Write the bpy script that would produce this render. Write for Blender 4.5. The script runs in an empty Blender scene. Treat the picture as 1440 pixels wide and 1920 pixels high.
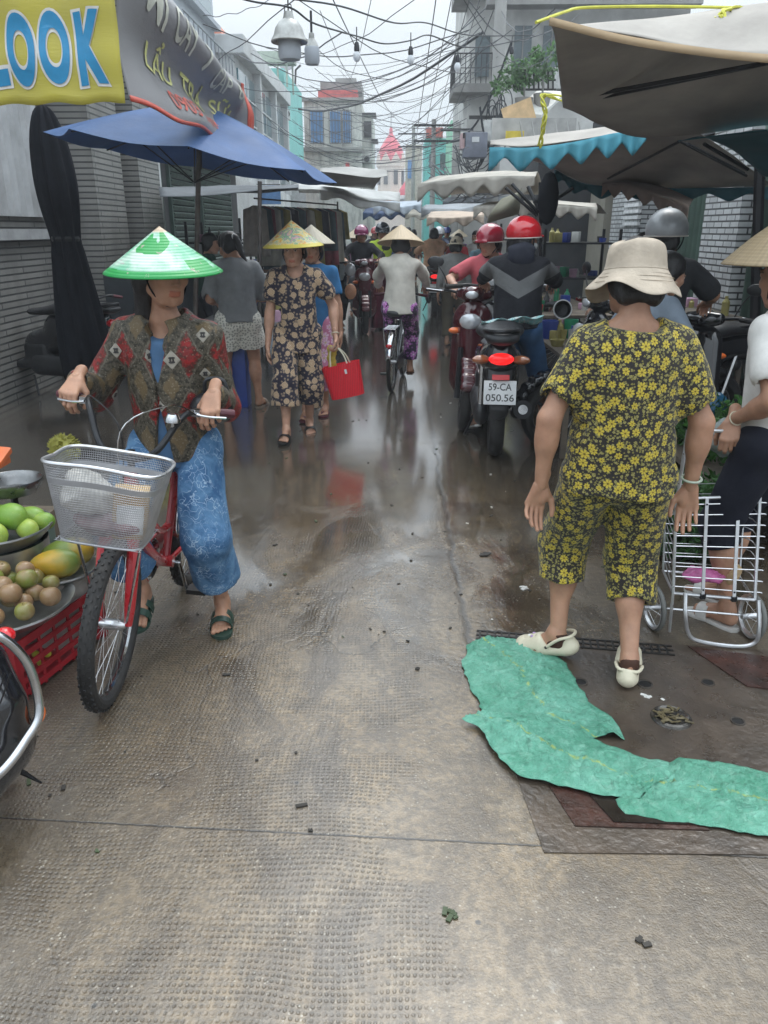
import bpy, bmesh, math, random
import numpy as np
from mathutils import Vector, Matrix, Euler
from mathutils.bvhtree import BVHTree
random.seed(7); RNG = np.random.default_rng(7)
R = math.radians; PI = math.pi
A = lambda *v: np.array(v, dtype=float)
scn = bpy.context.scene
COL = scn.collection
# ------------------------------------------------------------------ camera
CH = 1.6; PITCH = R(20.2); YAW = R(1.0); FPX = 1442.0
cd = bpy.data.cameras.new('camera'); cam = bpy.data.objects.new('camera', cd); COL.objects.link(cam)
cam.location = (0, 0, CH); cam.rotation_euler = (PI/2-PITCH, 0, YAW)
cd.sensor_fit = 'VERTICAL'; cd.sensor_height = 32; cd.lens = 32*FPX/1920; cd.clip_start = .05; cd.clip_end = 3000
scn.camera = cam
_F = A(-math.sin(YAW)*math.cos(PITCH), math.cos(YAW)*math.cos(PITCH), -math.sin(PITCH))
_R = A(math.cos(YAW), math.sin(YAW), 0); _U = np.cross(_R, _F)
def ray(px, py): return _F+_R*(px-720)/FPX+_U*(960-py)/FPX
def PY(px, py, Y): r = ray(px, py); return A(0, 0, CH)+r*(Y/r[1])
def PX(px, py, X): r = ray(px, py); return A(0, 0, CH)+r*(X/r[0])
def PZ(px, py, z=0.): r = ray(px, py); return A(0, 0, CH)+r*((z-CH)/r[2])
def proj(p): q = np.asarray(p)-A(0, 0, CH); d = q@_F; return (720+FPX*(q@_R)/d, 960-FPX*(q@_U)/d, d)
# ------------------------------------------------------------------ world and light
w = bpy.data.worlds.new('World'); scn.world = w; w.use_nodes = True
wt = w.node_tree; wt.nodes.clear()
def _wn(t, **k):
    n = wt.nodes.new(t)
    for a, b in k.items(): setattr(n, a, b)
    return n
SUN_EL, SUN_AZ = R(62), R(20)
sky = _wn('ShaderNodeTexSky', sky_type='NISHITA', sun_disc=False, sun_elevation=SUN_EL, sun_rotation=SUN_AZ, dust_density=4.0, air_density=1.4)
tc = _wn('ShaderNodeTexCoord'); mp = _wn('ShaderNodeMapping'); mp.inputs['Scale'].default_value = (1, 1, 2.6)
wt.links.new(tc.outputs['Generated'], mp.inputs[0])
nz = _wn('ShaderNodeTexNoise'); nz.inputs['Scale'].default_value = 1.7; nz.inputs['Detail'].default_value = 7; nz.inputs['Roughness'].default_value = .55
wt.links.new(mp.outputs[0], nz.inputs['Vector'])
cr = _wn('ShaderNodeValToRGB'); cr.color_ramp.elements[0].position = .34; cr.color_ramp.elements[0].color = (4.5, 5.4, 6.1, 1)
cr.color_ramp.elements[1].position = .64; cr.color_ramp.elements[1].color = (6.4, 6.9, 7.3, 1)
wt.links.new(nz.outputs['Fac'], cr.inputs[0])
# overcast skies are brighter overhead: gain rises with elevation
sx = _wn('ShaderNodeSeparateXYZ'); wt.links.new(tc.outputs['Generated'], sx.inputs[0])
mr = _wn('ShaderNodeMapRange'); mr.inputs[1].default_value = .2; mr.inputs[2].default_value = .7; mr.inputs[3].default_value = 1.0; mr.inputs[4].default_value = 3.4
wt.links.new(sx.outputs[2], mr.inputs[0])
mv = _wn('ShaderNodeVectorMath', operation='SCALE'); wt.links.new(cr.outputs[0], mv.inputs[0]); wt.links.new(mr.outputs[0], mv.inputs['Scale'])
mx = _wn('ShaderNodeMixRGB'); mx.inputs[0].default_value = .86
wt.links.new(sky.outputs[0], mx.inputs[1]); wt.links.new(mv.outputs[0], mx.inputs[2])
bg = _wn('ShaderNodeBackground'); bg.inputs[1].default_value = .1
wo = _wn('ShaderNodeOutputWorld'); wt.links.new(mx.outputs[0], bg.inputs[0]); wt.links.new(bg.outputs[0], wo.inputs[0])
sl = bpy.data.lights.new('sun', 'SUN'); sl.energy = .9; sl.angle = R(25); sl.color = (1, .96, .9)
so = bpy.data.objects.new('sun', sl); COL.objects.link(so)
so.rotation_euler = (PI/2-SUN_EL, 0, PI-SUN_AZ); so.location = (0, 0, 30)
scn.view_settings.view_transform = 'Standard'; scn.view_settings.look = 'None'
scn.view_settings.exposure = .5; scn.view_settings.gamma = 1; scn.view_settings.use_curve_mapping = False
# ------------------------------------------------------------------ node helper / materials
class NB:
    def __init__(s, name):
        s.m = bpy.data.materials.new(name); s.m.use_nodes = True; s.t = s.m.node_tree; s.t.nodes.clear()
    def n(s, typ, ins=None, **props):
        nd = s.t.nodes.new('ShaderNode'+typ)
        for k, v in props.items(): setattr(nd, k, v)
        for k, v in (ins or {}).items(): s.set(nd.inputs[k], v)
        return nd
    def set(s, inp, v):
        if isinstance(v, bpy.types.NodeSocket): s.t.links.new(v, inp)
        elif isinstance(v, (tuple, list)) and len(v) == 3 and inp.type == 'RGBA': inp.default_value = (*v, 1)
        else: inp.default_value = v
    def ma(s, op, a, b=0., c=0., clamp=False): return s.n('Math', {0: a, 1: b, 2: c}, operation=op, use_clamp=clamp).outputs[0]
    def mix(s, f, a, b, bt='MIX'): return s.n('MixRGB', {0: f, 1: a, 2: b}, blend_type=bt).outputs[0]
    def ramp(s, f, stops):
        nd = s.n('ValToRGB', {0: f}); e = nd.color_ramp.elements
        while len(e) < len(stops): e.new(.5)
        for i, (p, c) in enumerate(stops):
            e[i].position = p; c = (c, c, c) if not isinstance(c, tuple) else c; e[i].color = (*c, 1)
        return nd.outputs[0]
    def noise(s, v, sc, det=4, ro=.55, dist=0): return s.n('TexNoise', {'Vector': v, 'Scale': sc, 'Detail': det, 'Roughness': ro, 'Distortion': dist}).outputs['Fac']
    def vor(s, v, sc, feature='F1', out='Distance', rnd=1.): return s.n('TexVoronoi', {'Vector': v, 'Scale': sc, 'Randomness': rnd}, feature=feature).outputs[out]
    def obj(s): return s.n('TexCoord').outputs['Object']
    def mapping(s, v, loc=(0, 0, 0), rot=(0, 0, 0), sc=(1, 1, 1)): return s.n('Mapping', {0: v, 1: loc, 2: rot, 3: sc}).outputs[0]
    def xyz(s, v): return s.n('SeparateXYZ', {0: v}).outputs
    def comb(s, x, y, z=0.): return s.n('CombineXYZ', {0: x, 1: y, 2: z}).outputs[0]
    def attr(s, name): return s.n('Attribute', attribute_name=name).outputs
    def bump(s, h, st=.3, d=.01): return s.n('Bump', {'Height': h, 'Strength': st, 'Distance': d}).outputs[0]
    def out(s, col, rough=.6, metal=0., normal=None, transl=0., spec=.5, sheen=0., coat=0., alpha=1., emis=None, es=0., trans=0., sss=0., cr=.03):
        p = s.n('BsdfPrincipled', {'Base Color': col, 'Roughness': rough, 'Metallic': metal, 'Specular IOR Level': spec, 'Sheen Weight': sheen, 'Coat Weight': coat, 'Coat Roughness': cr, 'Alpha': alpha, 'Transmission Weight': trans})
        if sss: p.inputs['Subsurface Weight'].default_value = sss; p.inputs['Subsurface Scale'].default_value = .008
        if normal is not None: s.set(p.inputs['Normal'], normal)
        if emis is not None: s.set(p.inputs['Emission Color'], emis); p.inputs['Emission Strength'].default_value = es
        o = p.outputs[0]
        if transl:
            t = s.n('BsdfTranslucent', {'Color': col}); o = s.n('MixShader', {0: transl, 1: o, 2: t.outputs[0]}).outputs[0]
        s.t.links.new(o, s.n('OutputMaterial').inputs[0]); return s.m
_mc = {}
def M(name, col, rough=.55, metal=0., var=.25, vs=6., bump=.15, bs=60., dirt=0., dirtcol=(.05, .04, .03), transl=0., spec=.5, coat=0., sheen=0., **kw):
    """plain painted/cloth/plastic/metal material with mottling, dirt and fine bump"""
    if name in _mc: return _mc[name]
    b = NB(name); v = b.obj()
    n1 = b.noise(v, vs, 5); f = b.ramp(n1, [(.3, 1-var), (.7, 1+var*.6)])
    c = b.mix(1., tuple(col), f, 'MULTIPLY')
    if dirt:
        d = b.ramp(b.noise(v, vs*.6, 8, .7, .6), [(.5-.2*dirt, 0.), (.78, min(1., dirt))]); c = b.mix(d, c, dirtcol)
    rr = b.ma('ADD', b.ma('MULTIPLY', b.noise(v, vs*2.3, 4), .3), rough-.15, clamp=True)
    _mc[name] = b.out(c, rr, metal, b.bump(b.noise(v, bs, 4), bump, .004), transl, spec, sheen, coat, **kw); return _mc[name]
# ------------------------------------------------------------------ mesh builder
def nrm(v): v = np.asarray(v, float); return v/(np.linalg.norm(v)+1e-12)
def frame(d, up=(0, 0, 1)):
    d = nrm(d); u = np.asarray(up, float)
    if abs(d@nrm(u)) > .98: u = A(1, 0, 0)
    x = nrm(np.cross(d, u)); return x, np.cross(x, d), d
def rotz(a): c, s = math.cos(a), math.sin(a); return np.array([[c, -s, 0], [s, c, 0], [0, 0, 1.]])
def rotv(ax, a): return np.array(Matrix.Rotation(a, 3, Vector(tuple(ax))))
class MB:
    def __init__(s): s.V = []; s.F = []; s.MI = []; s.n = 0; s.C = []
    def add(s, v, f, mi=0, c=None):
        v = np.asarray(v, float).reshape(-1, 3); s.V.append(v); s.F += [tuple(int(i)+s.n for i in q) for q in f]; s.MI += [mi]*len(f); s.n += len(v); return s
    def box(s, c, size, rot=None, mi=0, bev=0.):
        x, y, z = np.asarray(size)/2
        if bev <= 0:
            v = np.array([[i*x, j*y, k*z] for i in (-1, 1) for j in (-1, 1) for k in (-1, 1)])
            f = [(0, 1, 3, 2), (4, 6, 7, 5), (0, 4, 5, 1), (2, 3, 7, 6), (0, 2, 6, 4), (1, 5, 7, 3)]
        else:
            bm = bmesh.new(); bmesh.ops.create_cube(bm, size=1)
            for q in bm.verts: q.co = (q.co.x*2*x, q.co.y*2*y, q.co.z*2*z)
            bmesh.ops.bevel(bm, geom=bm.edges[:], offset=min(bev, x*.9, y*.9, z*.9), segments=2, affect='EDGES', profile=.6)
            bm.verts.ensure_lookup_table(); v = np.array([q.co[:] for q in bm.verts]); f = [[q.index for q in a.verts] for a in bm.faces]; bm.free()
        if rot is not None: v = v@np.asarray(rot).T
        return s.add(v+np.asarray(c), f, mi)
    def b2(s, lo, hi, mi=0, bev=0.): lo = np.asarray(lo, float); hi = np.asarray(hi, float); return s.box((lo+hi)/2, np.abs(hi-lo), None, mi, bev)
    def bar(s, a, b, w, h=None, up=(0, 0, 1), mi=0, bev=0.):
        a = np.asarray(a, float); b = np.asarray(b, float); x, y, z = frame(b-a, up)
        return s.box((a+b)/2, (w, h or w, np.linalg.norm(b-a)), np.array([x, y, z]).T, mi, bev)
    def tube(s, pts, r, n=8, mi=0, closed=False, cap=True):
        pts = np.asarray(pts, float); m = len(pts); r = np.broadcast_to(np.asarray(r, float), (m,))
        T = np.gradient(pts, axis=0) if not closed else np.roll(pts, -1, 0)-np.roll(pts, 1, 0)
        T /= np.linalg.norm(T, axis=1)[:, None]+1e-12
        x, y, _ = frame(T[0]); V = []
        for i in range(m):
            x = nrm(x-T[i]*(x@T[i])); y = np.cross(T[i], x)
            a = np.arange(n)*2*PI/n; V.append(pts[i]+r[i]*(np.outer(np.cos(a), x)+np.outer(np.sin(a), y)))
        F = []
        for i in range(m if closed else m-1):
            j = (i+1) % m
            for k in range(n): F.append((i*n+k, i*n+(k+1) % n, j*n+(k+1) % n, j*n+k))
        if cap and not closed: F += [tuple(range(n))[::-1], tuple(range((m-1)*n, m*n))]
        return s.add(np.concatenate(V), F, mi)
    def lathe(s, prof, c=(0, 0, 0), ax=(0, 0, 1), n=24, mi=0, close=False):
        x, y, z = frame(ax); c = np.asarray(c, float); a = np.arange(n)*2*PI/n
        V = [c+z*h+r*(np.outer(np.cos(a), x)+np.outer(np.sin(a), y)) for r, h in prof]; m = len(prof)
        F = [(i*n+k, i*n+(k+1) % n, ((i+1) % m)*n+(k+1) % n, ((i+1) % m)*n+k) for i in range(m if close else m-1) for k in range(n)]
        return s.add(np.concatenate(V), F, mi)
    def ell(s, c, r, rot=None, n=14, mi=0):
        th = np.linspace(0, PI, n//2+1); V = []
        for t in th: V.append(np.array([[math.sin(t)*math.cos(a), math.sin(t)*math.sin(a), math.cos(t)] for a in np.arange(n)*2*PI/n]))
        V = np.concatenate(V)*np.asarray(r if np.ndim(r) else (r, r, r)); V = V@np.asarray(rot).T if rot is not None else V
        F = [(i*n+k, i*n+(k+1) % n, (i+1)*n+(k+1) % n, (i+1)*n+k) for i in range(n//2) for k in range(n)]
        return s.add(V+np.asarray(c), F, mi)
    def grid(s, P, mi=0, flip=False):
        P = np.asarray(P, float); a, b = P.shape[:2]
        F = [(i*b+j, i*b+j+1, (i+1)*b+j+1, (i+1)*b+j) for i in range(a-1) for j in range(b-1)]
        return s.add(P.reshape(-1, 3), [f[::-1] for f in F] if flip else F, mi)
    def shell(s, P, t=.004, mi=0, up=None):
        """thick sheet from a grid of points"""
        P = np.asarray(P, float); a, b = P.shape[:2]
        N = np.cross(np.gradient(P, axis=0), np.gradient(P, axis=1)); N /= np.linalg.norm(N, axis=2)[..., None]+1e-12
        s.grid(P+N*t/2, mi); s.grid(P-N*t/2, mi, True)
        n0 = s.n-2*a*b; ring = [(i, 0) for i in range(a)]+[(a-1, j) for j in range(1, b)]+[(i, b-1) for i in range(a-2, -1, -1)]+[(0, j) for j in range(b-2, 0, -1)]
        for q in range(len(ring)):
            i, j = ring[q]; k, l = ring[(q+1) % len(ring)]; u = n0+i*b+j; v = n0+k*b+l; s.F.append((u, v, v+a*b, u+a*b)); s.MI.append(mi)
        return s
    def prism(s, poly, z0, z1, mi=0, M3=None, o=(0, 0, 0)):
        """poly: 2-D outline; M3 maps (u,v,w) columns"""
        n = len(poly); v = np.array([[p[0], p[1], z0] for p in poly]+[[p[0], p[1], z1] for p in poly], float)
        if M3 is not None: v = v@np.asarray(M3).T
        f = [tuple(range(n))[::-1], tuple(range(n, 2*n))]+[(i, (i+1) % n, n+(i+1) % n, n+i) for i in range(n)]
        return s.add(v+np.asarray(o), f, mi)
    def build(s, name, mats, parent=None, smooth=30, origin=None, attrs=None):
        V = np.concatenate(s.V) if s.V else np.zeros((0, 3))
        if not isinstance(mats, (list, tuple)): mats = [mats]
        me = bpy.data.meshes.new(name); o = bpy.data.objects.new(name, me); COL.objects.link(o)
        if parent is not None:
            L, Rz = wloc(parent); V = (V-L)@Rz; o.parent = parent
        else:
            if origin is None: origin = A((V[:, 0].min()+V[:, 0].max())/2, (V[:, 1].min()+V[:, 1].max())/2, V[:, 2].min())
            V = V-np.asarray(origin); o.location = tuple(origin)
        me.from_pydata(V.tolist(), [], s.F)
        for m in mats: me.materials.append(m)
        if len(mats) > 1: me.polygons.foreach_set('material_index', s.MI)
        if smooth:
            me.polygons.foreach_set('use_smooth', [True]*len(me.polygons))
            if smooth < 180: me.set_sharp_from_angle(angle=R(smooth))
        for k, arr in (attrs or {}).items():
            at = me.attributes.new(k, 'FLOAT_COLOR' if arr.shape[1] == 4 else 'FLOAT_VECTOR', 'POINT')
            at.data.foreach_set('color' if arr.shape[1] == 4 else 'vector', arr.astype(np.float32).ravel())
        me.update(); return o
_wl = {}
def wloc(o):
    """world location and z rotation of an object in the (unscaled, z-rotated) hierarchy"""
    L = np.array(o.location[:]); a = o.rotation_euler[2]
    if o.parent: pl, pr = wloc(o.parent); return pl+pr@L, pr@rotz(a)
    return L, rotz(a)
def tag(o, label=None, cat=None, group=None, kind=None):
    if label: o['label'] = label
    if cat: o['category'] = cat
    if group: o['group'] = group
    if kind: o['kind'] = kind
    return o
def thing(name, label, cat, loc=(0, 0, 0), rz=0, group=None):
    o = bpy.data.objects.new(name, None); COL.objects.link(o); o.empty_display_size = .1
    o.location = tuple(loc); o.rotation_euler = (0, 0, rz); return tag(o, label, cat, group)
def dup(o, loc=None, rz=None, label=None, group=None, parent=None, matmap=None):
    c = o.copy(); COL.objects.link(c); c.parent = parent
    if matmap and c.data is not None:
        for i, m in enumerate(o.data.materials):
            if m and m.name in matmap: c.data = o.data.copy(); break
        for i, m in enumerate(c.data.materials):
            if m and m.name in matmap: c.data.materials[i] = matmap[m.name]
    if loc is not None: c.location = tuple(loc)
    if rz is not None: c.rotation_euler = (c.rotation_euler[0], c.rotation_euler[1], rz)
    if label: c['label'] = label
    if group: c['group'] = group
    for ch in [q for q in bpy.data.objects if q.parent == o]: dup(ch, parent=c, matmap=matmap)
    return c
def crom(P, n):
    """Catmull-Rom through control rows (axis 0) -> n samples per span"""
    P = np.asarray(P, float); Q = np.concatenate([[2*P[0]-P[1]], P, [2*P[-1]-P[-2]]]); out = []
    for i in range(1, len(Q)-2):
        for t in np.arange(n)/n:
            a, b, c, d = Q[i-1], Q[i], Q[i+1], Q[i+2]
            out.append(.5*(2*b+(c-a)*t+(2*a-5*b+4*c-d)*t*t+(3*b-a-3*c+d)*t**3))
    out.append(P[-1]); return np.array(out)
def sheetpts(rows, n=6): return np.swapaxes(crom(np.swapaxes(crom(rows, n), 0, 1), n), 0, 1)
def vnoise(P, sc, seed=0, octs=2):
    """cheap smooth noise: warped plane waves"""
    g = np.random.default_rng(seed); o = 0; am = 1; P = np.asarray(P)
    for q in range(octs):
        for k in range(5):
            d = g.normal(size=3); d /= np.linalg.norm(d); d2 = g.normal(size=3)
            o = o+am*.4*np.sin(sc*(P@d)+g.uniform(0, 6)+1.1*np.sin(sc*.6*(P@d2)+g.uniform(0, 6)))
        sc *= 2.1; am *= .5
    return o
def text_mesh(txt, h, w=None, extr=.0, bold=0., align='CENTER'):
    cu = bpy.data.curves.new('t', 'FONT'); cu.body = txt; cu.align_x = align; cu.align_y = 'CENTER'; cu.size = 1; cu.offset = bold; cu.resolution_u = 8
    ob = bpy.data.objects.new('t', cu); COL.objects.link(ob)
    bpy.context.view_layer.update(); dg = bpy.context.evaluated_depsgraph_get()
    me = bpy.data.meshes.new_from_object(ob.evaluated_get(dg)); bm = bmesh.new(); bm.from_mesh(me)
    bpy.data.objects.remove(ob); bpy.data.curves.remove(cu); bpy.data.meshes.remove(me)
    V = np.array([v.co[:] for v in bm.verts]); lo = V.min(0); hi = V.max(0)
    sc = h/(hi[1]-lo[1]); sx_ = (w/(hi[0]-lo[0])) if w else sc
    for v in bm.verts: v.co = ((v.co.x-(lo[0]+hi[0])/2)*sx_, (v.co.y-(lo[1]+hi[1])/2)*sc, 0)
    return bm
def text_on(mb, bm, fn, step=None, mi=0):
    """map text mesh (u,v) through fn->(x,y,z) after slicing it"""
    if step:
        V = np.array([v.co[:] for v in bm.verts])
        for ax in (0, 1):
            for c in np.arange(V[:, ax].min()+step, V[:, ax].max(), step):
                no = (1, 0, 0) if ax == 0 else (0, 1, 0); co = (c, 0, 0) if ax == 0 else (0, c, 0)
                bmesh.ops.bisect_plane(bm, geom=bm.verts[:]+bm.edges[:]+bm.faces[:], plane_co=co, plane_no=no)
    bm.verts.ensure_lookup_table(); bm.verts.index_update()
    V = np.array([fn(v.co.x, v.co.y) for v in bm.verts]); mb.add(V, [[v.index for v in f.verts] for f in bm.faces], mi); bm.free()
# ------------------------------------------------------------------ implicit surfaces (bodies, clothes, shells)
class SDF:
    def __init__(s): s.p = []
    def cap(s, a, b, ra, rb=None, k=.03, flat=None, fs=1., cut=False):
        s.p.append(('c', np.asarray(a, float), np.asarray(b, float), ra, ra if rb is None else rb, k, None if flat is None else nrm(flat), fs, cut)); return s
    def ell(s, c, r, rot=None, k=.03, cut=False):
        s.p.append(('e', np.asarray(c, float), np.asarray(r, float), np.eye(3) if rot is None else np.asarray(rot), 0, k, None, 1, cut)); return s
    def rbox(s, c, r, rot=None, rd=.01, k=.01, cut=False):
        s.p.append(('b', np.asarray(c, float), np.asarray(r, float), np.eye(3) if rot is None else np.asarray(rot), rd, k, None, 1, cut)); return s
    def half(s, c, n, k=.002):
        """cut away everything on the side n points to"""
        s.p.append(('h', np.asarray(c, float), nrm(n), None, 0, k, None, 1, True)); return s
    def ev1(s, q, P):
        if q[0] == 'c':
            _, a, b, ra, rb, k, fl, fs, cut = q; ab = b-a; L = ab@ab+1e-12
            t = np.clip(((P-a)@ab)/L, 0, 1); d = P-(a+t[..., None]*ab)
            if fl is not None: d = d+((d@fl)*(1/fs-1))[..., None]*fl
            v = np.linalg.norm(d, axis=-1)-(ra+t*(rb-ra)); return v*(min(1, fs) if fl is not None and fs < .7 else 1)
        if q[0] == 'e':
            d = (P-q[1])@q[3]; k0 = np.linalg.norm(d/q[2], axis=-1); k1 = np.linalg.norm(d/q[2]**2, axis=-1)+1e-9; return k0*(k0-1)/k1
        if q[0] == 'b':
            d = np.abs((P-q[1])@q[3])-q[2]+q[4]; return np.linalg.norm(np.maximum(d, 0), axis=-1)+np.minimum(d.max(-1), 0)-q[4]
        if q[0] == 'h': return -((P-q[1])@q[2])
    def bounds(s):
        lo = []; hi = []
        for q in s.p:
            if q[8]: continue
            if q[0] == 'c': r = max(q[3], q[4])*max(1, q[7]); lo += [np.minimum(q[1], q[2])-r]; hi += [np.maximum(q[1], q[2])+r]
            else: r = np.linalg.norm(q[2]) if q[0] == 'b' else q[2].max(); lo += [q[1]-r]; hi += [q[1]+r]
        return np.min(lo, 0)-.02, np.max(hi, 0)+.02
    def mesh(s, res=.006, disp=None, B=12):
        lo, hi = s.bounds(); nb = np.maximum(1, np.ceil((hi-lo)/(res*B)).astype(int))
        ii = np.stack(np.meshgrid(*[np.arange(n) for n in nb], indexing='ij'), -1).reshape(-1, 3)
        C = lo+(ii+.5)*res*B; rad = res*B*.87; rel = []; D = np.full(len(C), 9.)
        for q in s.p:
            d = s.ev1(q, C)
            if not q[8]: rel.append(d < rad*1.3+2*q[5]+.02); D = np.minimum(D, d)
            else: rel.append(d < rad*1.3+2*q[5]+.02)
        act = (D < rad*1.3+.03)
        # drop blocks deep inside
        act &= (D > -rad*1.6-.03)
        ids = np.nonzero(act)[0]; ii = ii[ids]; n1 = B+1
        off = np.stack(np.meshgrid(*[np.arange(n1)]*3, indexing='ij'), -1).reshape(-1, 3)
        S = np.full((len(ids), n1**3), .5)
        for q, rl in zip(s.p, rel):
            sel = np.nonzero(rl[ids])[0]
            for ch in np.array_split(sel, max(1, len(sel)//400)):
                if not len(ch): continue
                P = lo+(ii[ch][:, None, :]*B+off[None])*res; d = s.ev1(q, P); k = max(q[5], 1e-5); cur = S[ch]
                if q[8]:
                    d = -d; h = np.clip(.5+.5*(d-cur)/k, 0, 1); S[ch] = cur*(1-h)+d*h+k*h*(1-h)
                else:
                    h = np.clip(.5+.5*(cur-d)/k, 0, 1); S[ch] = cur*(1-h)+d*h-k*h*(1-h)
        if disp is not None:
            for ch in np.array_split(np.arange(len(ids)), max(1, len(ids)//400)):
                if len(ch): P = lo+(ii[ch][:, None, :]*B+off[None])*res; S[ch] += disp(P)
        S = S.reshape(-1, n1, n1, n1); S[S == 0] = 1e-7; neg = S < 0
        # drop blocks without a crossing
        keep = neg.any((1, 2, 3)) & (~neg).any((1, 2, 3)); S = S[keep]; neg = neg[keep]; ii = ii[keep]
        cnt = sum(neg[:, a:a+B, b:b+B, c:c+B].astype(np.int8) for a in (0, 1) for b in (0, 1) for c in (0, 1))
        bi, ci, cj, ck = np.nonzero((cnt > 0) & (cnt < 8))
        G = (nb*B+2).astype(np.int64); base = ii[bi]*B+np.stack([ci, cj, ck], 1)
        key = (base[:, 0]*G[1]+base[:, 1])*G[2]+base[:, 2]
        acc = np.zeros((len(bi), 3)); num = np.zeros(len(bi))
        for ax in range(3):
            o1, o2 = [a for a in range(3) if a != ax]
            for p in (0, 1):
                for q in (0, 1):
                    e = np.zeros(3, int); e[o1] = p; e[o2] = q; f = e.copy(); f[ax] = 1
                    va = S[bi, ci+e[0], cj+e[1], ck+e[2]]; vb = S[bi, ci+f[0], cj+f[1], ck+f[2]]
                    x = (va < 0) != (vb < 0); t = np.where(x, va/np.where(x, va-vb, 1), 0)
                    pt = np.tile(e.astype(float), (len(bi), 1)); pt[:, ax] += t; acc[x] += pt[x]; num[x] += 1
        V = lo+(base+acc/num[:, None])*res
        order = np.argsort(key); ks = key[order]; Fs = []
        st = A(G[1]*G[2], G[2], 1).astype(np.int64)
        for ax in range(3):
            o1, o2 = [(1, 2), (2, 0), (0, 1)][ax]; sl = [slice(0, B)]*3; sh = list(sl); sh[ax] = slice(1, B+1)
            na = neg[(slice(None), *sl)]; nb_ = neg[(slice(None), *sh)]
            e = np.nonzero(na != nb_); g = ii[e[0]]*B+np.stack(e[1:], 1); ok = (g[:, o1] > 0) & (g[:, o2] > 0); g = g[ok]; inside = na[e][ok]
            k0 = g@st; q = np.stack([k0, k0-st[o1], k0-st[o1]-st[o2], k0-st[o2]], 1)
            ix = np.searchsorted(ks, q); ix = np.minimum(ix, len(ks)-1); good = (ks[ix] == q).all(1); q = order[ix]
            q = np.where(inside[:, None], q, q[:, ::-1]); Fs.append(q[good])
        F = np.concatenate(Fs); used = np.unique(F); mp_ = np.full(len(V), -1); mp_[used] = np.arange(len(used))
        return V[used], mp_[F]
def smoothv(V, F, it=1, lam=.5):
    e = np.concatenate([F[:, [0, 1]], F[:, [1, 2]], F[:, [2, 3]], F[:, [3, 0]]]); e = np.concatenate([e, e[:, ::-1]])
    for _ in range(it):
        s_ = np.zeros_like(V); c = np.zeros(len(V)); np.add.at(s_, e[:, 0], V[e[:, 1]]); np.add.at(c, e[:, 0], 1); V = V*(1-lam)+lam*s_/np.maximum(c, 1)[:, None]
    return V
def sdf_obj(sd, name, mat, parent=None, res=.006, disp=None, smooth_it=1, attrfn=None, origin=None):
    V, F = sd.mesh(res, disp)
    if smooth_it: V = smoothv(V, F, smooth_it)
    mb = MB(); mb.V = [V]; mb.F = F.tolist(); mb.MI = [0]*len(F); mb.n = len(V)
    return mb.build(name, mat, parent, 180, origin, attrfn(V) if attrfn else None)
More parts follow.
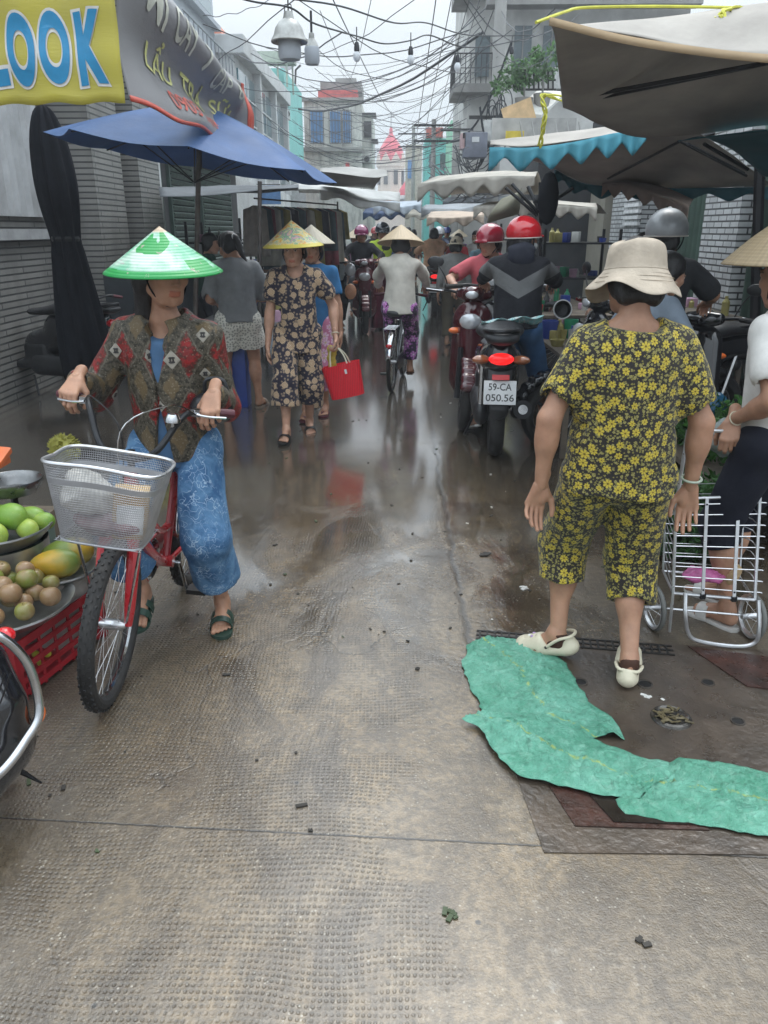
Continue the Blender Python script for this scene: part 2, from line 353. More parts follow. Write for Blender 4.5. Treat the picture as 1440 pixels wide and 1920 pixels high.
# ================================================================== GROUND
def ground_mat():
    b = NB('wet_concrete'); v = b.obj(); x, y, z = b.xyz(v)
    big = b.noise(v, .55, 6, .6, .8); mid = b.noise(v, 3.2, 8, .62, 1.2); fin = b.noise(v, 38, 6, .65); grit = b.noise(v, 170, 3)
    stre = b.noise(b.mapping(v, sc=(1.9, .9, 1)), 1.7, 9, .68, 1.1)      # drag marks along the street
    # pressed dimples, 2 cm pitch, worn away in patches
    wv = b.n('VectorMath', {0: v, 1: b.n('VectorMath', {0: b.n('TexNoise', {'Vector': v, 'Scale': 1.3}).outputs['Color'], 1: (.16, .16, 0)}, operation='MULTIPLY').outputs[0]}, operation='ADD').outputs[0]
    wx, wy, _ = b.xyz(wv); fx = b.ma('SINE', b.ma('MULTIPLY', wx, 2*PI/.0150)); fy = b.ma('SINE', b.ma('MULTIPLY', wy, 2*PI/.0168))
    dim = b.ma('MULTIPLY', b.ma('ADD', fx, 1.), b.ma('ADD', fy, 1.)); dim = b.n('MapRange', {0: dim, 1: .9, 2: 3.2, 3: 0., 4: 1.}).outputs[0]
    dmask = b.ma('ADD', b.ma('MULTIPLY', b.noise(v, 1.1, 4, .6, .6), 1.5), b.ma('MULTIPLY', mid, .5))
    side = b.n('MapRange', {0: x, 1: -.1, 2: .3, 3: 0., 4: .35}).outputs[0]
    dmask = b.n('MapRange', {0: b.ma('SUBTRACT', dmask, side), 1: .84, 2: .98, 3: 0., 4: 1.}).outputs[0]; dmask = b.ma('MULTIPLY', dmask, b.ramp(b.noise(v, 14, 5, .7), [(.36, .1), (.56, 1.)]))
    near = b.n('MapRange', {0: y, 1: 7., 2: 12., 3: 1., 4: 0.}).outputs[0]
    dim = b.ma('MULTIPLY', dim, b.ma('MULTIPLY', dmask, near))
    c = b.mix(b.ramp(big, [(.36, 0.), (.62, 1.)]), (.165, .130, .090), (.215, .145, .070))
    c = b.mix(b.ramp(mid, [(.44, 0.), (.60, .85)]), c, (.080, .053, .027))
    c = b.mix(b.ramp(stre, [(.48, 0.), (.60, .85)]), c, (.048, .031, .017))
    c = b.mix(b.ma('MULTIPLY', b.ramp(fin, [(.42, 0.), (.60, 1.)]), .72), c, (.060, .045, .029)); c = b.mix(b.ma('MULTIPLY', b.ramp(b.noise(v, 85, 5, .75), [(.52, 0.), (.66, 1.)]), .5), c, (.27, .22, .155))
    c = b.mix(b.ma('MULTIPLY', dim, b.ma('ADD', .28, b.ma('MULTIPLY', fin, .6))), c, (.06, .046, .03))
    # darker towards both sides near the stalls
    lft = b.n('MapRange', {0: b.ma('ADD', x, b.ma('MULTIPLY', mid, .9)), 1: -1.0, 2: .1, 3: .8, 4: 0.}).outputs[0]
    rgt = b.n('MapRange', {0: b.ma('ADD', x, b.ma('MULTIPLY', mid, .5)), 1: .5, 2: 1.3, 3: 0., 4: .6}).outputs[0]
    c = b.mix(b.ma('ADD', lft, rgt, clamp=True), c, (.060, .046, .033))
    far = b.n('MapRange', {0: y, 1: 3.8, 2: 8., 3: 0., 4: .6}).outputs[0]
    c = b.mix(far, c, (.17, .16, .148))  # paler grey with distance: the road's silver sheen put into the colour
    # wetness: a film of water beyond y 4, damp patches nearer
    wet = b.ma('ADD', b.n('MapRange', {0: y, 1: 2.2, 2: 6.0, 3: -.12, 4: .52}).outputs[0], b.ma('MULTIPLY', b.noise(b.mapping(v, sc=(1.5, .7, 1)), 1.5, 6, .6, .6), 1.25))
    wet = b.n('MapRange', {0: wet, 1: .60, 2: .82, 3: 0., 4: 1.}).outputs[0]
    c = b.mix(b.ma('MULTIPLY', wet, .5), c, b.mix(1., c, (.35, .33, .31), 'MULTIPLY'))
    # cracks and joints
    jt = []
    for (nx, ny, d) in ((.052, 1, 1.705), (.035, 1, 5.95), (.0, 1, 10.3), (.02, 1, 14.5)):
        e = b.ma('ABSOLUTE', b.ma('ADD', b.ma('SUBTRACT', b.ma('ADD', b.ma('MULTIPLY', x, nx), b.ma('MULTIPLY', y, ny)), d), b.ma('MULTIPLY', b.ma('SUBTRACT', fin, .5), .012)))
        jt.append(b.n('MapRange', {0: e, 1: .0015 if d < 3 else .004, 2: .0045 if d < 3 else .012, 3: 1., 4: 0.}).outputs[0])
    lane = b.ma('ABSOLUTE', b.ma('ADD', b.ma('SUBTRACT', x, .30), b.ma('MULTIPLY', b.ma('SUBTRACT', b.noise(v, 1.6, 6, .7), .5), .16)))
    jt.append(b.ma('MULTIPLY', b.n('MapRange', {0: lane, 1: .004, 2: .022, 3: .8, 4: 0.}).outputs[0], b.n('MapRange', {0: y, 1: 1.9, 2: 2.6, 3: 0., 4: 1.}).outputs[0]))
    ck = b.vor(b.n('VectorMath', {0: v, 1: b.n('TexNoise', {'Vector': v, 'Scale': 2.2, 'Detail': 5}).outputs['Color']}, operation='ADD').outputs[0], .55, 'DISTANCE_TO_EDGE')
    jt.append(b.ma('MULTIPLY', b.n('MapRange', {0: ck, 1: .0012, 2: .005, 3: .8, 4: 0.}).outputs[0], b.ramp(big, [(.45, 0.), (.55, 1.)])))
    J = jt[0]
    for q in jt[1:]: J = b.ma('MAXIMUM', J, q)
    c = b.mix(J, c, (.03, .025, .02))
    # pale rubble line beside the lane joint, spots of dirt
    rub = b.ma('MULTIPLY', b.n('MapRange', {0: b.ma('ABSOLUTE', b.ma('SUBTRACT', x, .36)), 1: .0, 2: .07, 3: 1., 4: 0.}).outputs[0], b.ramp(b.noise(v, 16, 6, .7), [(.54, 0.), (.68, .45)]))
    c = b.mix(rub, c, (.40, .37, .32))
    sp = b.vor(v, 6.5); sp2 = b.ma('MULTIPLY', b.n('MapRange', {0: sp, 1: .035, 2: .06, 3: 1., 4: 0.}).outputs[0], b.ramp(b.noise(v, 2.0), [(.5, 0.), (.54, 1.)]))
    c = b.mix(sp2, c, (.03, .025, .02))
    # fine specks, pressed-in grit and pale chips
    spk = b.n('MapRange', {0: b.vor(v, 55.), 1: .10, 2: .2, 3: .55, 4: 0.}).outputs[0]
    c = b.mix(b.ma('MULTIPLY', spk, b.ramp(b.noise(v, 7, 4), [(.45, 0.), (.6, 1.)])), c, (.42, .38, .31))
    h = b.ma('ADD', b.ma('MULTIPLY', mid, .9), b.ma('MULTIPLY', fin, .5)); h = b.ma('ADD', h, b.ma('MULTIPLY', grit, .28))
    h = b.ma('SUBTRACT', h, b.ma('MULTIPLY', dim, .5)); h = b.ma('SUBTRACT', h, b.ma('MULTIPLY', J, .6))
    h = b.ma('MULTIPLY', h, b.ma('SUBTRACT', 1., b.ma('MULTIPLY', wet, .84)))
    damp = b.ma('MULTIPLY', b.n('MapRange', {0: b.ma('ABSOLUTE', b.ma('ADD', x, .15)), 1: .1, 2: .9, 3: .8, 4: 0.}).outputs[0], b.ramp(b.noise(v, 2.6, 6, .65), [(.3, .5), (.6, 1.)]))
    rough = b.ma('SUBTRACT', b.ma('ADD', .27, b.ma('MULTIPLY', fin, .22)), b.ma('MULTIPLY', wet, .32), clamp=True)
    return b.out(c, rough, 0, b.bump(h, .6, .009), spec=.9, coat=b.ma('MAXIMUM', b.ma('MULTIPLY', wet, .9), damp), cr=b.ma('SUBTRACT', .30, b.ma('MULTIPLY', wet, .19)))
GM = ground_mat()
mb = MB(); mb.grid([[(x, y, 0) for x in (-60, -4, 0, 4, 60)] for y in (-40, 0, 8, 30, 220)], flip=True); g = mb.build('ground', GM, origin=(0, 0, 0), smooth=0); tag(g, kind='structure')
# darker drain slab on the right
slabm = M('drain_slab', (.085, .062, .045), .30, 0, .6, 5, .8, 40, .8, (.025, .019, .014), spec=.8)
pitred = M('red_tile_grime', (.060, .024, .018), .3, 0, .6, 14, .6, 60, .9, (.02, .014, .01))
mb = MB(); poly = [PZ(*p)[:2] for p in ((895, 1182), (985, 1190), (1440, 1222), (1600, 1230), (1640, 1610), (1440, 1604), (1020, 1600), (968, 1455), (900, 1300), (885, 1230))]
mb.prism(poly, .001, .004); tag(mb.build('drain_slab', slabm, smooth=0), kind='structure')
mb = MB(); poly = [PZ(*p)[:2] for p in ((1030, 1478), (1250, 1500), (1330, 1560), (1078, 1552))]; mb.prism(poly, .005, .008)
mb.prism([PZ(*p)[:2] for p in ((1290, 1215), (1440, 1235), (1480, 1300), (1400, 1290))], .005, .009)
tag(mb.build('red_tile_patch', pitred, smooth=0), kind='structure')
pitd = M('damp_pit', (.018, .014, .012), .15, 0, .4, 9, .3, 40, .3)
mb = MB(); poly = [PZ(*p)[:2] for p in ((1100, 1490), (1240, 1500), (1320, 1552), (1150, 1546))]; mb.prism(poly, .009, .012)
tag(mb.build('puddle', pitd, smooth=0), kind='structure')
# low slab edge (kerb) seen as a reddish rise at the right
# steel drain grate
gratem = M('dark_iron', (.035, .033, .032), .4, .6, .4, 20, .4, 90, .5)
t = thing('drain_grate', 'long dark iron drain grate set in the pavement behind the cream clogs', 'drain grate', PZ(1080, 1205))
mb = MB(); a = PZ(893, 1192); c = PZ(1262, 1222); d = nrm(c-a); e = np.cross((0, 0, 1), d)
for k in range(3): mb.bar(a+e*(.035*k-.035)+A(0, 0, .005), c+e*(.035*k-.035)+A(0, 0, .005), .010, .006)
mb.build('frame', gratem, t)
mb = MB(); L = np.linalg.norm(c-a)
for k in range(int(L/.03)): p = a+d*(.015+k*.03)+A(0, 0, .006); mb.bar(p-e*.03, p+e*.03, .008, .006)
mb.build('bars', gratem, t)
holem = M('drain_hole', (.006, .005, .005), .6, 0, .2)  # black disc on the slab, painting the dark depth of the hole
rimm = M('hole_rim', (.05, .04, .032), .5, 0, .5, 20, .6, 50, .5)
for i, (px, py, r) in enumerate(((1088, 1281, .022), (1209, 1285, .024), (1327, 1282, .02), (1383, 1355, .02))):
    p = PZ(px, py); mb = MB(); mb.lathe([(r*1.25, .004), (r*1.2, .009), (r*1.0, .0085), (r*.95, .0045)], p, n=20); mb.lathe([(0.0001, .0048), (r*.98, .0048)], p, n=20, mi=1)
    tag(mb.build('drain_hole', [rimm, holem]), ['small round drain hole right beside the green tarpaulin edge', 'small round drain hole just behind the right cream clog', 'small round drain hole farthest right in the row of three', 'clogged drain hole right of the round drain cover'][i], 'drain hole', 'drain holes in the dark slab')
t = thing('drain_cover', 'round domed metal drain cover clogged with wet leaves', 'drain cover', PZ(1258, 1348))
p = PZ(1258, 1348); mb = MB(); mb.lathe([(.0001, .012), (.03, .014), (.05, .011), (.058, .016), (.066, .012), (.07, .004)], p, n=28); mb.build('cover', M('wet_steel', (.12, .11, .10), .22, .8, .4, 30, .4, 60, .5), t)
mb = MB()
for k in range(26):
    q = p+A(random.uniform(-.05, .05), random.uniform(-.045, .045), .017); a = random.uniform(0, PI); mb.box(q, (.03, .007, .003), rotz(a)@rotv((1, 0, 0), random.uniform(-.5, .5)))
mb.build('debris', M('wet_leaf_litter', (.11, .085, .04), .5, 0, .6, 60), t)
# green tarpaulin strips ---------------------------------------------------
def tarpm():
    b = NB('green_tarp'); v = b.obj(); wv = b.noise(v, 260, 2)
    c = b.mix(b.ramp(b.noise(v, 5, 6, .6, .5), [(.35, 0.), (.68, 1.)]), (.062, .26, .165), (.15, .40, .29))
    c = b.mix(b.ramp(b.noise(v, 34, 5, .7), [(.5, 0.), (.75, .4)]), c, (.36, .60, .47))
    c = b.mix(b.ramp(b.noise(v, 3.1, 8, .7, 1.), [(.60, 0.), (.72, .55)]), c, (.05, .07, .04))
    a = b.attr('puv')['Vector']; ux, uy, _ = b.xyz(a)
    yel = b.ma('MULTIPLY', b.n('MapRange', {0: b.ma('ABSOLUTE', b.ma('SUBTRACT', uy, .52)), 1: .0, 2: .025, 3: 1., 4: 0.}).outputs[0], b.ramp(b.noise(v, 45, 4), [(.46, 0.), (.58, .7)]))
    c = b.mix(yel, c, (.42, .45, .06))
    h = b.ma('ADD', b.ma('MULTIPLY', b.noise(v, 24, 6, .65, 1.4), 1.), b.ma('MULTIPLY', wv, .12))
    return b.out(c, b.ramp(b.noise(v, 9, 4), [(.3, .28), (.7, .55)]), 0, b.bump(h, .9, .022), spec=.6)
TARP = tarpm()
def tarp(name, label, left, right, z0, seed, n=110, m=60):
    """strip between two outlines (pixel lists on the ground)"""
    def outl(pp): q = np.array([PZ(*p) for p in pp]); q = crom(q, 1); s_ = np.concatenate([[0], np.cumsum(np.linalg.norm(np.diff(q, axis=0), axis=1))]); u = np.linspace(0, s_[-1], n); return np.stack([np.interp(u, s_, q[:, k]) for k in range(3)], 1)
    L_, R_ = outl(left), outl(right); t_ = np.linspace(0, 1, m)[None, :, None]; P = L_[:, None]*(1-t_)+R_[:, None]*t_
    nn = vnoise(P, 26, seed, 3); rdg = np.abs(vnoise(P, 13, seed+1, 2)); rd2 = np.abs(vnoise(P, 34, seed+2, 1))
    edge = np.minimum(1, 5*np.minimum(t_[..., 0], 1-t_[..., 0]))
    P[..., 2] = z0+.004+edge*(.006+.004*nn+.030*np.maximum(0, .28-rdg)+.030*np.maximum(0, .26-rd2)+.03*np.maximum(0, .22-np.abs(vnoise(P, 75, seed+12, 1)))+.03*np.maximum(0, .2-np.abs(vnoise(P*A(2, 1, 1), 48, seed+14, 1)))+.03*np.maximum(0, .2-np.abs(vnoise(P*A(1, 3, 1), 16, seed+8, 1))))
    P[..., :2] += .007*np.stack([vnoise(P, 30, seed+5, 3), vnoise(P, 30, seed+6, 3)], -1)
    P[..., 2] = np.maximum(P[..., 2], z0+.002)
    mb = MB(); mb.shell(P, .0018); uv = np.stack([np.repeat(np.linspace(0, 1, n)[:, None], m, 1), np.repeat(t_[..., 0], n, 0), np.zeros((n, m))], -1).reshape(-1, 3)
    tag(mb.build(name, TARP, smooth=180, attrs={'puv': np.concatenate([uv, uv])}), label, 'tarpaulin', 'green tarpaulin strips on the ground')
tarp('green_tarpaulin', 'crumpled green tarpaulin piece under the tipped cream clog', [(875, 1212), (866, 1250), (880, 1290), (905, 1335), (940, 1368), (1000, 1385), (1060, 1388)], [(930, 1200), (1010, 1208), (1060, 1245), (1082, 1285), (1100, 1320), (1150, 1348), (1168, 1388)], .004, 3)
tarp('green_tarpaulin', 'long green tarpaulin strip with a yellow thread, middle of the three pieces', [(872, 1357), (905, 1385), (940, 1430), (975, 1464), (1040, 1482), (1110, 1497), (1160, 1507), (1200, 1505)], [(915, 1342), (960, 1345), (1020, 1352), (1080, 1380), (1150, 1412), (1215, 1432), (1255, 1440), (1262, 1468)], .016, 11)
tarp('green_tarpaulin', 'smooth green tarpaulin strip running off at the lower right corner', [(1152, 1507), (1180, 1535), (1250, 1545), (1350, 1560), (1450, 1575), (1560, 1590)], [(1230, 1450), (1275, 1425), (1340, 1434), (1400, 1446), (1450, 1456), (1560, 1470)], .008, 19)
# litter scraps
scrapm = [M('scrap_dark', (.03, .025, .02), .7), M('scrap_leaf', (.05, .07, .03), .6), M('scrap_white', (.6, .58, .54), .5)]
mb = MB()
for k in range(150):
    X_ = random.uniform(-1.6, 1.3); Y_ = random.uniform(1.4, 7.5); s_ = random.uniform(.003, .013)
    mb.box((X_, Y_, .002+s_*.15), (s_*random.uniform(1, 3), s_, s_*.3), rotz(random.uniform(0, 3)), mi=random.choice((0, 0, 0, 1, 2) if X_ > .3 else (0, 0, 1, 0)))
for (px, py, s_, mi) in ((845, 1717, .035, 1), (1207, 1768, .028, 0), (183, 1597, .014, 1), (582, 1558, .014, 0), (985, 1103, .05, 2), (780, 1255, .02, 0), (720, 1185, .012, 0), (765, 1203, .012, 0), (912, 1040, .06, 0), (1000, 1310, .03, 2), (1210, 1307, .03, 2)):
    p = PZ(px, py); 
    for q in range(4): mb.box(p+A(random.uniform(-1, 1)*s_*.4, random.uniform(-1, 1)*s_*.3, .004), (s_*.7, s_*.35, .004), rotz(random.uniform(0, 3))@rotv((1, 0, 0), random.uniform(-.3, .3)), mi=mi)
tag(mb.build('litter', scrapm, smooth=0), kind='stuff')
# ================================================================== SHOP FRONTS (left)
def tilemat(name, c1, c2, sc, bw=.5, rh=.25, mort=.02, rough=.4, rot=(PI/2, 0, PI/2)):
    b = NB(name); v = b.mapping(b.obj(), rot=rot)
    x, y, z = b.xyz(b.obj()); u = b.ma('ADD', x, y); v = b.comb(u, z)
    br = b.n('TexBrick', {'Vector': v, 'Color1': c1, 'Color2': tuple(q*.82 for q in c1), 'Mortar': c2, 'Scale': sc, 'Mortar Size': mort, 'Brick Width': bw, 'Row Height': rh})
    st = b.ramp(b.noise(b.mapping(b.obj(), sc=(2, 2, .5)), 2, 8, .65), [(.45, 0.), (.75, .5)])
    c = b.mix(st, br.outputs[0], tuple(q*.3 for q in c1)); return b.out(c, rough, 0, b.bump(b.ma('SUBTRACT', 1., br.outputs['Fac']), .5, .01))
tileg = tilemat('grey_cladding_tile', (.25, .24, .222), (.05, .05, .05), 1., 1.1, .062, .009)
tilew = tilemat('white_wall_tile', (.60, .61, .61), (.07, .07, .07), 1., .21, .062, .009)
darkw = M('stall_shade_wall', (.035, .037, .040), .8, 0, .4, 3, .3, 30, .5)  # near-black: shade of the open shop interiors put into the wall colour
shutm = M('corrugated_shutter', (.50, .50, .50), .42, .3, .2, 3, .1, 40, .5, (.12, .10, .08))
concm = M('old_concrete', (.33, .32, .30), .8, 0, .35, 1.2, .4, 20, .8, (.10, .09, .08))
whitep = M('white_paint', (.62, .63, .63), .6, 0, .15, 1.5, .15, 30, .5, (.25, .23, .2))
XL = -3.8
t = thing('shop_house', 'grey shop house with corrugated shutter and tiled pillar at the left edge', 'building', (XL, 7, 0))
mb = MB(); mb.b2((XL-4, 3.2, 0), (XL, 11.6, 1.5)); mb.b2((XL-4, 3.2, 1.5), (XL-.12, 11.6, 5.6)); mb.build('wall', tileg, t, smooth=0)
mb = MB(); ys = np.arange(3.2, 9.0, .0225); pr = np.array([[(XL-.03+.028*math.sin(2*PI*y/.135), y, z) for k, y in enumerate(ys)] for z in (1.72, 4.4)]); mb.grid(pr); mb.build('shutter', shutm, t, smooth=60)
mb = MB(); mb.b2((XL-.05, 3.2, 1.50), (XL+.10, 9.1, 1.60)); mb.build('ledge', M('ledge', (.30, .30, .30), .6), t, smooth=0)
mb = MB(); mb.b2((XL-.1, 9.25, 0), (XL+.42, 10.2, 5.6)); mb.build('pillar', tileg, t, smooth=0)
mb = MB(); mb.b2((XL-.1, 10.6, 0), (XL+.5, 11.5, 5.6)); mb.build('pillar', tileg, t, smooth=0)
mb = MB(); mb.b2((XL+.0, 11.7, 0), (XL+.42, 11.85, 3.2)); mb.build('white_post', whitep, t, smooth=0)
# dark fronts further along
t = thing('shop_house', 'dark open shop front with green louvred shutters behind the blue umbrella', 'building', (XL, 15, 0))
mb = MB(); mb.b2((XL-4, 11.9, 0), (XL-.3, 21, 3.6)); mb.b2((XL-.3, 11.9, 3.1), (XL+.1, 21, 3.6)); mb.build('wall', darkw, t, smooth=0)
lou = M('green_louvre', (.045, .075, .06), .5, .2, .3, 4)
for k, (y0, y1) in enumerate(((12.2, 14.2), (14.7, 16.4), (17, 20))):
    mb = MB(); mb.b2((XL-.3, y0, .1), (XL-.24, y0+.08, 3.0)); mb.b2((XL-.3, y1-.08, .1), (XL-.24, y1, 3.0))
    for z in np.arange(.2, 3, .11): mb.box((XL-.26, (y0+y1)/2, z), (.05, y1-y0-.16, .075), rotv((0, 1, 0), .5))
    mb.build('louvre_shutter', lou, t, smooth=0)
for k, (ya, yb, hh, col, lab) in enumerate(((21.05, 26, 5.6, (.5, .5, .48), 'pale rendered house with a plain gable above the banner'),)):
    pass
# white house with blue-green glazed front rising above the banner
glassb = M('teal_glass', (.05, .16, .19), .12, .0, .3, 1.5, .05, 30, .3, coat=.5)
t = thing('town_house', 'white town house with tall teal glass windows above the left canopies', 'building', (-4.75, 30, 0))
mb = MB(); mb.b2((-9.5, 20, 0), (-4.75, 36.5, 3.0)); mb.b2((-9.5, 26.2, 3.0), (-4.95, 36.5, 6.5)); mb.b2((-9.5, 20.0, 3.0), (-4.8, 26.15, 5.6)); mb.build('wall', whitep, t, smooth=0)
mb = MB(); mb.b2((-9.6, 26.0, 6.5), (-4.6, 36.6, 7.0), bev=.03); mb.build('parapet', whitep, t, smooth=0)
for y0 in (26.4, 29.9, 33.2):
    mb = MB(); mb.b2((-4.98, y0+.1, 3.4), (-4.90, y0+2.9, 6.2)); f = mb.build('window', glassb, t, smooth=0)
    mb = MB()
    for z in (4.1, 4.8, 5.5): mb.b2((-4.88, y0+.1, z), (-4.86, y0+2.9, z+.05))
    mb.b2((-4.88, y0+1.45, 3.4), (-4.86, y0+1.5, 6.2)); mb.build('mullions', whitep, f, smooth=0)
    mb = MB(); mb.b2((-4.97, y0+2.95, 3.0), (-4.7, y0+3.25, 6.5)); mb.build('pilaster', whitep, t, smooth=0)
mb = MB()
for y in np.arange(20.2, 26, .45): mb.tube([(-4.9, y, 5.6), (-4.9, y, 6.25)], .015, 5)
mb.tube([(-4.9, 20.1, 6.25), (-4.9, 26, 6.25)], .02, 5); mb.build('railing', M('grey_metal', (.25, .26, .28), .4, .6), t)
mb = MB(); mb.b2((-6.0, 34.3, 8.0), (-4.3, 36.6, 8.12)); mb.b2((-6.0, 34.3, 7.75), (-4.3, 34.4, 8.0))
for x, y in ((-4.45, 34.45), (-4.8, 34.45), (-4.45, 36.4), (-5.8, 36.4)): mb.tube([(x, y, 6.9), (x, y, 8.0)], .04, 6)
mb.build('roof_canopy', M('dull_green_roof', (.34, .40, .33), .6), t, smooth=0)
t = thing('town_house', 'orange gabled house with a small window behind the wire railing', 'building', (-7.5, 31, 0))
mb = MB(); mb.prism([(-12, 0), (-6.1, 0), (-6.1, 7.4), (-8.1, 10.2), (-12, 10.2)], 37, 44, M3=np.array([[1, 0, 0], [0, 0, 1], [0, 1, 0]])); mb.build('wall', M('orange_render', (.52, .17, .10), .7, 0, .2, 1), t, smooth=0)
for x_ in (-8.6, -7.6): mb = MB(); mb.b2((x_, 36.92, 8.0), (x_+.6, 36.99, 8.9)); mb.build('window', glassb, t, smooth=0)
# grey-blue building far up left
t = thing('town_house', 'pale grey block rising at the top left behind the dark banner', 'building', (-6, 22, 0))
mb = MB(); mb.b2((-12, 21.0, 5.62), (-5.4, 25.8, 8.6)); mb.b2((-5.42, 21.0, 7.0), (-5.2, 25.8, 7.12)); mb.build('wall', M('pale_grey_blue', (.42, .46, .50), .6, 0, .15, 1), t, smooth=0)
for z in (7.3, 7.9): mb = MB(); mb.b2((-5.41, 21.3, z), (-5.36, 25.4, z+.35)); mb.build('window', glassb, t, smooth=0)
# turquoise wall
turq = M('turquoise_paint', (.22, .56, .52), .6, 0, .12, .8, .1, 20, .3, (.1, .25, .22))
t = thing('town_house', 'narrow turquoise house wall left of the old grey block', 'building', (-5.2, 40, 0))
mb = MB(); mb.b2((-8, 37, 0), (-4.9, 43.5, 8.0)); mb.build('wall', turq, t, smooth=0)
mb = MB(); mb.b2((-4.9, 37.5, 3.5), (-4.84, 39.2, 4.6)); mb.b2((-4.9, 40, 3.5), (-4.84, 42.2, 4.6)); mb.build('window', lou, t, smooth=0)
t = thing('satellite_dish', 'round grey satellite dish on the turquoise house roof', 'satellite dish', (-5.3, 41, 8))
mb = MB(); mb.lathe([(.0001, 0), (.25, .03), (.4, .1), (.42, .12)], (-5.25, 40.8, 8.9), (0.1, -1, .25), 20); mb.build('dish', M('dish_grey', (.3, .3, .31), .5), t)
mb = MB(); mb.tube([(-5.25, 40.9, 8.0), (-5.25, 40.9, 8.9)], .04, 6); mb.tube([(-4.9, 40.9, 8.0), (-4.85, 40.9, 8.6), (-4.6, 40.7, 8.75)], .05, 6); mb.build('mast', gratem, t)
# old concrete block facing the street
t = thing('apartment_block', 'weathered grey concrete block with blue shutters and red roof band', 'building', (-3.2, 47, 0))
def wornm():
    b = NB('weathered_render'); v = b.obj(); c = b.mix(b.ramp(b.noise(v, 1.5, 8, .7, 1), [(.35, 0.), (.65, 1.)]), (.42, .41, .38), (.62, .60, .55))
    c = b.mix(b.ramp(b.noise(b.mapping(v, sc=(2, 2, .35)), 2.2, 8, .7), [(.5, 0.), (.7, .75)]), c, (.13, .12, .11)); return b.out(c, .85, 0, b.bump(b.noise(v, 9, 5), .4, .05))
wornr = wornm(); lightc = M('light_render', (.58, .57, .54), .8, 0, .3, 1.2, .3, 12, .7, (.25, .24, .22))
mb = MB(); mb.b2((-5.1, 46, 0), (-2.0, 52, 8.0)); mb.b2((-2.0, 46.6, 0), (-1.45, 52, 7.4)); mb.build('wall', wornr, t, smooth=0)
mb = MB(); mb.b2((-5.2, 45.7, 5.55), (-2.0, 46, 5.75)); mb.b2((-5.2, 45.8, 8.0), (-1.9, 46.3, 8.15)); mb.build('ledge', concm, t, smooth=0)
mb = MB(); mb.b2((-4.3, 45.85, 8.16), (-2.2, 47, 8.5)); mb.build('roof_band', M('faded_red_tile', (.55, .09, .08), .6, 0, .3, 4), t, smooth=0)
mb = MB(); mb.b2((-4.2, 46.2, 8.5), (-2.0, 49, 8.95)); mb.b2((-3.4, 46.4, 8.95), (-2.3, 48, 9.15)); mb.build('roof_hut', concm, t, smooth=0)
blu = M('blue_shutter', (.10, .25, .50), .5, 0, .2, 2)
for k, (x0, x1) in enumerate(((-4.75, -4.1), (-3.7, -3.15), (-3.0, -2.6))): mb = MB(); mb.b2((x0, 45.93, 6.0), (x1, 45.99, 7.5)); mb.build('window', blu, t, smooth=0)
mb = MB(); mb.b2((-1.9, 46.5, 6.3), (-1.5, 46.58, 7.1)); mb.build('window', gratem, t, smooth=0)
mb = MB(); mb.b2((-2.9, 45.93, 3.3), (-2.7, 45.99, 5.0)); mb.build('red_sign', M('sign_red', (.6, .06, .06), .5), t, smooth=0)
mb = MB(); mb.b2((-1.5, 46.2, 6.1), (-1.15, 48, 6.2)); mb.b2((-2.05, 46.4, 7.4), (-1.25, 48, 7.5)); mb.build('balcony', gratem, t, smooth=0)
# church
t = thing('church', 'cream church with crimson domed tower at the end of the street', 'church', (-1, 112, 0))
crm = M('church_cream', (.60, .52, .44), .7, 0, .1); crd = M('church_red', (.62, .05, .08), .5, 0, .15, .5); orn = M('church_orange', (.75, .30, .16), .6)
mb = MB(); mb.lathe([(1.75, 0), (1.75, 9.2), (1.95, 9.4), (1.95, 9.9)], (-1.03, 112, 0), n=8); mb.b2((-1.0, 108.6, 0), (9, 120, 5.6)); mb.build('wall', crm, t, smooth=0)
mb = MB(); mb.lathe([(1.85, 9.9), (1.8, 10.6), (1.4, 11.7), (.8, 12.6), (.25, 13.3), (.22, 13.9), (.0001, 14.3)], (-1.03, 112, 0), n=8); f = mb.build('dome', crd, t, smooth=0)
mb = MB(); mb.bar((-1.03, 112, 14.1), (-1.03, 112, 16), .08); mb.bar((-1.4, 112, 15.3), (-.66, 112, 15.3), .08); mb.build('cross', gratem, f, smooth=0)
for k in range(8):
    a = PI/8+k*PI/4; c = A(-1.03+1.72*math.cos(a), 112+1.72*math.sin(a), 8.0); mb = MB(); mb.box(c, (.5, .25, 1.7), rotz(a+PI/2)); mb.build('window', gratem, t, smooth=0)
    mb = MB(); d = A(math.cos(a), math.sin(a), 0); e = A(-d[1], d[0], 0); o_ = A(-1.03, 112, 0)+d*1.86
    mb.add([o_-e*.72+A(0, 0, 9.9), o_+e*.72+A(0, 0, 9.9), o_+A(0, 0, 11.0), o_-e*.72+A(0, 0, 9.9)-d*.5, o_+e*.72+A(0, 0, 9.9)-d*.5, o_+A(0, 0, 11.0)-d*.5], [(0, 1, 2), (3, 5, 4), (0, 2, 5, 3), (1, 4, 5, 2), (0, 3, 4, 1)]); mb.build('gable', crm, t, smooth=0)
mb = MB(); mb.lathe([(.95, 5.0), (.95, 5.7), (.8, 6.4), (.35, 7.0), (.0001, 7.5)], (.9, 108, 0), n=10); mb.build('small_dome', crd, t, smooth=0)
mb = MB()
for k in range(7): mb.b2((-3.3+k*.42, 108.5, 4.4), (-3.05+k*.42, 108.6, 5.3))
mb.b2((-3.6, 108.45, 3.6), (2.0, 108.6, 4.3)); mb.build('arcade', orn, t, smooth=0)
mb = MB(); mb.b2((-3.7, 108.62, 0), (-1.01, 118, 5.5)); mb.build('nave', crm, t, smooth=0)
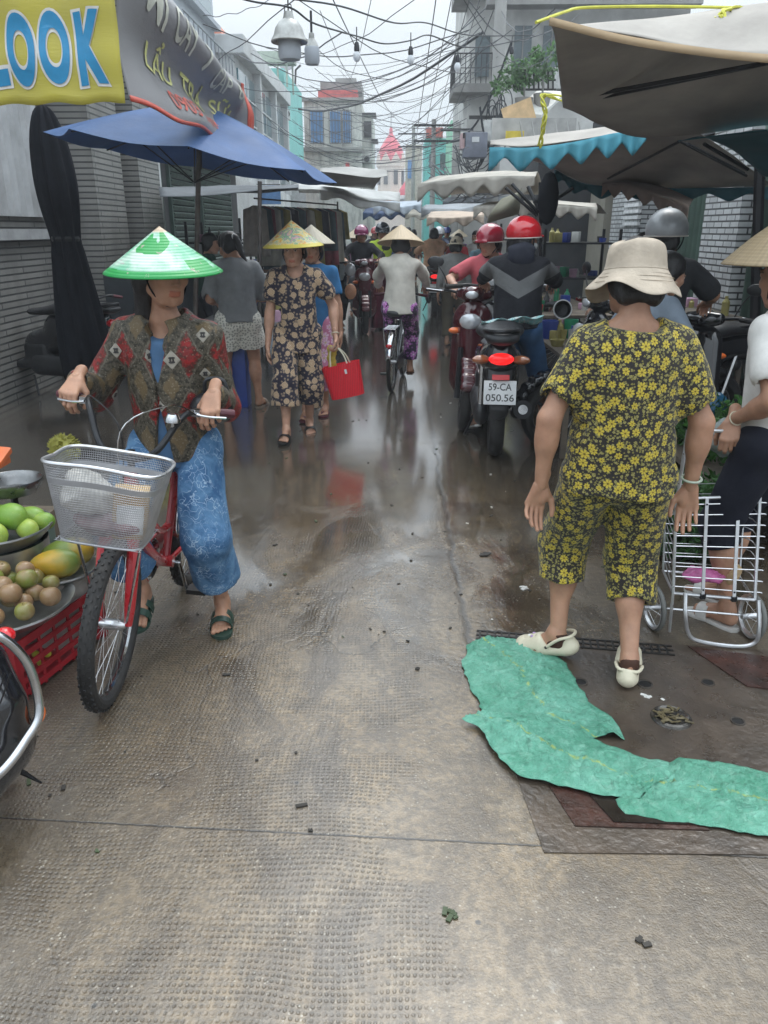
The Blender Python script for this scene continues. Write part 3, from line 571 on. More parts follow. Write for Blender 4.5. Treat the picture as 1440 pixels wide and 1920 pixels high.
# ================================================================== buildings right
t = thing('shop_house', 'shop house with white tiled pillar and dark doorway at the right edge', 'building', (3.6, 8, 0))
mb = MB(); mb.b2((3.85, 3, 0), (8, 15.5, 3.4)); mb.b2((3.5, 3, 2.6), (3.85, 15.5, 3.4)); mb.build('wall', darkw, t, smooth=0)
mb = MB(); mb.b2((3.35, 8.15, .5), (3.84, 9.1, 2.59)); mb.build('tiled_pillar', tilew, t, smooth=0)
mb = MB(); mb.b2((3.45, 11.9, 0), (3.84, 13.4, 2.59)); mb.build('tiled_pillar', tilew, t, smooth=0)
mb = MB()
for z in np.arange(1.65, 2.5, .085): mb.b2((3.42, 11.85, z), (3.47, 12.6, z+.045))
mb.build('vent_block', M('vent_white', (.7, .7, .7), .6), t, smooth=0)
mb = MB(); mb.b2((3.55, 14.3, 0), (3.84, 15.4, 2.3)); mb.build('door', M('beige_door', (.30, .28, .23), .5, 0, .2, 2), t, smooth=0)
curt = M('green_curtain', (.05, .085, .065), .8, 0, .3, 3, .2, 30)
for (y0, y1, x_) in ((9.3, 10.9, 3.5), (7.0, 8.0, 3.45)):
    P = np.array([[(x_+.05*math.sin(y*38)*(1-.3*z/2.4)-.02*z, y+.1*(2.4-z)*(1 if y0 > 9 else -.3)*.3, z) for y in np.linspace(y0, y1, 60)] for z in np.linspace(.2, 2.5, 8)]); mb = MB(); mb.shell(P, .006); mb.build('curtain', curt, t, smooth=180)
# tall grey building
t = thing('apartment_block', 'tall narrow grey apartment block with balconies behind the concrete pole', 'building', (3.5, 27, 0))
grey = lightc
mb = MB(); mb.b2((1.95, 24.5, 0), (2.75, 31, 12.5)); mb.b2((2.75, 23.2, 0), (7.5, 31, 12.5)); mb.build('wall', grey, t, smooth=0)
win = M('dull_window', (.10, .13, .14), .25, 0, .3, 2)
for z in (5.6, 8.2):
    for x_ in (3.0, 3.75): mb = MB(); mb.b2((x_, 23.13, z), (x_+.45, 23.19, z+.95)); f = mb.build('window', win, t, smooth=0); mb = MB(); mb.b2((x_-.05, 23.05, z-.09), (x_+.5, 23.12, z-.01)); mb.bar((x_+.22, 23.11, z), (x_+.22, 23.11, z+.95), .03); mb.build('sill', concm, f, smooth=0)
    mb = MB(); mb.b2((2.1, 24.42, z), (2.5, 24.48, z+1.0)); mb.build('window', win, t, smooth=0)
for (z, x0) in ((5.15, 1.5), (7.5, 1.5), (9.8, 1.5)):
    mb = MB(); mb.b2((x0, 24.0, z), (2.73, 26, z+.22)); s_ = mb.build('balcony', concm, t, smooth=0)
    mb = MB()
    for u in np.linspace(0, 1, 9): mb.tube([(x0+.03, 24.05+1.9*u, z+.22), (x0+.03, 24.05+1.9*u, z+.95)], .012, 4); mb.tube([(x0+.03+1.15*u, 24.05, z+.22), (x0+.03+1.15*u, 24.05, z+.95)], .012, 4)
    mb.tube([(x0+.03, 26, z+.95), (x0+.03, 24.05, z+.95), (2.7, 24.05, z+.95)], .02, 5); mb.tube([(x0+.03, 26, z+.6), (x0+.03, 24.05, z+.6), (2.7, 24.05, z+.6)], .012, 5); mb.build('railing', gratem, s_)
mb = MB(); mb.b2((1.3, 23.5, 9.2), (7.6, 23.9, 9.45)); mb.b2((2.2, 22.6, 6.9), (7.6, 23.1, 7.05)); mb.build('cornice', concm, t, smooth=0)
# lower jumble in front of it (sloping sheet, white boards)
t = thing('shed_roof', 'sloping sheet metal roof with an orange board below the potted plants', 'roof', (3, 15.5, 0))
mb = MB(); P = np.array([PY(957, 210, 15.6), PY(1010, 168, 16.6), PY(1062, 172, 16.6), PY(1015, 215, 15.6)]); mb.add(np.concatenate([P, P-A(0, 0, .05)]), [(0, 1, 2, 3), (7, 6, 5, 4), (0, 3, 7, 4), (1, 0, 4, 5), (2, 1, 5, 6), (3, 2, 6, 7)]); mb.build('sheet', M('pale_sheet', (.55, .54, .50), .5), t, smooth=0)
P = PY(985, 215, 15.5); mb = MB(); mb.box(P+A(-.1, 0, -.05), (.55, .06, .5), rotv((0, 1, 0), -.35)); mb.build('orange_board', M('orange_board', (.62, .42, .22), .6), t, smooth=0)
P = PY(1000, 245, 15.4); mb = MB(); mb.box(P, (1.5, .1, .4)); mb.box(PY(965, 255, 15.2), (.32, .05, .16), mi=1)
for k in range(6): mb.tube([PY(975+22*k, 228, 15.1), PY(980+22*k, 262, 15.1)], .015, 5, mi=0)
mb.build('board', [M('grimy_white', (.40, .39, .37), .7, 0, .4, 3), M('yellow_tin', (.65, .50, .05), .5)], t, smooth=0)
mb = MB(); mb.b2((2.6, 15.7, 0), (6, 18, 2.9)); mb.build('wall', darkw, t, smooth=0)
mb = MB()
for k in range(9): mb.tube([PY(965+9*k, 170, 16.3), PY(965+9*k, 130, 16.3)], .02, 5)
for q in (132, 150, 168): mb.tube([PY(962, q, 16.3), PY(1042, q, 16.3)], .02, 5)
mb.build('railing', gratem, t)
# leafy pot plants on the balcony
def leafy(name, label, blobs, n, col, size, cat='plant', pot=None, group=None, matname=None):
    b = NB(matname or name+'_leaf'); rnd = b.attr('lr')['Vector']; x, _, _ = b.xyz(rnd)
    m_ = b.out(b.mix(x, tuple(q*.45 for q in col), tuple(min(1, q*1.7) for q in col)), .5, 0, None, .3)
    V = []; F = []; C = []; k = 0
    for _ in range(n):
        c, r = random.choice(blobs); d = RNG.normal(size=3); d /= np.linalg.norm(d); p = np.asarray(c)+d*np.asarray(r)*(RNG.uniform(.35, 1.)**.5)
        u = nrm(RNG.normal(size=3)+A(0, 0, .4)); w_ = nrm(np.cross(u, RNG.normal(size=3))); s_ = size*RNG.uniform(.5, 1.4); q = nrm(np.cross(u, w_))*s_*.12
        V += [p, p+u*s_*.5+w_*s_*.28+q, p+u*s_, p+u*s_*.5-w_*s_*.28+q]; F.append((k, k+1, k+2, k+3)); k += 4; C += [[RNG.uniform(), 0, 0]]*4
    mb = MB(); mb.add(V, F); return mb.build(name, m_, smooth=0, attrs={'lr': np.array(C)}) if pot is None else mb.build('leaves', m_, pot, smooth=0, attrs={'lr': np.array(C)})
for i, (px, py, r, lb) in enumerate(((985, 140, .42, 'leafy green balcony plant on the left'), (1020, 132, .42, 'tall leafy green balcony plant beside the canopy edge'))):
    c = PY(px, py, 16); t = thing('potted_plant', lb+', above the sloping sheet roof', 'plant', c-A(0, 0, .6)); leafy('x', '', [(c, (r*.9, .3, r*.45)), (c+A(-.25, 0, .05), (r*.5, .3, r*.6)), (c+A(.2, 0, .3), (r*.35, .2, r*.3)), (c+A(-.45, 0, -.2), (r*.35, .2, r*.3))], 420, (.07, .15, .045), .10, pot=t, matname='balcony_leaf%d' % i)
    mb = MB(); mb.lathe([(.12, 0), (.17, .22), (.0001, .2)], c-A(0, 0, .6), n=14); mb.build('pot', concm, t); mb = MB(); mb.tube([c-A(0, 0, .42), c-A(0, 0, .1), c+A(.05, 0, .2)], .02, 5); mb.build('stem', concm, t)
# far green / teal houses
mint = M('mint_paint', (.30, .60, .42), .6, 0, .1, .6); teal = M('teal_paint', (.18, .58, .55), .6, 0, .15, 1)
t = thing('town_house', 'pale green stepped house left of the tall grey block', 'building', (3.6, 43, 0))
mb = MB(); mb.b2((2.55, 42, 0), (3.3, 46, 6.6)); mb.b2((3.3, 42, 0), (5.5, 46, 7.9)); mb.build('wall', mint, t, smooth=0); mb = MB(); mb.b2((3.25, 41.9, 7.9), (5.5, 46, 8.05)); mb.build('roof', whitep, t, smooth=0)
for x_ in (2.7, 3.5): mb = MB(); mb.b2((x_, 41.93, 5.0), (x_+.4, 41.99, 5.8)); mb.build('window', win, t, smooth=0)
t = thing('town_house', 'turquoise house behind the tangled wires right of the church', 'building', (2.1, 46, 0))
mb = MB(); mb.b2((1.45, 47, 0), (2.9, 51, 6.3)); mb.build('wall', teal, t, smooth=0)
mb = MB(); mb.b2((1.5, 46.6, 6.3), (2.4, 47.3, 6.8)); mb.build('red_tank', M('red_tank', (.5, .1, .07), .6), t, smooth=0)
for z in (3.6, 4.8):
    for x_ in (1.7, 2.3): mb = MB(); mb.b2((x_, 46.93, z), (x_+.35, 46.99, z+.7)); mb.build('window', win, t, smooth=0)
t = thing('town_house', 'narrow beige house with blue window beside the church', 'building', (1, 60, 0))
mb = MB(); mb.b2((.5, 60, 0), (1.65, 64, 7.2)); mb.build('wall', M('beige_house', (.45, .42, .34), .7), t, smooth=0); mb = MB(); mb.b2((.65, 59.93, 5.0), (1.0, 59.99, 6.2)); mb.build('window', blu, t, smooth=0)
# filler houses lining the street further on
for (x0, x1, y0, y1, h_, c_, lb) in ((-7, -3.1, 53, 70, 6.2, (.5, .48, .44), 'low cream house beyond the grey block on the left'), (2.95, 7, 47, 58, 5.2, (.36, .38, .38), 'low grey house beyond the green house on the right'), (-8, -2.9, 71, 95, 5.2, (.42, .45, .47), 'distant grey house row left of the church'), (2.4, 8, 60, 98, 5.0, (.48, .43, .38), 'distant tan house row right of the church')):
    t = thing('town_house', lb, 'building', ((x0+x1)/2, y0, 0)); mb = MB(); mb.b2((x0, y0, 0), (x1, y1, h_)); mb.build('wall', M('filler%d' % int(y0), c_, .7, 0, .2, .6), t, smooth=0)
    xs = x1 if x0 < 0 else x0
    for k in range(int((y1-y0)/3)): mb = MB(); mb.b2((xs-.03, y0+.8+3*k, 3.1), (xs+.03, y0+2.2+3*k, 4.3)); mb.build('window', win, t, smooth=0)
    mb = MB(); mb.b2((x0-.1, y0-.1, h_), (x1+.1, y1+.1, h_+.15)); mb.build('roof', concm, t, smooth=0)
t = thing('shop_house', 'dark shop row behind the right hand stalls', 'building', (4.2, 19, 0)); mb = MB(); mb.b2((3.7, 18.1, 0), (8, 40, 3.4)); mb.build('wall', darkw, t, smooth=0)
for y0 in (19, 23, 27, 31): mb = MB(); mb.b2((3.62, y0, 0), (3.69, y0+2.6, 2.6)); mb.build('shutter', shutm, t, smooth=0)
# ================================================================== CANOPIES
def fabric(name, col, tr=.25, rough=.7, dirt=.5, var=.25): return M(name, col, rough, 0, var, 2.2, .35, 26, dirt, tuple(q*.4 for q in col), tr, .3)
greyc = fabric('grey_brown_canvas', (.42, .385, .345), .10); beige = fabric('beige_canvas', (.50, .46, .40), .2); bluef = fabric('blue_umbrella_cloth', (.075, .15, .33), .22, .55, .35)
tealf = fabric('teal_trim', (.13, .46, .58), .35, .5, .3); whitef = fabric('dirty_white_canvas', (.62, .62, .60), .3); blackf = M('black_cloth', (.009, .010, .014), .9, 0, .3, 6, .2, 40, spec=.15)
tealdark = fabric('dark_teal_cloth', (.03, .12, .15), .1)
polem = M('rusty_steel', (.12, .115, .11), .45, .7, .4, 8, .3, 50, .5, (.12, .05, .02)); blackmet = M('black_metal', (.02, .02, .022), .4, .5, .3, 8)
def valance(mb, edge, drop, waves, mi=1, out=(0, 0, 0)):
    """scalloped strip hanging from an edge polyline"""
    e = crom(edge, 24); n = len(e); s_ = np.linspace(0, 1, n); rows = []
    for t_ in np.linspace(0, 1, 5):
        d = drop*(.72+.28*np.cos(s_*waves*2*PI)); rows.append(e+np.outer(d*t_, (0, 0, -1))+np.outer(.02*np.sin(s_*waves*4*PI)*t_, (0, 1, 0))+np.asarray(out)*t_)
    mb.shell(np.array(rows), .003, mi)
def canopy(label, rows, m, name='canopy', vedge=None, drop=.15, waves=6, vm=None, ribs=(), post=None, sag=.03, n=6, group=None, seed=0, cat='canopy'):
    t = thing(name, label, cat, np.append(np.mean(np.asarray(rows).reshape(-1, 3), 0)[:2], 0), group=group)
    P = sheetpts(rows, n); P[..., 2] += .012*vnoise(P, 5, seed, 2)*sag/.03; mb = MB(); mb.shell(P, .003); mb.build('cloth', m, t, smooth=180)
    if vedge is not None: mb = MB(); valance(mb, vedge, drop, waves, 0); mb.build('valance', vm or m, t, smooth=180)
    for a, b_ in ribs: mb = MB(); mb.tube([a, b_], .011, 6); mb.build('rib', blackmet, t)
    if post: mb = MB(); mb.tube(post, .022, 8); mb.build('post', polem, t)
    return t
def umbrella(label, cx, cy, zr, Rr, H, n, m, roll=(0, 0), pole=None, name='parasol', rot=0, vm=None, drop=0, ribm=None, group=None, segs=8):
    t = thing(name, label, 'parasol', (cx, cy, 0), group=group); mb = MB(); rg = np.linspace(0, 1, segs); aa = np.arange(n*6+1)*2*PI/(n*6)+rot; P = np.zeros((segs, len(aa), 3))
    T = rotv((1, 0, 0), roll[1])@rotv((0, 1, 0), roll[0])
    for i, r_ in enumerate(rg):
        for j, a in enumerate(aa):
            f = (j % 6)/6; s_ = math.sin(PI*f); rr = Rr*r_*(1-.07*s_*r_)*math.cos(PI/n)/math.cos((f-.5)*2*PI/n)*1.0/ math.cos(PI/n); rr = Rr*r_*(math.cos(PI/n)/math.cos((f-.5)*2*PI/n))*(1-.03*s_)
            P[i, j] = A(cx, cy, zr)+T@A(rr*math.cos(a), rr*math.sin(a), H*(1-r_**1.25)-.03*s_*r_)
    mb.shell(P, .003); mb.build('canopy', m, t, smooth=50)
    if drop: mb = MB(); valance(mb, P[-1], drop, n*2, 0); mb.build('valance', vm, t, smooth=180)
    for k in range(n):
        a = rot+k*2*PI/n; e = A(cx, cy, zr)+T@A(Rr*.98*math.cos(a), Rr*.98*math.sin(a), -.01); hub = A(cx, cy, zr)+T@A(0, 0, H-.03); mid = e*.55+hub*.45-A(0, 0, .02)
        mb = MB(); mb.tube([hub, mid, e], .006, 5); mb.tube([mid, A(cx, cy, zr)+T@A(0, 0, H-.55)], .005, 5); mb.build('rib', ribm or blackmet, t)
    top = A(cx, cy, zr)+T@A(0, 0, H+.05); bot = pole if pole is not None else A(cx, cy, 0); mb = MB(); mb.tube([bot, top], .02, 8); mb.build('pole', polem, t); return t
umbrella('large open blue parasol above the left pavement', -1.53, 6.35, 2.10, 1.08, .38, 8, bluef, (R(8.5), R(-1)), A(-1.75, 6.4, 0), rot=.2)
# folded black parasol by the tiled pillar
t = thing('folded_parasol', 'tall folded black parasol standing by the tiled pillar', 'parasol', PY(125, 640, 7.0)*A(1, 1, 0)); fx, fy = PY(118, 400, 7.0)[:2]
prof = [(.20, .35), (.20, .6), (.165, 1.0), (.125, 1.38), (.11, 1.52), (.14, 1.78), (.15, 2.02), (.125, 2.3), (.07, 2.5), (.0001, 2.56)]
P = []
for r_, h_ in crom([(a, b_, 0) for a, b_ in prof], 4)[:, :2]:
    P.append([(fx-.05*(h_-1.5)+r_*(1+.16*math.sin(9*a+h_))*math.cos(a), fy+r_*(1+.16*math.sin(9*a+h_))*math.sin(a), h_) for a in np.linspace(0, 2*PI, 73)])
mb = MB(); mb.shell(np.array(P)[::-1], .004); mb.build('cloth', blackf, t, smooth=180); mb = MB(); mb.tube([(fx, fy, 0), (fx, fy, .4)], .02, 8); mb.build('pole', polem, t)
mb = MB(); mb.lathe([(.118, 1.5), (.124, 1.52), (.118, 1.54)], (fx, fy, 0), n=30, close=True); mb.build('strap', blackmet, t)
# banners ---------------------------------------------------------------
def vinylm(name, col, crease=.3):
    b = NB(name); v = b.obj(); c = b.mix(b.ramp(b.noise(v, 3, 6), [(.35, 0.), (.7, .35)]), col, tuple(q*.6+.1 for q in col)); h = b.noise(b.mapping(v, sc=(1, 1, 9)), 14, 5, .6, .5)
    return b.out(c, .34, 0, b.bump(h, crease, .006), .15, .5)
yelv = vinylm('yellow_vinyl', (.56, .48, .065)); darkv = vinylm('dark_vinyl', (.26, .25, .255), .2)
t = thing('banner', 'yellow vinyl banner with big blue letters hanging at the top left', 'banner', (-1.9, 4.38, 0))
b0 = PY(-160, 200, 4.4); b1 = PY(236, 192, 4.4); hh = 1.02
def yb(u, v): return b0*(1-u)+b1*u+A(0, .012*math.sin(u*17+v*3)+.006*math.sin(v*25), v*hh+.006*math.sin(u*30))
mb = MB(); mb.shell(np.array([[yb(u, v) for u in np.linspace(0, 1, 40)] for v in np.linspace(0, 1, 24)]), .002); mb.build('sheet', yelv, t, smooth=180)
W_ = np.linalg.norm(b1-b0); bl = M('banner_blue', (.02, .24, .46), .4, 0, .1, 20); wh = M('banner_white', (.70, .66, .62), .45, 0, .12, 20)
uL = lambda px: (PY(px, 100, 4.4)[0]-b0[0])/(b1[0]-b0[0])
for (ch, pa, pb) in (('L', -52, 14), ('O', 12, 72), ('O', 74, 134), ('K', 142, 203)):
    for lay, (bo, mt, off) in enumerate(((.085, wh, .005), (.045, bl, .009))):
        u0, u1 = uL(pa), uL(pb); za = (PY(100, 158, 4.4)[2]-b1[2])/hh; zb = (PY(100, 20, 4.4)[2]-b1[2])/hh; uc = (u0+u1)/2; vc = (za+zb)/2
        bm_ = text_mesh(ch, (zb-za)*hh*(1 if lay else 1.08), (u1-u0)*W_*(.90 if lay else 1.04), bold=bo)
        mb = MB(); text_on(mb, bm_, lambda x, y: yb(uc+x/W_, vc+y/hh)-A(0, off, 0), .05); mb.build('letter' if lay else 'letter_outline', mt, t, smooth=180)
mb = MB(); mb.tube([yb(0, 1), yb(1, 1)+A(.02, 0, 0)], .006, 6); mb.build('rope', whitep, t)
t = thing('banner', 'dark glossy menu banner sagging along the left stall front', 'banner', (-1.3, 5.6, 0))
c0 = PY(238, 190, 4.45); c1 = PY(470, 285, 7.0); d1 = PY(466, 160, 7.0); d0 = c0+A(0, 0, .98)
def db(u, v):
    w_ = u; sag = 4*u*(1-u); p = (c0*(1-u)+c1*u)*(1-v)+(d0*(1-u)+d1*u)*v; p = p+A(0, 0, -.10*sag*v-.02*sag)
    f = .075*math.sin(9*(v+.55*(u-.5)**2)+1)*(.25+.75*sag)+.05*math.sin(22*u-5*v)*u*u*(1-.5*v); return p+A(f, 0, .01*math.sin(20*u))
mb = MB(); mb.shell(np.array([[db(u, v) for u in np.linspace(0, 1, 90)] for v in np.linspace(0, 1, 50)]), .002); mb.build('sheet', darkv, t, smooth=180)
Wd = np.linalg.norm(c1-c0); ltw = M('banner_pale_letters', (.58, .57, .48), .5); lty = M('banner_yellow_letters', (.58, .56, .2), .5); ltr = M('banner_red_trim', (.50, .07, .04), .5)
def dbo(u, v, o): 
    p = db(u, v); return p+A(-o if False else o, 0, 0)
for (s_, vv, hgt, wd, mt, mir) in (('MÌ CAY 7 CẤP ĐỘ', .72, .17, 1.9, ltw, 0), ('LẨU TRÀ SỮA', .42, .13, 1.7, lty, 0), ('0903 718 255', .17, .09, 1.3, ltr, 0)):
    ws = s_.split(' '); tot = len(s_); pos = 0
    for w_ in ws:
        cx_ = ((pos+len(w_)/2)/tot-.5)*wd; bm_ = text_mesh(w_, hgt*(1.25 if w_ in ('CẤP', 'ĐỘ', 'MÌ', 'LẨU', 'SỮA', 'TRÀ') else 1), wd*len(w_)/tot, bold=.01); mb = MB(); text_on(mb, bm_, lambda x, y: dbo(.5+(cx_+x)/Wd, vv+y/.7, .008), .05); mb.build('word', mt, t, smooth=180); pos += len(w_)+1
for (v0, v1, u0, u1) in ((.0, .03, 0, 1), (.0, 1, .965, 1)):
    mb = MB(); mb.shell(np.array([[dbo(u, v, .006) for u in np.linspace(u0, u1, 60 if u0 == 0 else 3)] for v in np.linspace(v0, v1, 3 if u0 == 0 else 40)]), .0015); mb.build('border', ltr, t, smooth=180)
# big grey-brown umbrella top right
K = lambda px, py, Y: PY(px, py, Y)
nA, nB, nC, nD, nE = K(1030, 32, 3.3), K(1200, 72, 3.25), K(1440, 102, 3.2), K(1620, 100, 3.1), K(1750, 90, 3.0)
fA, fB, fC, fD, fE = K(1056, 197, 4.85), K(1190, 256, 5.3), K(1330, 246, 5.3), K(1450, 232, 5.2), K(1650, 220, 5.1)
def ridge(a, b_, up, t_=.35): return a*(1-t_)+b_*t_+A(0, 0, up)
rows = [[nA, nB, nC, nD, nE], [ridge(nA, fA, .02, .18), ridge(nB, fB, .14, .18), ridge(nC, fC, .25, .18), ridge(nD, fD, .26, .18), ridge(nE, fE, .24, .18)], [ridge(nA, fA, .01, .5), ridge(nB, fB, .16, .5), ridge(nC, fC, .28, .5), ridge(nD, fD, .28, .5), ridge(nE, fE, .28, .5)], [fA, fB, fC, fD, fE]]
t = canopy('huge weathered grey brown canvas parasol filling the top right corner', rows, greyc, 'parasol', ribs=[(K(1110, 178, 4.6), K(1440, 118, 3.9)), (K(1440, 118, 3.9), K(1060, 196, 4.85))], cat='parasol', n=8)
mb = MB(); mb.tube([(2.35, 4.4, 0), (2.3, 4.3, 2.5)], .022, 8); mb.build('pole', polem, t)
mb = MB(); q0 = crom([nA, nB, nC, nD, nE], 10); mb.shell(np.array([q0+A(0, -.004, 0), q0+A(0, -.006, -.028)]), .002); mb.build('hem', fabric('tan_hem', (.50, .36, .22), .1), t, smooth=180)
ropem = M('yellow_rope', (.62, .60, .08), .6, 0, .2, 20); mb = MB(); mb.tube(crom([K(1005, 42, 3.35), K(1060, 22, 3.5), K(1100, 14, 3.6), K(1250, 12, 3.6), K(1450, 16, 3.6), K(1700, 20, 3.6)], 6), .006, 6); tag(mb.build('rope', ropem), 'yellow plastic rope stretched along the top of the big grey parasol', 'rope')
for k, (pp, lb) in enumerate((([(1085, 195, 5.6), (1020, 178, 5.7), (1022, 215, 5.7), (1012, 275, 5.8)], 'frayed yellow rope tied at the teal trimmed awning corner'), ([(1392, 20, 3.55), (1365, 22, 3.5), (1345, 40, 3.45)], 'loose yellow rope end lying on the big grey parasol'))):
    mb = MB(); c = crom([K(*p) for p in pp], 8)
    for j in range(4): mb.tube(c+.012*np.stack([np.sin(np.arange(len(c))*.9+j*2), np.cos(np.arange(len(c))*.7+j), np.sin(np.arange(len(c))*.5+j*3)], 1), .006, 5)
    tag(mb.build('rope', ropem), lb, 'rope')
# teal trimmed umbrella
e0 = [K(918, 288, 6.0), K(1000, 288, 5.95), K(1080, 275, 5.9), K(1150, 258, 5.9), K(1213, 258, 5.9)]
r0 = [K(935, 268, 6.5), K(1010, 262, 6.7), K(1090, 250, 6.8), K(1195, 243, 6.8), K(1300, 240, 6.8)]
f0 = [K(1040, 318, 8.2), K(1100, 345, 8.3), K(1200, 350, 8.2), K(1330, 352, 8.0), K(1450, 350, 7.6)]
e0b = [K(918, 288-12, 6.0), K(1000, 276, 5.95), K(1080, 265, 5.9), K(1150, 250, 5.9), K(1213, 244, 5.9)]
t = canopy('grey canvas parasol with a scalloped light blue edge', [e0b, r0, f0], greyc, 'parasol', vedge=e0b, drop=.155, waves=5.5, vm=tealf, ribs=[(K(1140, 335, 8), K(1275, 265, 6.6)), (K(1275, 265, 6.6), K(1400, 330, 7)), (K(1290, 270, 6.6), K(1395, 325, 7))], cat='parasol')
mb = MB(); valance(mb, f0, .12, 6, 0); mb.build('back_valance', tealdark, t, smooth=180); mb = MB(); mb.tube([K(1412, 700, 6.9), K(1425, 300, 6.9)], .045, 8); mb.build('post', blackmet, t)  # back valance in a darkened teal trim colour, its shade painted in
t = canopy('dark teal parasol corner under the big grey canvas at the right edge', [[K(1270, 262, 4.9), K(1340, 250, 4.8), K(1480, 238, 4.6)], [K(1330, 258, 5.3), K(1400, 262, 5.3), K(1500, 262, 5.2)], [K(1410, 310, 5.9), K(1440, 330, 5.8), K(1520, 330, 5.7)]], tealdark, 'parasol', ribs=[(K(1320, 270, 5.2), K(1402, 318, 5.4))], cat='parasol')
# beige awnings further right
def row(pts): return [K(*p) for p in pts]
canopy('long beige scalloped awning across the right side stalls', [row([(783, 345, 11), (860, 335, 10.3), (930, 330, 9.7), (1003, 330, 9)]), row([(830, 330, 12.2), (900, 325, 11.5), (960, 322, 11), (1010, 325, 10.2)]), row([(840, 365, 13), (900, 362, 12.5), (960, 362, 12), (1020, 365, 11)])], beige, vedge=row([(783, 345, 11), (860, 335, 10.3), (930, 330, 9.7), (1003, 330, 9)]), drop=.22, waves=4.5)
canopy('beige scalloped awning above the red helmeted riders', [row([(888, 388, 10), (960, 384, 9.7), (1040, 384, 9.5), (1120, 390, 9.3)]), row([(930, 378, 10.8), (980, 376, 10.7), (1050, 376, 10.6), (1120, 380, 10.4)]), row([(940, 400, 12), (1000, 400, 12), (1060, 400, 12), (1140, 402, 12)])], beige, vedge=row([(888, 388, 10), (960, 384, 9.7), (1040, 384, 9.5), (1120, 390, 9.3)]), drop=.14, waves=7)
canopy('brown scalloped awning strip beside the white tiled pillar', [row([(1130, 342, 8.2), (1180, 348, 7.8), (1240, 368, 7.4), (1292, 388, 7.0)]), row([(1140, 332, 8.8), (1190, 338, 8.4), (1250, 355, 8.0), (1300, 375, 7.6)])], fabric('brown_canvas', (.26, .20, .165), .1), vedge=row([(1130, 342, 8.2), (1180, 348, 7.8), (1240, 368, 7.4), (1292, 388, 7.0)]), drop=.13, waves=6)
canopy('hanging olive grey tarpaulin sheet left of the red helmet', [row([(940, 372, 8.2), (972, 360, 8.2), (978, 352, 8.2)]), row([(920, 395, 8.15), (950, 388, 8.1), (975, 385, 8.2)]), row([(912, 418, 8.2), (940, 410, 8.2), (972, 402, 8.2)])], fabric('olive_tarp', (.24, .23, .17), .15), name='hanging_cloth', cat='tarpaulin')
t = thing('closed_parasol', 'bundle of folded black parasol arms above the red helmet', 'parasol frame', K(1015, 640, 8)*A(1, 1, 0)); mb = MB()
for a, b_ in (((1013, 640), (1013, 342)), ((1010, 400), (960, 345)), ((1010, 392), (990, 350)), ((1015, 385), (1035, 345)), ((1010, 395), (1075, 352)), ((1008, 405), (948, 352)), ((1000, 378), (1030, 378))): mb.tube([K(*a, 8.0), K(*b_, 8.0+.1*random.random())], .018, 6)
mb.build('arms', blackmet, t); mb = MB(); mb.ell(K(1028, 372, 7.95), (.10, .10, .24)); mb.build('wrapped_cloth', blackf, t)
# left canopies beyond the blue umbrella
canopy('sagging grey canvas parasol right behind the blue one', [row([(600, 322, 8.0), (650, 328, 8.2), (700, 330, 8.4), (728, 325, 8.6)]), row([(600, 316, 9.0), (650, 316, 9.2), (690, 318, 9.3), (722, 320, 9.3)]), row([(605, 345, 10.5), (640, 350, 10.6), (680, 352, 10.6), (700, 355, 10.6)])], fabric('slate_canvas', (.36, .35, .33), .12), 'parasol', cat='parasol', post=[K(487, 640, 8.6), K(487, 340, 8.6)])
canopy('low pale grey canvas hanging over the clothes stall', [row([(540, 352, 10), (610, 356, 10), (680, 372, 10.5), (750, 378, 11)]), row([(560, 345, 11), (620, 348, 11), (690, 356, 11.5), (750, 362, 12)]), row([(560, 362, 13), (620, 362, 13), (690, 368, 13), (745, 372, 13)])], whitef, 'parasol', vedge=row([(600, 355, 10), (650, 366, 10.3), (700, 377, 10.7), (750, 380, 11)]), drop=.12, waves=2, cat='parasol')
canopy('dark grey canvas sheet over the left stalls behind the conical hat', [row([(300, 372, 8.5), (380, 368, 8.8), (480, 360, 9), (560, 352, 9.5)]), row([(300, 352, 9.5), (380, 350, 10), (480, 350, 10), (560, 346, 11)]), row([(320, 360, 13), (400, 360, 13), (480, 360, 13), (560, 358, 13)])], fabric('charcoal_canvas', (.10, .11, .12), .08))
far = [('small pale blue awning far down the left side', 700, 790, 383, 14, -1, (.45, .5, .55)), ('grey tin awning in the middle distance behind the tan rider', 790, 905, 388, 15, 1, (.38, .40, .42)), ('white and orange awning above the grey shirt shopper', 800, 908, 403, 13, 1, (.62, .50, .40)), ('distant dark blue awning at the far left', 680, 760, 395, 17, -1, (.06, .09, .16)), ('distant dark tin awning at the far right', 830, 960, 375, 20, 1, (.12, .13, .14)), ('distant beige awning low in the middle of the street', 760, 850, 398, 24, 1, (.5, .46, .38)), ('distant white awning beneath the church', 690, 760, 372, 26, -1, (.55, .55, .55))]
for i, (lb, xa, xb, y_, Y_, s_, c_) in enumerate(far):
    k = 3 if s_ > 0 else -3; m_ = fabric('far_awning%d' % i, c_, .2)
    canopy(lb, [row([(xa, y_+4, Y_), ((xa+xb)/2, y_+5, Y_), (xb, y_, Y_)]), row([(xa+8, y_-5, Y_+1), ((xa+xb)/2, y_-6, Y_+1), (xb, y_-6, Y_+1)]), row([(xa+8, y_+3, Y_+2.6), ((xa+xb)/2, y_+4, Y_+2.6), (xb, y_, Y_+2.6)])], m_, vedge=row([(xa, y_+4, Y_), ((xa+xb)/2, y_+5, Y_), (xb, y_, Y_)]), drop=.14, waves=3, group='awnings far down the street')
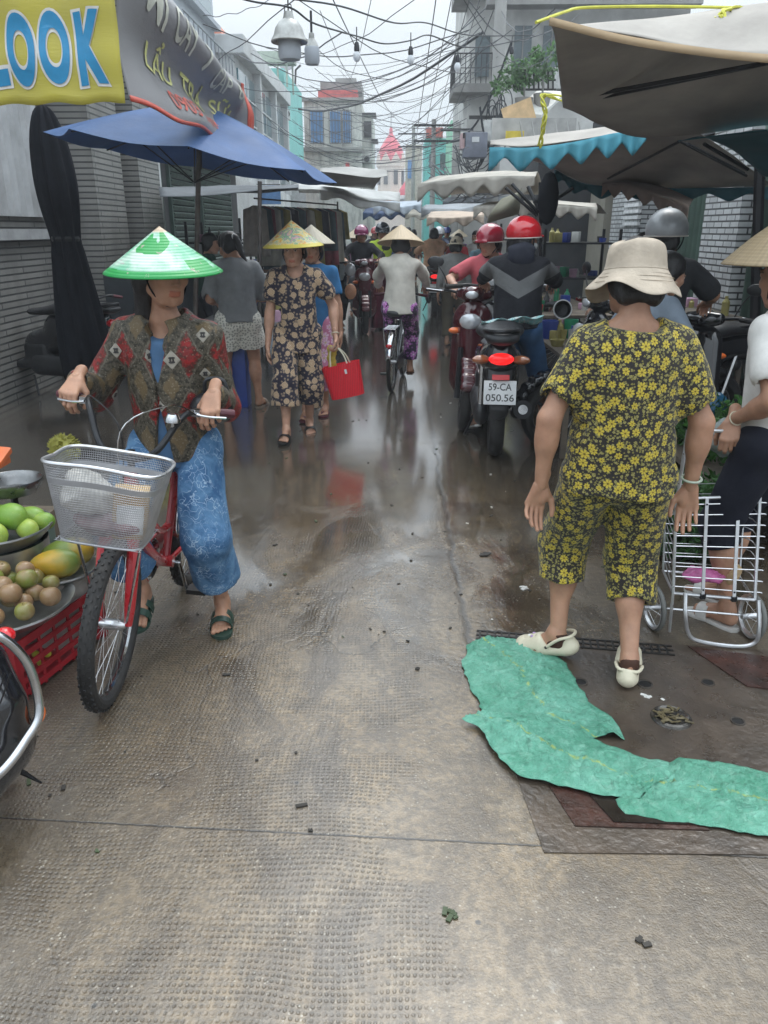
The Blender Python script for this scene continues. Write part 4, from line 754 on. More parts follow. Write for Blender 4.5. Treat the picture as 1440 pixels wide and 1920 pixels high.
# ================================================================== POLES, WIRES, LAMPS
def pole(label, x, y, h, r, arms=()):
    t = thing('utility_pole', label, 'utility pole', (x, y, 0), group=None); mb = MB(); mb.tube([(x, y, 0), (x, y, h)], [r*1.15, r*.85], 14); mb.build('shaft', M('pole_concrete', (.36, .35, .33), .8, 0, .2, 2), t)
    for z, w_ in arms: mb = MB(); mb.box((x, y-r, z), (w_, .07, .07)); mb.build('crossarm', gratem, t, smooth=0)
    return t
pole('thick concrete utility pole in front of the tall grey block', 2.14, 19, 9.5, .13, ((3.9, 1.2), (6.4, .9)))
pole('slim dark utility pole beside the turquoise house', PY(812, 300, 30)[0], 30, 5.2, .09, ((5.0, 1.4), (4.5, 1.4)))
pole('short dark pole wrapped in cables left of the grey transformer', PY(855, 300, 24)[0], 24, 4.4, .12, ((4.2, .9),))
pole('distant thin utility pole nearest the church', PY(775, 300, 44)[0], 44, 6.6, .1, ((6.2, 1.6), (5.6, 1.6)))
for (px, py, w_, h_, c_, lb, Y_) in ((890, 273, .5, .48, (.17, .18, .22), 'dark grey transformer box hanging on the wires', 18), (925, 247, .45, .42, (.5, .5, .48), 'pale grey meter box on the concrete pole', 18.5), (868, 266, .12, .3, (.5, .33, .33), 'small pinkish box left of the dark transformer', 18)):
    p = PY(px, py, Y_); t = thing('cable_box', lb, 'electrical box', p); mb = MB(); mb.box(p, (w_, .35, h_), bev=.02); mb.build('case', M('box%d' % px, c_, .5), t); mb = MB(); mb.box(p-A(0, .18, -.1), (w_*.3, .02, .1)); mb.build('plate', whitep if px == 890 else gratem, t, smooth=0)
wirem = M('wire_black', (.025, .027, .03), .5); wirem2 = M('wire_grey', (.10, .10, .11), .5)
def wire(a, b_, sag, r=.007, m=None, label=None, n=18, name='overhead_cable', group='overhead cables', mid=None):
    t_ = np.linspace(0, 1, n)[:, None]; P = np.asarray(a)*(1-t_)+np.asarray(b_)*t_; P[:, 2] -= (4*sag*t_*(1-t_))[:, 0]; P[:, 2] += .01*np.sin(t_[:, 0]*23)
    mb = MB(); mb.tube(P, r, 5); return tag(mb.build(name, m or wirem), label or 'thin black cable sagging across the sky above the street', 'cable', group)
W = [((380, 30, 9), (525, -10, 8), .05), ((350, 130, 14), (560, -10, 5), .1), ((380, 45, 12), (880, 55, 12), .35), ((440, 100, 12), (640, 60, 9), .2),
     ((560, 0, 6), (1085, 25, 10), .5), ((560, 60, 8), (900, 10, 9), .5), ((470, 100, 14), (910, 15, 14), .7), ((500, 90, 10), (780, -5, 7), .2), ((400, 150, 20), (900, 60, 14), .5),
     ((590, 128, 20), (900, 50, 16), .8), ((580, 160, 18), (890, 90, 14), .5), ((560, 180, 22), (960, 55, 16), .6), ((470, 190, 25), (940, 70, 18), .6), ((480, 225, 25), (880, 260, 20), .5),
     ((560, 210, 26), (870, 230, 19), .6), ((690, 215, 30), (900, 250, 18), .3), ((560, 270, 26), (820, 270, 30), .4), ((600, 300, 30), (860, 300, 24), .3), ((640, 262, 35), (930, 240, 19), .4), ((700, 230, 40), (860, 290, 24), .3), ((560, 240, 28), (860, 225, 19), .7),
     ((820, -20, 5), (760, 330, 44), .6), ((850, -20, 6), (768, 320, 44), .6), ((885, -20, 7), (775, 315, 44), .6), ((905, -20, 8), (782, 320, 44), .6), ((925, 20, 12), (790, 300, 44), .5),
     ((620, -10, 5), (780, 200, 30), .6), ((700, -20, 7), (640, 130, 20), .4), ((600, 20, 8), (690, 150, 26), .4), ((870, 0, 8), (1060, 60, 14), .5), ((870, -10, 9), (1010, 55, 18), .3), ((940, 20, 19), (1040, 15, 10), .3)]
for i, (a, b_, s_) in enumerate(W): wire(PY(*a), PY(*b_), s_, .0035 if min(a[2], b_[2]) < 9 else .0075, wirem if i % 3 else wirem2)
for (a, b_, s_, lb) in (((560, 205, 26), (905, 60, 14), .4, 'thick twisted cable rising from the left houses to the grey block'), ((845, 265, 20), (960, 75, 18), .5, 'thick cable bundle curving down to the dark transformer'), ((900, 200, 18), (935, 250, 18.5), .5, 'loop of cable hanging by the meter box')): wire(PY(*a), PY(*b_), s_, .025, wirem, lb, group=None)
for k in range(16):
    a = PY(random.uniform(845, 880), random.uniform(270, 300), 20); b_ = PY(random.uniform(900, 960), random.uniform(235, 300), 18.6); wire(a, b_, random.uniform(.1, .8), .012, wirem, 'cable of the dense tangle around the transformer box', group='cables tangled round the transformer')
for k in range(26):
    a = PY(random.uniform(450, 640), random.uniform(60, 300), random.uniform(20, 30)); b_ = PY(random.uniform(820, 960), random.uniform(20, 300), random.uniform(14, 22)); wire(a, b_, random.uniform(.2, .9), .006, wirem2 if k % 2 else wirem)
for k in range(22):
    a = PY(random.uniform(790, 850), random.uniform(300, 375), 24); b_ = PY(random.uniform(860, 970), random.uniform(330, 385), 17); wire(a, b_, random.uniform(.05, .5), .014, wirem if k % 2 else wirem2, 'loose coiled cable hanging low under the transformer', group='low hanging cable coils')
for k in range(10):
    a = PY(random.uniform(855, 880), random.uniform(240, 300), 20); mb = MB(); c = PY(random.uniform(915, 960), random.uniform(190, 245), 18.7); th = np.linspace(0, 2*PI, 26); mb.tube(np.stack([c[0]+.16*np.cos(th)*random.uniform(.5, 1), c[1]+0*th, c[2]+.38*np.sin(th)*random.uniform(.6, 1)], 1), .012, 5, closed=True); tag(mb.build('cable_coil', wirem), 'coil of spare cable hung on the concrete pole', 'cable', 'cable coils on the pole')
# festoon string with lamps
fest = crom([PY(*p) for p in ((380, -25, 4.4), (470, 2, 4.5), (543, 14, 4.6), (585, 42, 4.8), (640, 60, 5.4), (670, 68, 6), (720, 82, 6.2), (770, 76, 6.5), (805, 66, 6.8), (858, 86, 7), (905, 88, 7.4), (959, 78, 8), (1010, 66, 8.4), (1050, 50, 9))], 6)
mb = MB(); mb.tube(fest, .005, 6); tag(mb.build('lamp_cable', wirem), 'black festoon cable carrying the hanging bulbs', 'cable')
mb = MB(); mb.tube(crom([PY(*p) for p in ((540, -3, 4.6), (640, 12, 5), (740, 43, 6), (800, 43, 7), (880, 66, 8), (1000, 66, 9))], 6), .005, 6); tag(mb.build('lamp_cable', wirem), 'second thick black cable strung above the bulbs', 'cable')
frost = M('frosted_plastic', (.52, .55, .60), .35, 0, .1, 10, transl=.3); capm = M('lamp_cap_grey', (.40, .40, .38), .4, .3, .3, 20, .2, 40, .5); bulbg = M('bulb_glass', (.80, .82, .84), .08, 0, .05, transl=.4); sockm = M('socket_black', (.025, .025, .03), .4)
p = PY(543, 92, 4.6); t = thing('hanging_lamp', 'large hanging lamp with a metal bell shade and frosted drum', 'lamp', p)
mb = MB(); mb.lathe([(.0001, .17), (.022, .168), (.026, .15), (.030, .135), (.050, .122), (.070, .095), (.080, .062), (.096, .034), (.094, .029), (.05, .05), (.0001, .06)], p, n=28); mb.build('shade', capm, t)
mb = MB(); mb.lathe([(.058, .045), (.060, -.03), (.052, -.05), (.0001, -.058)], p, n=24); mb.build('diffuser', frost, t)
mb = MB(); mb.tube([p+A(0, 0, .16), p+A(0, 0, .24)], .004, 5); mb.tube([p+A(-.02, 0, .165), p+A(-.015, 0, .2), p+A(.015, 0, .2), p+A(.02, 0, .165)], .003, 5); mb.build('hook', gratem, t)
p = PY(585, 100, 4.8); t = thing('hanging_lamp', 'smaller capsule shaped hanging lamp right of the bell shade lamp', 'lamp', p)
mb = MB(); mb.lathe([(.0001, .10), (.014, .095), (.016, .07), (.030, .05), (.038, .03)], p, n=20); mb.build('cap', capm, t); mb = MB(); mb.lathe([(.038, .03), (.041, .02), (.041, -.04), (.034, -.055), (.0001, -.06)], p, n=20); mb.build('diffuser', frost, t); mb = MB(); mb.tube([p+A(0, 0, .095), p+A(0, 0, .20)], .007, 6); mb.build('socket', sockm, t)
for (px, py, Y_, lb) in ((669, 95, 6, 'small clear bulb nearest the capsule lamp'), (770, 102, 6.5, 'small clear bulb in the middle of the string'), (858, 116, 7, 'small clear bulb above the far street'), (959, 100, 8, 'dark empty socket at the right end of the string')):
    p = PY(px, py, Y_); t = thing('light_bulb', lb, 'light bulb', p, group='bulbs on the festoon string'); mb = MB(); mb.lathe([(.0001, .055), (.012, .05), (.019, .02), (.019, 0), (.014, -.005)], p, n=12); mb.tube([p+A(0, 0, .05), p+A(0, 0, .14)], .004, 5); mb.build('socket', sockm, t)
    if px < 950: mb = MB(); mb.ell(p+A(0, 0, -.035), (.026, .026, .034)); mb.build('glass', bulbg, t)

acm = M('ac_white', (.50, .50, .48), .5, 0, .2, 6, .1, 30, .5)
for i, (p, sz, lb) in enumerate((((-1.75, 46.45, 5.2), (.45, .3, .32), 'white air conditioner on the old concrete block'), ((3.3, 23.0, 7.4), (.7, .3, .5), 'upper white air conditioner on the tall grey block'), ((4.4, 23.0, 5.3), (.7, .3, .5), 'lower white air conditioner on the tall grey block'), ((2.35, 24.35, 9.3), (.6, .25, .45), 'small air conditioner high on the tall grey block'), ((-4.8, 36.8, 6.2), (.2, .5, .4), 'air conditioner at the end of the white town house'))):
    t = thing('air_conditioner', lb, 'air conditioner', p); mb = MB(); mb.box(p, sz, bev=.02); mb.build('case', acm, t, 0); mb = MB(); mb.lathe([(.0001, 0), (.14, 0), (.15, .01), (.15, .02)], A(*p)-A(0, sz[1]/2+.005, 0), (0, -1, 0), 18); mb.build('fan_grille', gratem, t)
t = thing('window_grilles', 'rusty iron window grilles on the old concrete block', 'grille', (-3.6, 45.85, 6)); 
for x0, x1 in ((-4.75, -4.1), (-3.7, -3.15), (-3.0, -2.6)):
    mb = MB(); [mb.bar((x, 45.86, 5.95), (x, 45.86, 7.55), .03) for x in np.linspace(x0-.05, x1+.05, 5)]; [mb.bar((x0-.05, 45.84, z), (x1+.05, 45.84, z), .03) for z in (5.95, 6.5, 7.05, 7.55)]; mb.build('grille', polem, t, 0)
for i, (x, y, z, w_, h_, c_, lb) in enumerate(((-4.6, 24, 3.5, 1.1, .5, (.5, .08, .06), 'small red signboard sticking out on the left house'), (-4.5, 28.5, 2.7, .9, .6, (.08, .2, .4), 'small blue signboard sticking out on the left house'), (3.2, 20, 3.5, .9, .5, (.5, .45, .1), 'small yellow signboard above the right shops'), (-4.6, 37.2, 3.1, .9, 1.2, (.5, .5, .5), 'pale signboard below the turquoise wall'))):
    t = thing('signboard', lb, 'sign', (x, y, z)); mb = MB(); mb.box((x, y, z), (w_, .08, h_), bev=.01); mb.build('panel', M('signcol%d' % i, c_, .5), t, 0); mb = MB(); mb.bar((x-w_/2, y, z+h_/2+.03), (x+w_/2, y, z+h_/2+.03), .03); mb.build('bracket', gratem, t, 0)
# ================================================================== PEOPLE
def skinm(name, col):
    b = NB(name); v = b.obj(); a = b.attr('Col')['Color']; c = b.mix(1., tuple(col), b.ramp(b.noise(v, 18, 5), [(.3, .78), (.7, 1.14)]), 'MULTIPLY'); c = b.mix(b.ma('MULTIPLY', b.noise(v, 7, 3), .35), c, tuple(q*k for q, k in zip(col, (.95, .66, .6)))); c = b.mix(1., c, a, 'MULTIPLY')
    h = b.ma('ADD', b.noise(v, 240, 4), b.ma('MULTIPLY', b.noise(v, 45, 4), .6)); return b.out(c, .48, 0, b.bump(h, .35, .0025), spec=.4, sss=.06)
SK = [skinm('skin_tan', (.40, .225, .145)), skinm('skin_brown', (.33, .18, .115)), skinm('skin_warm', (.46, .27, .185))]
hairm = M('black_hair', (.012, .010, .010), .42, 0, .4, 60, .6, 160, spec=.5)
def ik(a, c, l1, l2, pole):
    a = np.asarray(a, float); d = np.asarray(c, float)-a; L = min(np.linalg.norm(d), (l1+l2)*.998); d = nrm(d); x = (l1*l1-l2*l2+L*L)/(2*L); h = math.sqrt(max(l1*l1-x*x, 0)); p = np.asarray(pole, float); p = nrm(p-d*(p@d)); return a+d*x+p*h, a+d*L
def RXYZ(lean, tilt, tw): return rotz(tw)@rotv((0, 1, 0), tilt)@rotv((1, 0, 0), -lean)
def addhead(sd, c, Rh, s):
    P = lambda x, y, z: c+Rh@(A(x, y, z)*s); r3 = lambda *v: A(*v)*s
    sd.ell(P(0, -.012, .03), r3(.077, .094, .088), Rh, .01); sd.ell(P(0, .03, -.03), r3(.060, .068, .078), Rh, .03*s); sd.ell(P(0, .045, -.075), r3(.042, .042, .034), Rh, .025*s)
    sd.cap(P(0, .074, -.102), P(0, .070, -.10), .014*s, k=.02*s)
    for q in (-1, 1): sd.cap(P(q*.05, .012, -.06), P(q*.03, .05, -.092), .024*s, .018*s, k=.02*s); sd.ell(P(q*.040, .070, -.018), r3(.022, .018, .018), Rh, .02*s); sd.ell(P(q*.031, .102, .012), r3(.017, .013, .010), Rh, .012*s, cut=True); sd.ell(P(q*.031, .082, .012), r3(.013, .0125, .0095), Rh, .002*s); sd.cap(P(q*.015, .096, .030), P(q*.045, .086, .030), .006*s, .004*s, k=.012*s)
    for q in (-1, 1): sd.ell(P(q*.076, -.008, -.005), r3(.007, .019, .031), Rh@rotv((0, 0, 1), -q*.35), .006*s); sd.ell(P(q*.083, -.006, -.002), r3(.004, .010, .017), Rh@rotv((0, 0, 1), -q*.35), .004*s, cut=True)
    sd.cap(P(0, .090, .018), P(0, .107, -.026), .006*s, .0095*s, k=.014*s); 
    for q in (-1, 1): sd.ell(P(q*.011, .100, -.031), r3(.008, .009, .0065), Rh, .006*s)
    sd.ell(P(0, .093, -.058), r3(.022, .010, .0052), Rh, .006*s); sd.ell(P(0, .091, -.068), r3(.019, .010, .0062), Rh, .006*s); sd.cap(P(-.021, .099, -.063), P(.021, .099, -.063), .0012*s, k=.003*s, cut=True)
def headcol(V, c, Rh, s):
    q = (V-c)@Rh/s; C = np.ones((len(V), 4)); x, y, z = q.T; ax = np.abs(x)
    lip = (ax < .023) & (z < -.052) & (z > -.075) & (y > .085); C[lip, :3] = (.95, .62, .6)
    e = (np.hypot(ax-.031, (z-.012)*1.35) < .0115) & (y > .075); C[e, :3] = (1.2, 1.6, 2.0); e = (np.hypot(ax-.031, z-.012) < .0060) & (y > .075); C[e, :3] = .06
    lid = (np.abs(z-.0225+ (ax-.031)**2*12) < .0028) & (np.abs(ax-.031) < .016) & (y > .07); C[lid, :3] = .25
    br = (np.abs(z-.034+(ax-.032)**2*6) < .0042) & (np.abs(ax-.033) < .020) & (y > .07); C[br, :3] = .16
    return C
def addhand(sd, w, d, n, side, s, curl=(.35, .4, .3), spread=.06, thumb=.5, tk=0.):
    d = nrm(d); n = np.asarray(n, float); n = nrm(n-d*(n@d)); t = np.cross(d, n)*side; curls = curl if np.ndim(curl[0]) else [curl]*4
    sd.cap(w-d*.045*s, w+d*.01*s, .0225*s, .022*s, k=.01*s, flat=n, fs=.78)
    for i, (o, L) in enumerate(zip((.029, .0105, -.0085, -.027), (.084, .087, .082, .074))):
        sd.cap(w+t*o*.45*s+d*.005*s, w+t*o*s+d*L*s, .0155*s, .0108*s, k=.012*s, flat=n, fs=.85)
    sd.ell(w+t*.022*s+d*.038*s+n*.010*s, A(.015, .028, .012)*s, np.array([t, d, n]).T, .012*s)
    for i, (o, L, seg) in enumerate(zip((.029, .0105, -.0085, -.027), (.084, .087, .082, .074), ((.038, .024, .018), (.042, .027, .019), (.039, .025, .018), (.030, .019, .016)))):
        p = w+t*o*s+d*L*s; th = 0; dd = nrm(d+t*spread*(1.5-i)/1.5); r = (.0088, .0090, .0084, .0076)[i]
        for j, (l, c_) in enumerate(zip(seg, curls[i])):
            th += c_; q = p+(dd*math.cos(th)+n*math.sin(th))*l*s; sd.cap(p, q, (r-.0006*j)*s, (r-.0006*(j+1))*s, k=(.006 if j == 0 else .003)*s); p = q
    p = w+d*.020*s+t*.022*s; q = p+nrm(d*.75+t*.75+n*(.3+tk))*.042*s; sd.cap(p, q, .0135*s, .0115*s, k=.012*s); d2 = nrm(d*(.9)+t*(.55-thumb)+n*(.25+tk)); r_ = q+d2*.031*s; sd.cap(q, r_, .0110*s, .0098*s, k=.004*s); d3 = nrm(d*.95+t*(.35-thumb*1.3)+n*(.3+tk)); sd.cap(r_, r_+d3*.024*s, .0098*s, .0078*s, k=.003*s)
def addfoot(sd, F, p, s, side):
    """F columns: right, forward, up; p heel ground point"""
    P = lambda x, y, z: p+F@(A(x, y, z)*s)
    sd.cap(P(0, .030, .032), P(side*.004, .13, .030), .030*s, .030*s, k=.015*s, flat=F[:, 2], fs=.9); sd.cap(P(0, .04, .05), P(0, .06, .085), .030*s, .028*s, k=.02*s); sd.cap(P(0, .06, .07), P(-side*.004, .14, .034), .026*s, .026*s, k=.02*s); sd.cap(P(-side*.022, .155, .020), P(side*.026, .14, .018), .019*s, .016*s, k=.014*s)
    for i in range(5):
        x = -side*(.030-.0155*i-(.004 if i else 0)); L = (.222, .218, .209, .198, .185)[i]; r = (.0115, .0085, .0080, .0075, .0072)[i]; sd.cap(P(x*.9, L-.06, .020), P(x, L-.012, .012), r*s, r*s, k=.006*s)
class Fig: pass
def shx(k): return .092*1.6*k.shw/.105
def figure(label, loc, rz, H=1.55, g=1., pel=(0, 0, None), lean=0., tilt=0., twist=0., head=(0, 0, 0), neckf=0., hands=(None, None), feet=(None, None), skin=0, res=(.008, .006, .004), elbow=((-.3, -1, -.2), (.3, -1, -.2)), knee=((-.1, 1, 0), (.1, 1, 0)), group=None, shw=.105, face=True, cat='person', barefeet=True, hide_legs=False, neckup=0.):
    k = Fig(); k.root = thing('person', label, cat, loc, rz, group); k.s = s = H/1.6; k.shw = shw; k.g = g; k.H = H
    k.pel = A(pel[0], pel[1], .53*H if pel[2] is None else pel[2]); k.R = RS = RXYZ(lean, tilt, twist); k.RP = RXYZ(lean*.35, tilt*.5, twist*.4)
    k.up = lambda f, x=0., y=0.: k.pel+RS@A(x*s, y*s, f*H); k.sc = k.up(.285); k.nb = k.up(.305, 0, -.005)
    k.Rh = rotz(head[0])@rotv((0, 1, 0), head[2])@rotv((1, 0, 0), -head[1]); k.hc = k.nb+A(0, neckf, 0)+k.Rh@A(0, .022*s, .075*s)+RS@A(0, .012*s, .045*s+neckup)
    k.sh = [k.up(.262, q*shw*H/s) for q in (-1, 1)]; k.hip = [k.pel+k.RP@A(q*.056*H, 0, -.02*H) for q in (-1, 1)]
    k.el = []; k.wr = []; k.hd = []; k.kn = []; k.an = []; k.F = []; k.fp = []
    for i, q in enumerate((-1, 1)):
        hs = hands[i] or (k.sh[i]+A(q*.07, .03, -.32*H), (0, .12, -1), (-q, .2, 0), (.3, .35, .25)); e, w_ = ik(k.sh[i], hs[0], .175*H, .155*H, elbow[i]); k.el.append(e); k.wr.append(w_); k.hd.append(hs)
        fs = feet[i] or (q*.075, -.05, 0, 0, 0); F = rotz(fs[3])@rotv((1, 0, 0), fs[4]); fp = A(*fs[:3]); an = fp+F@(A(0, .045, .075)*s); kn, an2 = ik(k.hip[i], an, .245*H, .235*H, knee[i]); k.kn.append(kn); k.an.append(an2); k.F.append(F); k.fp.append(an2-F@(A(0, .045, .075)*s))
    mb = MB(); cols = []
    def emit(sd, rs, cf=None):
        V, F = sd.mesh(rs); V = smoothv(V, F, 1); L, Rz = wloc(k.root); cols.append(cf(V) if cf else np.ones((len(V), 4))); mb.add(V@Rz.T+L, F.tolist())
    B = SDF(); fwd = RS[:, 1]
    B.cap(k.hip[0], k.hip[1], .088*s*g, k=.03, flat=k.RP[:, 1], fs=.95); B.cap(k.pel, k.up(.12), .095*s*g, .085*s*g, k=.04, flat=fwd, fs=.85); B.cap(k.up(.12), k.up(.22), .09*s*g, .10*s*g, k=.05, flat=fwd, fs=.8); B.cap(k.up(.245, -.08*1.6), k.up(.245, .08*1.6), .045*s*g, k=.05); [B.cap(k.up(.300, q*.03), k.up(.262, q*.10*1.5), .034*s*g, .036*s*g, k=.03) for q in (-1, 1)]
    B.cap(k.nb-(k.up(.305)-k.up(.28)), k.nb*.3+.7*(k.hc+k.Rh@A(0, -.025*s, -.03*s)), .053*s, .046*s, k=.03)
    for i in (0, 1):
        B.cap(k.sh[i], k.el[i], .044*s*g, .036*s*g, k=.03); B.cap(k.el[i], k.wr[i], .038*s*g, .0235*s, k=.02); m_ = k.el[i]*.72+k.wr[i]*.28; B.ell(m_, A(.036, .036, .06)*s*g, np.array(frame(k.wr[i]-k.el[i])).T, .03)
        if not hide_legs:
            B.cap(k.hip[i], k.kn[i], .082*s*g, .052*s*g, k=.03); B.cap(k.kn[i], k.an[i], .050*s*g, .030*s, k=.02); m_ = k.kn[i]*.68+k.an[i]*.32; bk = nrm(np.cross(np.cross(k.an[i]-k.kn[i], k.F[i][:, 1]), k.an[i]-k.kn[i])); B.ell(m_-bk*.014*s, A(.052, .052, .10)*s*g, np.array(frame(k.an[i]-k.kn[i])).T, .03)
    emit(B, res[0])
    Hd = SDF(); addhead(Hd, k.hc, k.Rh, s*1.0); Hd.cap(k.hc+k.Rh@A(0, -.025, -.05)*s, k.nb*.6+.4*k.hc, .047*s, .046*s, k=.03); emit(Hd, res[1], lambda V: headcol(V, k.hc, k.Rh, s))
    for i, q in enumerate((-1, 1)):
        Ha = SDF(); hs = k.hd[i]; addhand(Ha, k.wr[i], hs[1], hs[2], q, s*1.02, hs[3], *hs[4:]); emit(Ha, res[2])
        if barefeet: Fo = SDF(); addfoot(Fo, k.F[i], k.fp[i], s, q); Fo.cap(k.an[i], k.an[i]*.8+k.kn[i]*.2, .030*s, .031*s, k=.02); emit(Fo, res[2])
    k.body = mb.build('body', SK[skin], k.root, 180, attrs={'Col': np.concatenate(cols)}); return k
def emitg(k, sd, name, mat, res, amp=.004, sc=22, seed=1, vert=.45, uvf=None, sm=1, mb_extra=None):
    def disp(P):
        Q = P*A(1, 1, vert); return amp*(vnoise(Q, sc, seed, 2)-1.1*np.maximum(0, .45-np.abs(vnoise(Q, sc*.6, seed+9, 1)))) 
    V, F = sd.mesh(res, disp if amp else None); V = smoothv(V, F, sm); L, Rz = wloc(k.root)
    uv = np.stack([V[:, 0]+.75*V[:, 1], V[:, 2], V[:, 1]], 1); mb = MB(); mb.add(V@Rz.T+L, F.tolist()); o = mb.build(name, mat, k.root, 180, attrs={'puv': uv}); return o, V, F
def shirt(k, mat, sleeve=.55, hem=-.02, loose=1., slw=1., neck=.072, neckd=0., open_=False, res=.009, amp=.004, name='shirt', seed=1, flare=1., longs=False, hemw=None, backn=0., inner=False):
    s, g = k.s, k.g; S = SDF(); f = k.R[:, 1]; L = loose
    S.cap(k.up(.235, -.075*1.6), k.up(.235, .075*1.6), .056*s*g*L**.5*(.8 if inner else 1), k=.05, flat=f, fs=1.05); [S.cap(k.up(.283, q*.035), k.up(.252, q*shx(k)*(.6 if inner else 1)), .046*s*g*(.8 if inner else 1), .048*s*g*(.7 if inner else 1), k=.03) for q in (-1, 1)]; S.cap(k.up(.24), k.up(.16), .112*s*g*L, .112*s*g*L, k=.05, flat=f, fs=.82); S.cap(k.up(.215, -.05), k.up(.215, .05), .10*s*g*L, k=.04, flat=f, fs=.9)
    hb = k.up(hem); S.cap(k.up(.16), hb, .120*s*g*L, .125*s*g*L*flare, k=.05, flat=k.RP[:, 1], fs=.88); S.cap(k.up(.10, -.03), hb+k.R@A(-.035*s, 0, 0), .10*s*g*L, .11*s*g*L*flare, k=.04, flat=k.RP[:, 1], fs=.88); S.cap(k.up(.10, .03), hb+k.R@A(.035*s, 0, 0), .10*s*g*L, .11*s*g*L*flare, k=.04, flat=k.RP[:, 1], fs=.88)
    for i, q in enumerate(() if inner else (-1, 1)):
        r0 = .050*s*g*L**.5; 
        if longs:
            S.cap(k.sh[i], k.el[i], r0, .050*s*g*slw, k=.04); we = k.el[i]+(k.wr[i]-k.el[i])*sleeve; S.cap(k.el[i], we, .050*s*g*slw, .040*s*slw, k=.02); d = nrm(k.wr[i]-k.el[i]); S.cap(we-d*.01*s, we+d*.12*s, .034*s*slw, k=.004, cut=True); S.half
        else:
            e = k.sh[i]+(k.el[i]-k.sh[i])*sleeve; S.cap(k.sh[i], e, r0, .062*s*g*slw, k=.04); d = nrm(k.el[i]-k.sh[i]); S.cap(e+d*.028*s, e+d*.16*s, .052*s*g*slw, .075*s*g*slw, k=.004, cut=True); S.rbox(e+d*.105*s*slw, A(.085, .085, .058)*s*slw, np.array(frame(d)).T, .004, .004, cut=True)
    S.cap(k.nb+k.R@A(0, -.0-backn*0, .0), k.nb+k.R@A(0, .01, .14)*s, neck*s, (neck+.05)*s, k=.012, cut=True)
    if neckd: S.ell(k.nb+k.R@A(0, .085*s, -.02*s), A(neck*s*.95, .09*s, neckd*s), k.R, .012, cut=True)
    if backn: S.ell(k.nb+k.R@A(0, -.075*s, .0*s), A(neck*s*1.35, .08*s, backn*s), k.R, .012, cut=True)
    up = nrm(k.up(.1)-k.up(0)); hz = hb+up*0.; S.rbox(hz-up*.10*s, A(.30 if hemw is None else hemw, .30, .10)*s, k.RP, .004, .006, cut=True)
    S.cap(hz-up*.01, hz+up*.035*s, .100*s*g*L, k=.004, flat=k.RP[:, 1], fs=.85, cut=True)
    k.shirt, k.sV, k.sF = emitg(k, S, name, mat, res, amp, 20, seed); return k.shirt
def trousers(k, mat, length=.95, loose=1., res=.009, amp=.004, name='trousers', seed=5, top=.05, taper=1., mat2=None):
    """length 0..1 thigh, 1..2 calf"""
    s, g = k.s, k.g; S = SDF(); S.cap(k.hip[0], k.hip[1], .098*s*g*loose**.2, k=.03, flat=k.RP[:, 1], fs=.98); S.cap(k.pel, k.up(top), .100*s*g, .095*s*g, k=.03, flat=k.RP[:, 1], fs=.9)
    for i in (0, 1):
        t = min(length, 1.); e = k.hip[i]*(1-t)+k.kn[i]*t; r = (.096*(1-t)+.074*t)*s*g*loose; S.cap(k.hip[i], e, .090*s*g*loose**.25, r, k=.03); d = nrm(k.kn[i]-k.hip[i])
        if length > 1: t2 = length-1; e2 = k.kn[i]*(1-t2)+k.an[i]*t2; r2 = .068*s*g*loose*taper; S.cap(k.kn[i], e2, .072*s*g*loose, r2, k=.02); d = nrm(k.an[i]-k.kn[i]); e = e2; r = r2
        S.cap(e+d*.03, e+d*.3*s, r-.018, k=.004, cut=True); S.rbox(e+d*(.09*s), A(r*1.9, r*1.9, .09*s), np.array(frame(d)).T, .004, .004, cut=True)
    k.tr, k.tV, k.tF = emitg(k, S, name, mat, res, amp, 20, seed); return k.tr
def hair(k, style='short', res=.007, mat=None, sc=1.):
    s = k.s; c = k.hc; Rh = k.Rh; P = lambda x, y, z: c+Rh@(A(x, y, z)*s); S = SDF()
    S.ell(P(0, -.018, .035), A(.086, .102, .094)*s*sc, Rh, .01); S.cap(P(-.055, -.04, -.03), P(.055, -.04, -.03), .045*s, k=.03)
    if style == 'short': S.cap(P(-.05, -.055, -.07), P(.05, -.055, -.07), .030*s, k=.03)
    if style == 'bun': S.ell(P(0, -.125, .02), A(.04, .035, .04)*s, Rh, .012)
    if style == 'pony': S.ell(P(0, -.11, .03), A(.028, .03, .03)*s, Rh, .012); S.cap(P(0, -.125, .02), P(0.01, -.115, -.12), .030*s, .024*s, k=.015); S.cap(P(.01, -.115, -.12), P(.03, -.09, -.24), .024*s, .009*s, k=.015)
    if style == 'long': S.cap(P(-.05, -.06, -.05), P(-.045, -.07, -.2), .045*s, .03*s, k=.03); S.cap(P(.05, -.06, -.05), P(.045, -.07, -.2), .045*s, .03*s, k=.03); S.cap(P(0, -.07, -.05), P(0, -.09, -.22), .045*s, .03*s, k=.03)
    S.rbox(P(0, .085, -.045), A(.066, .062, .085)*s, Rh, .02*s, .012, cut=True)
    o, V, F = emitg(k, S, 'hair', mat or hairm, res, .0022, 130, 3, .25); return o
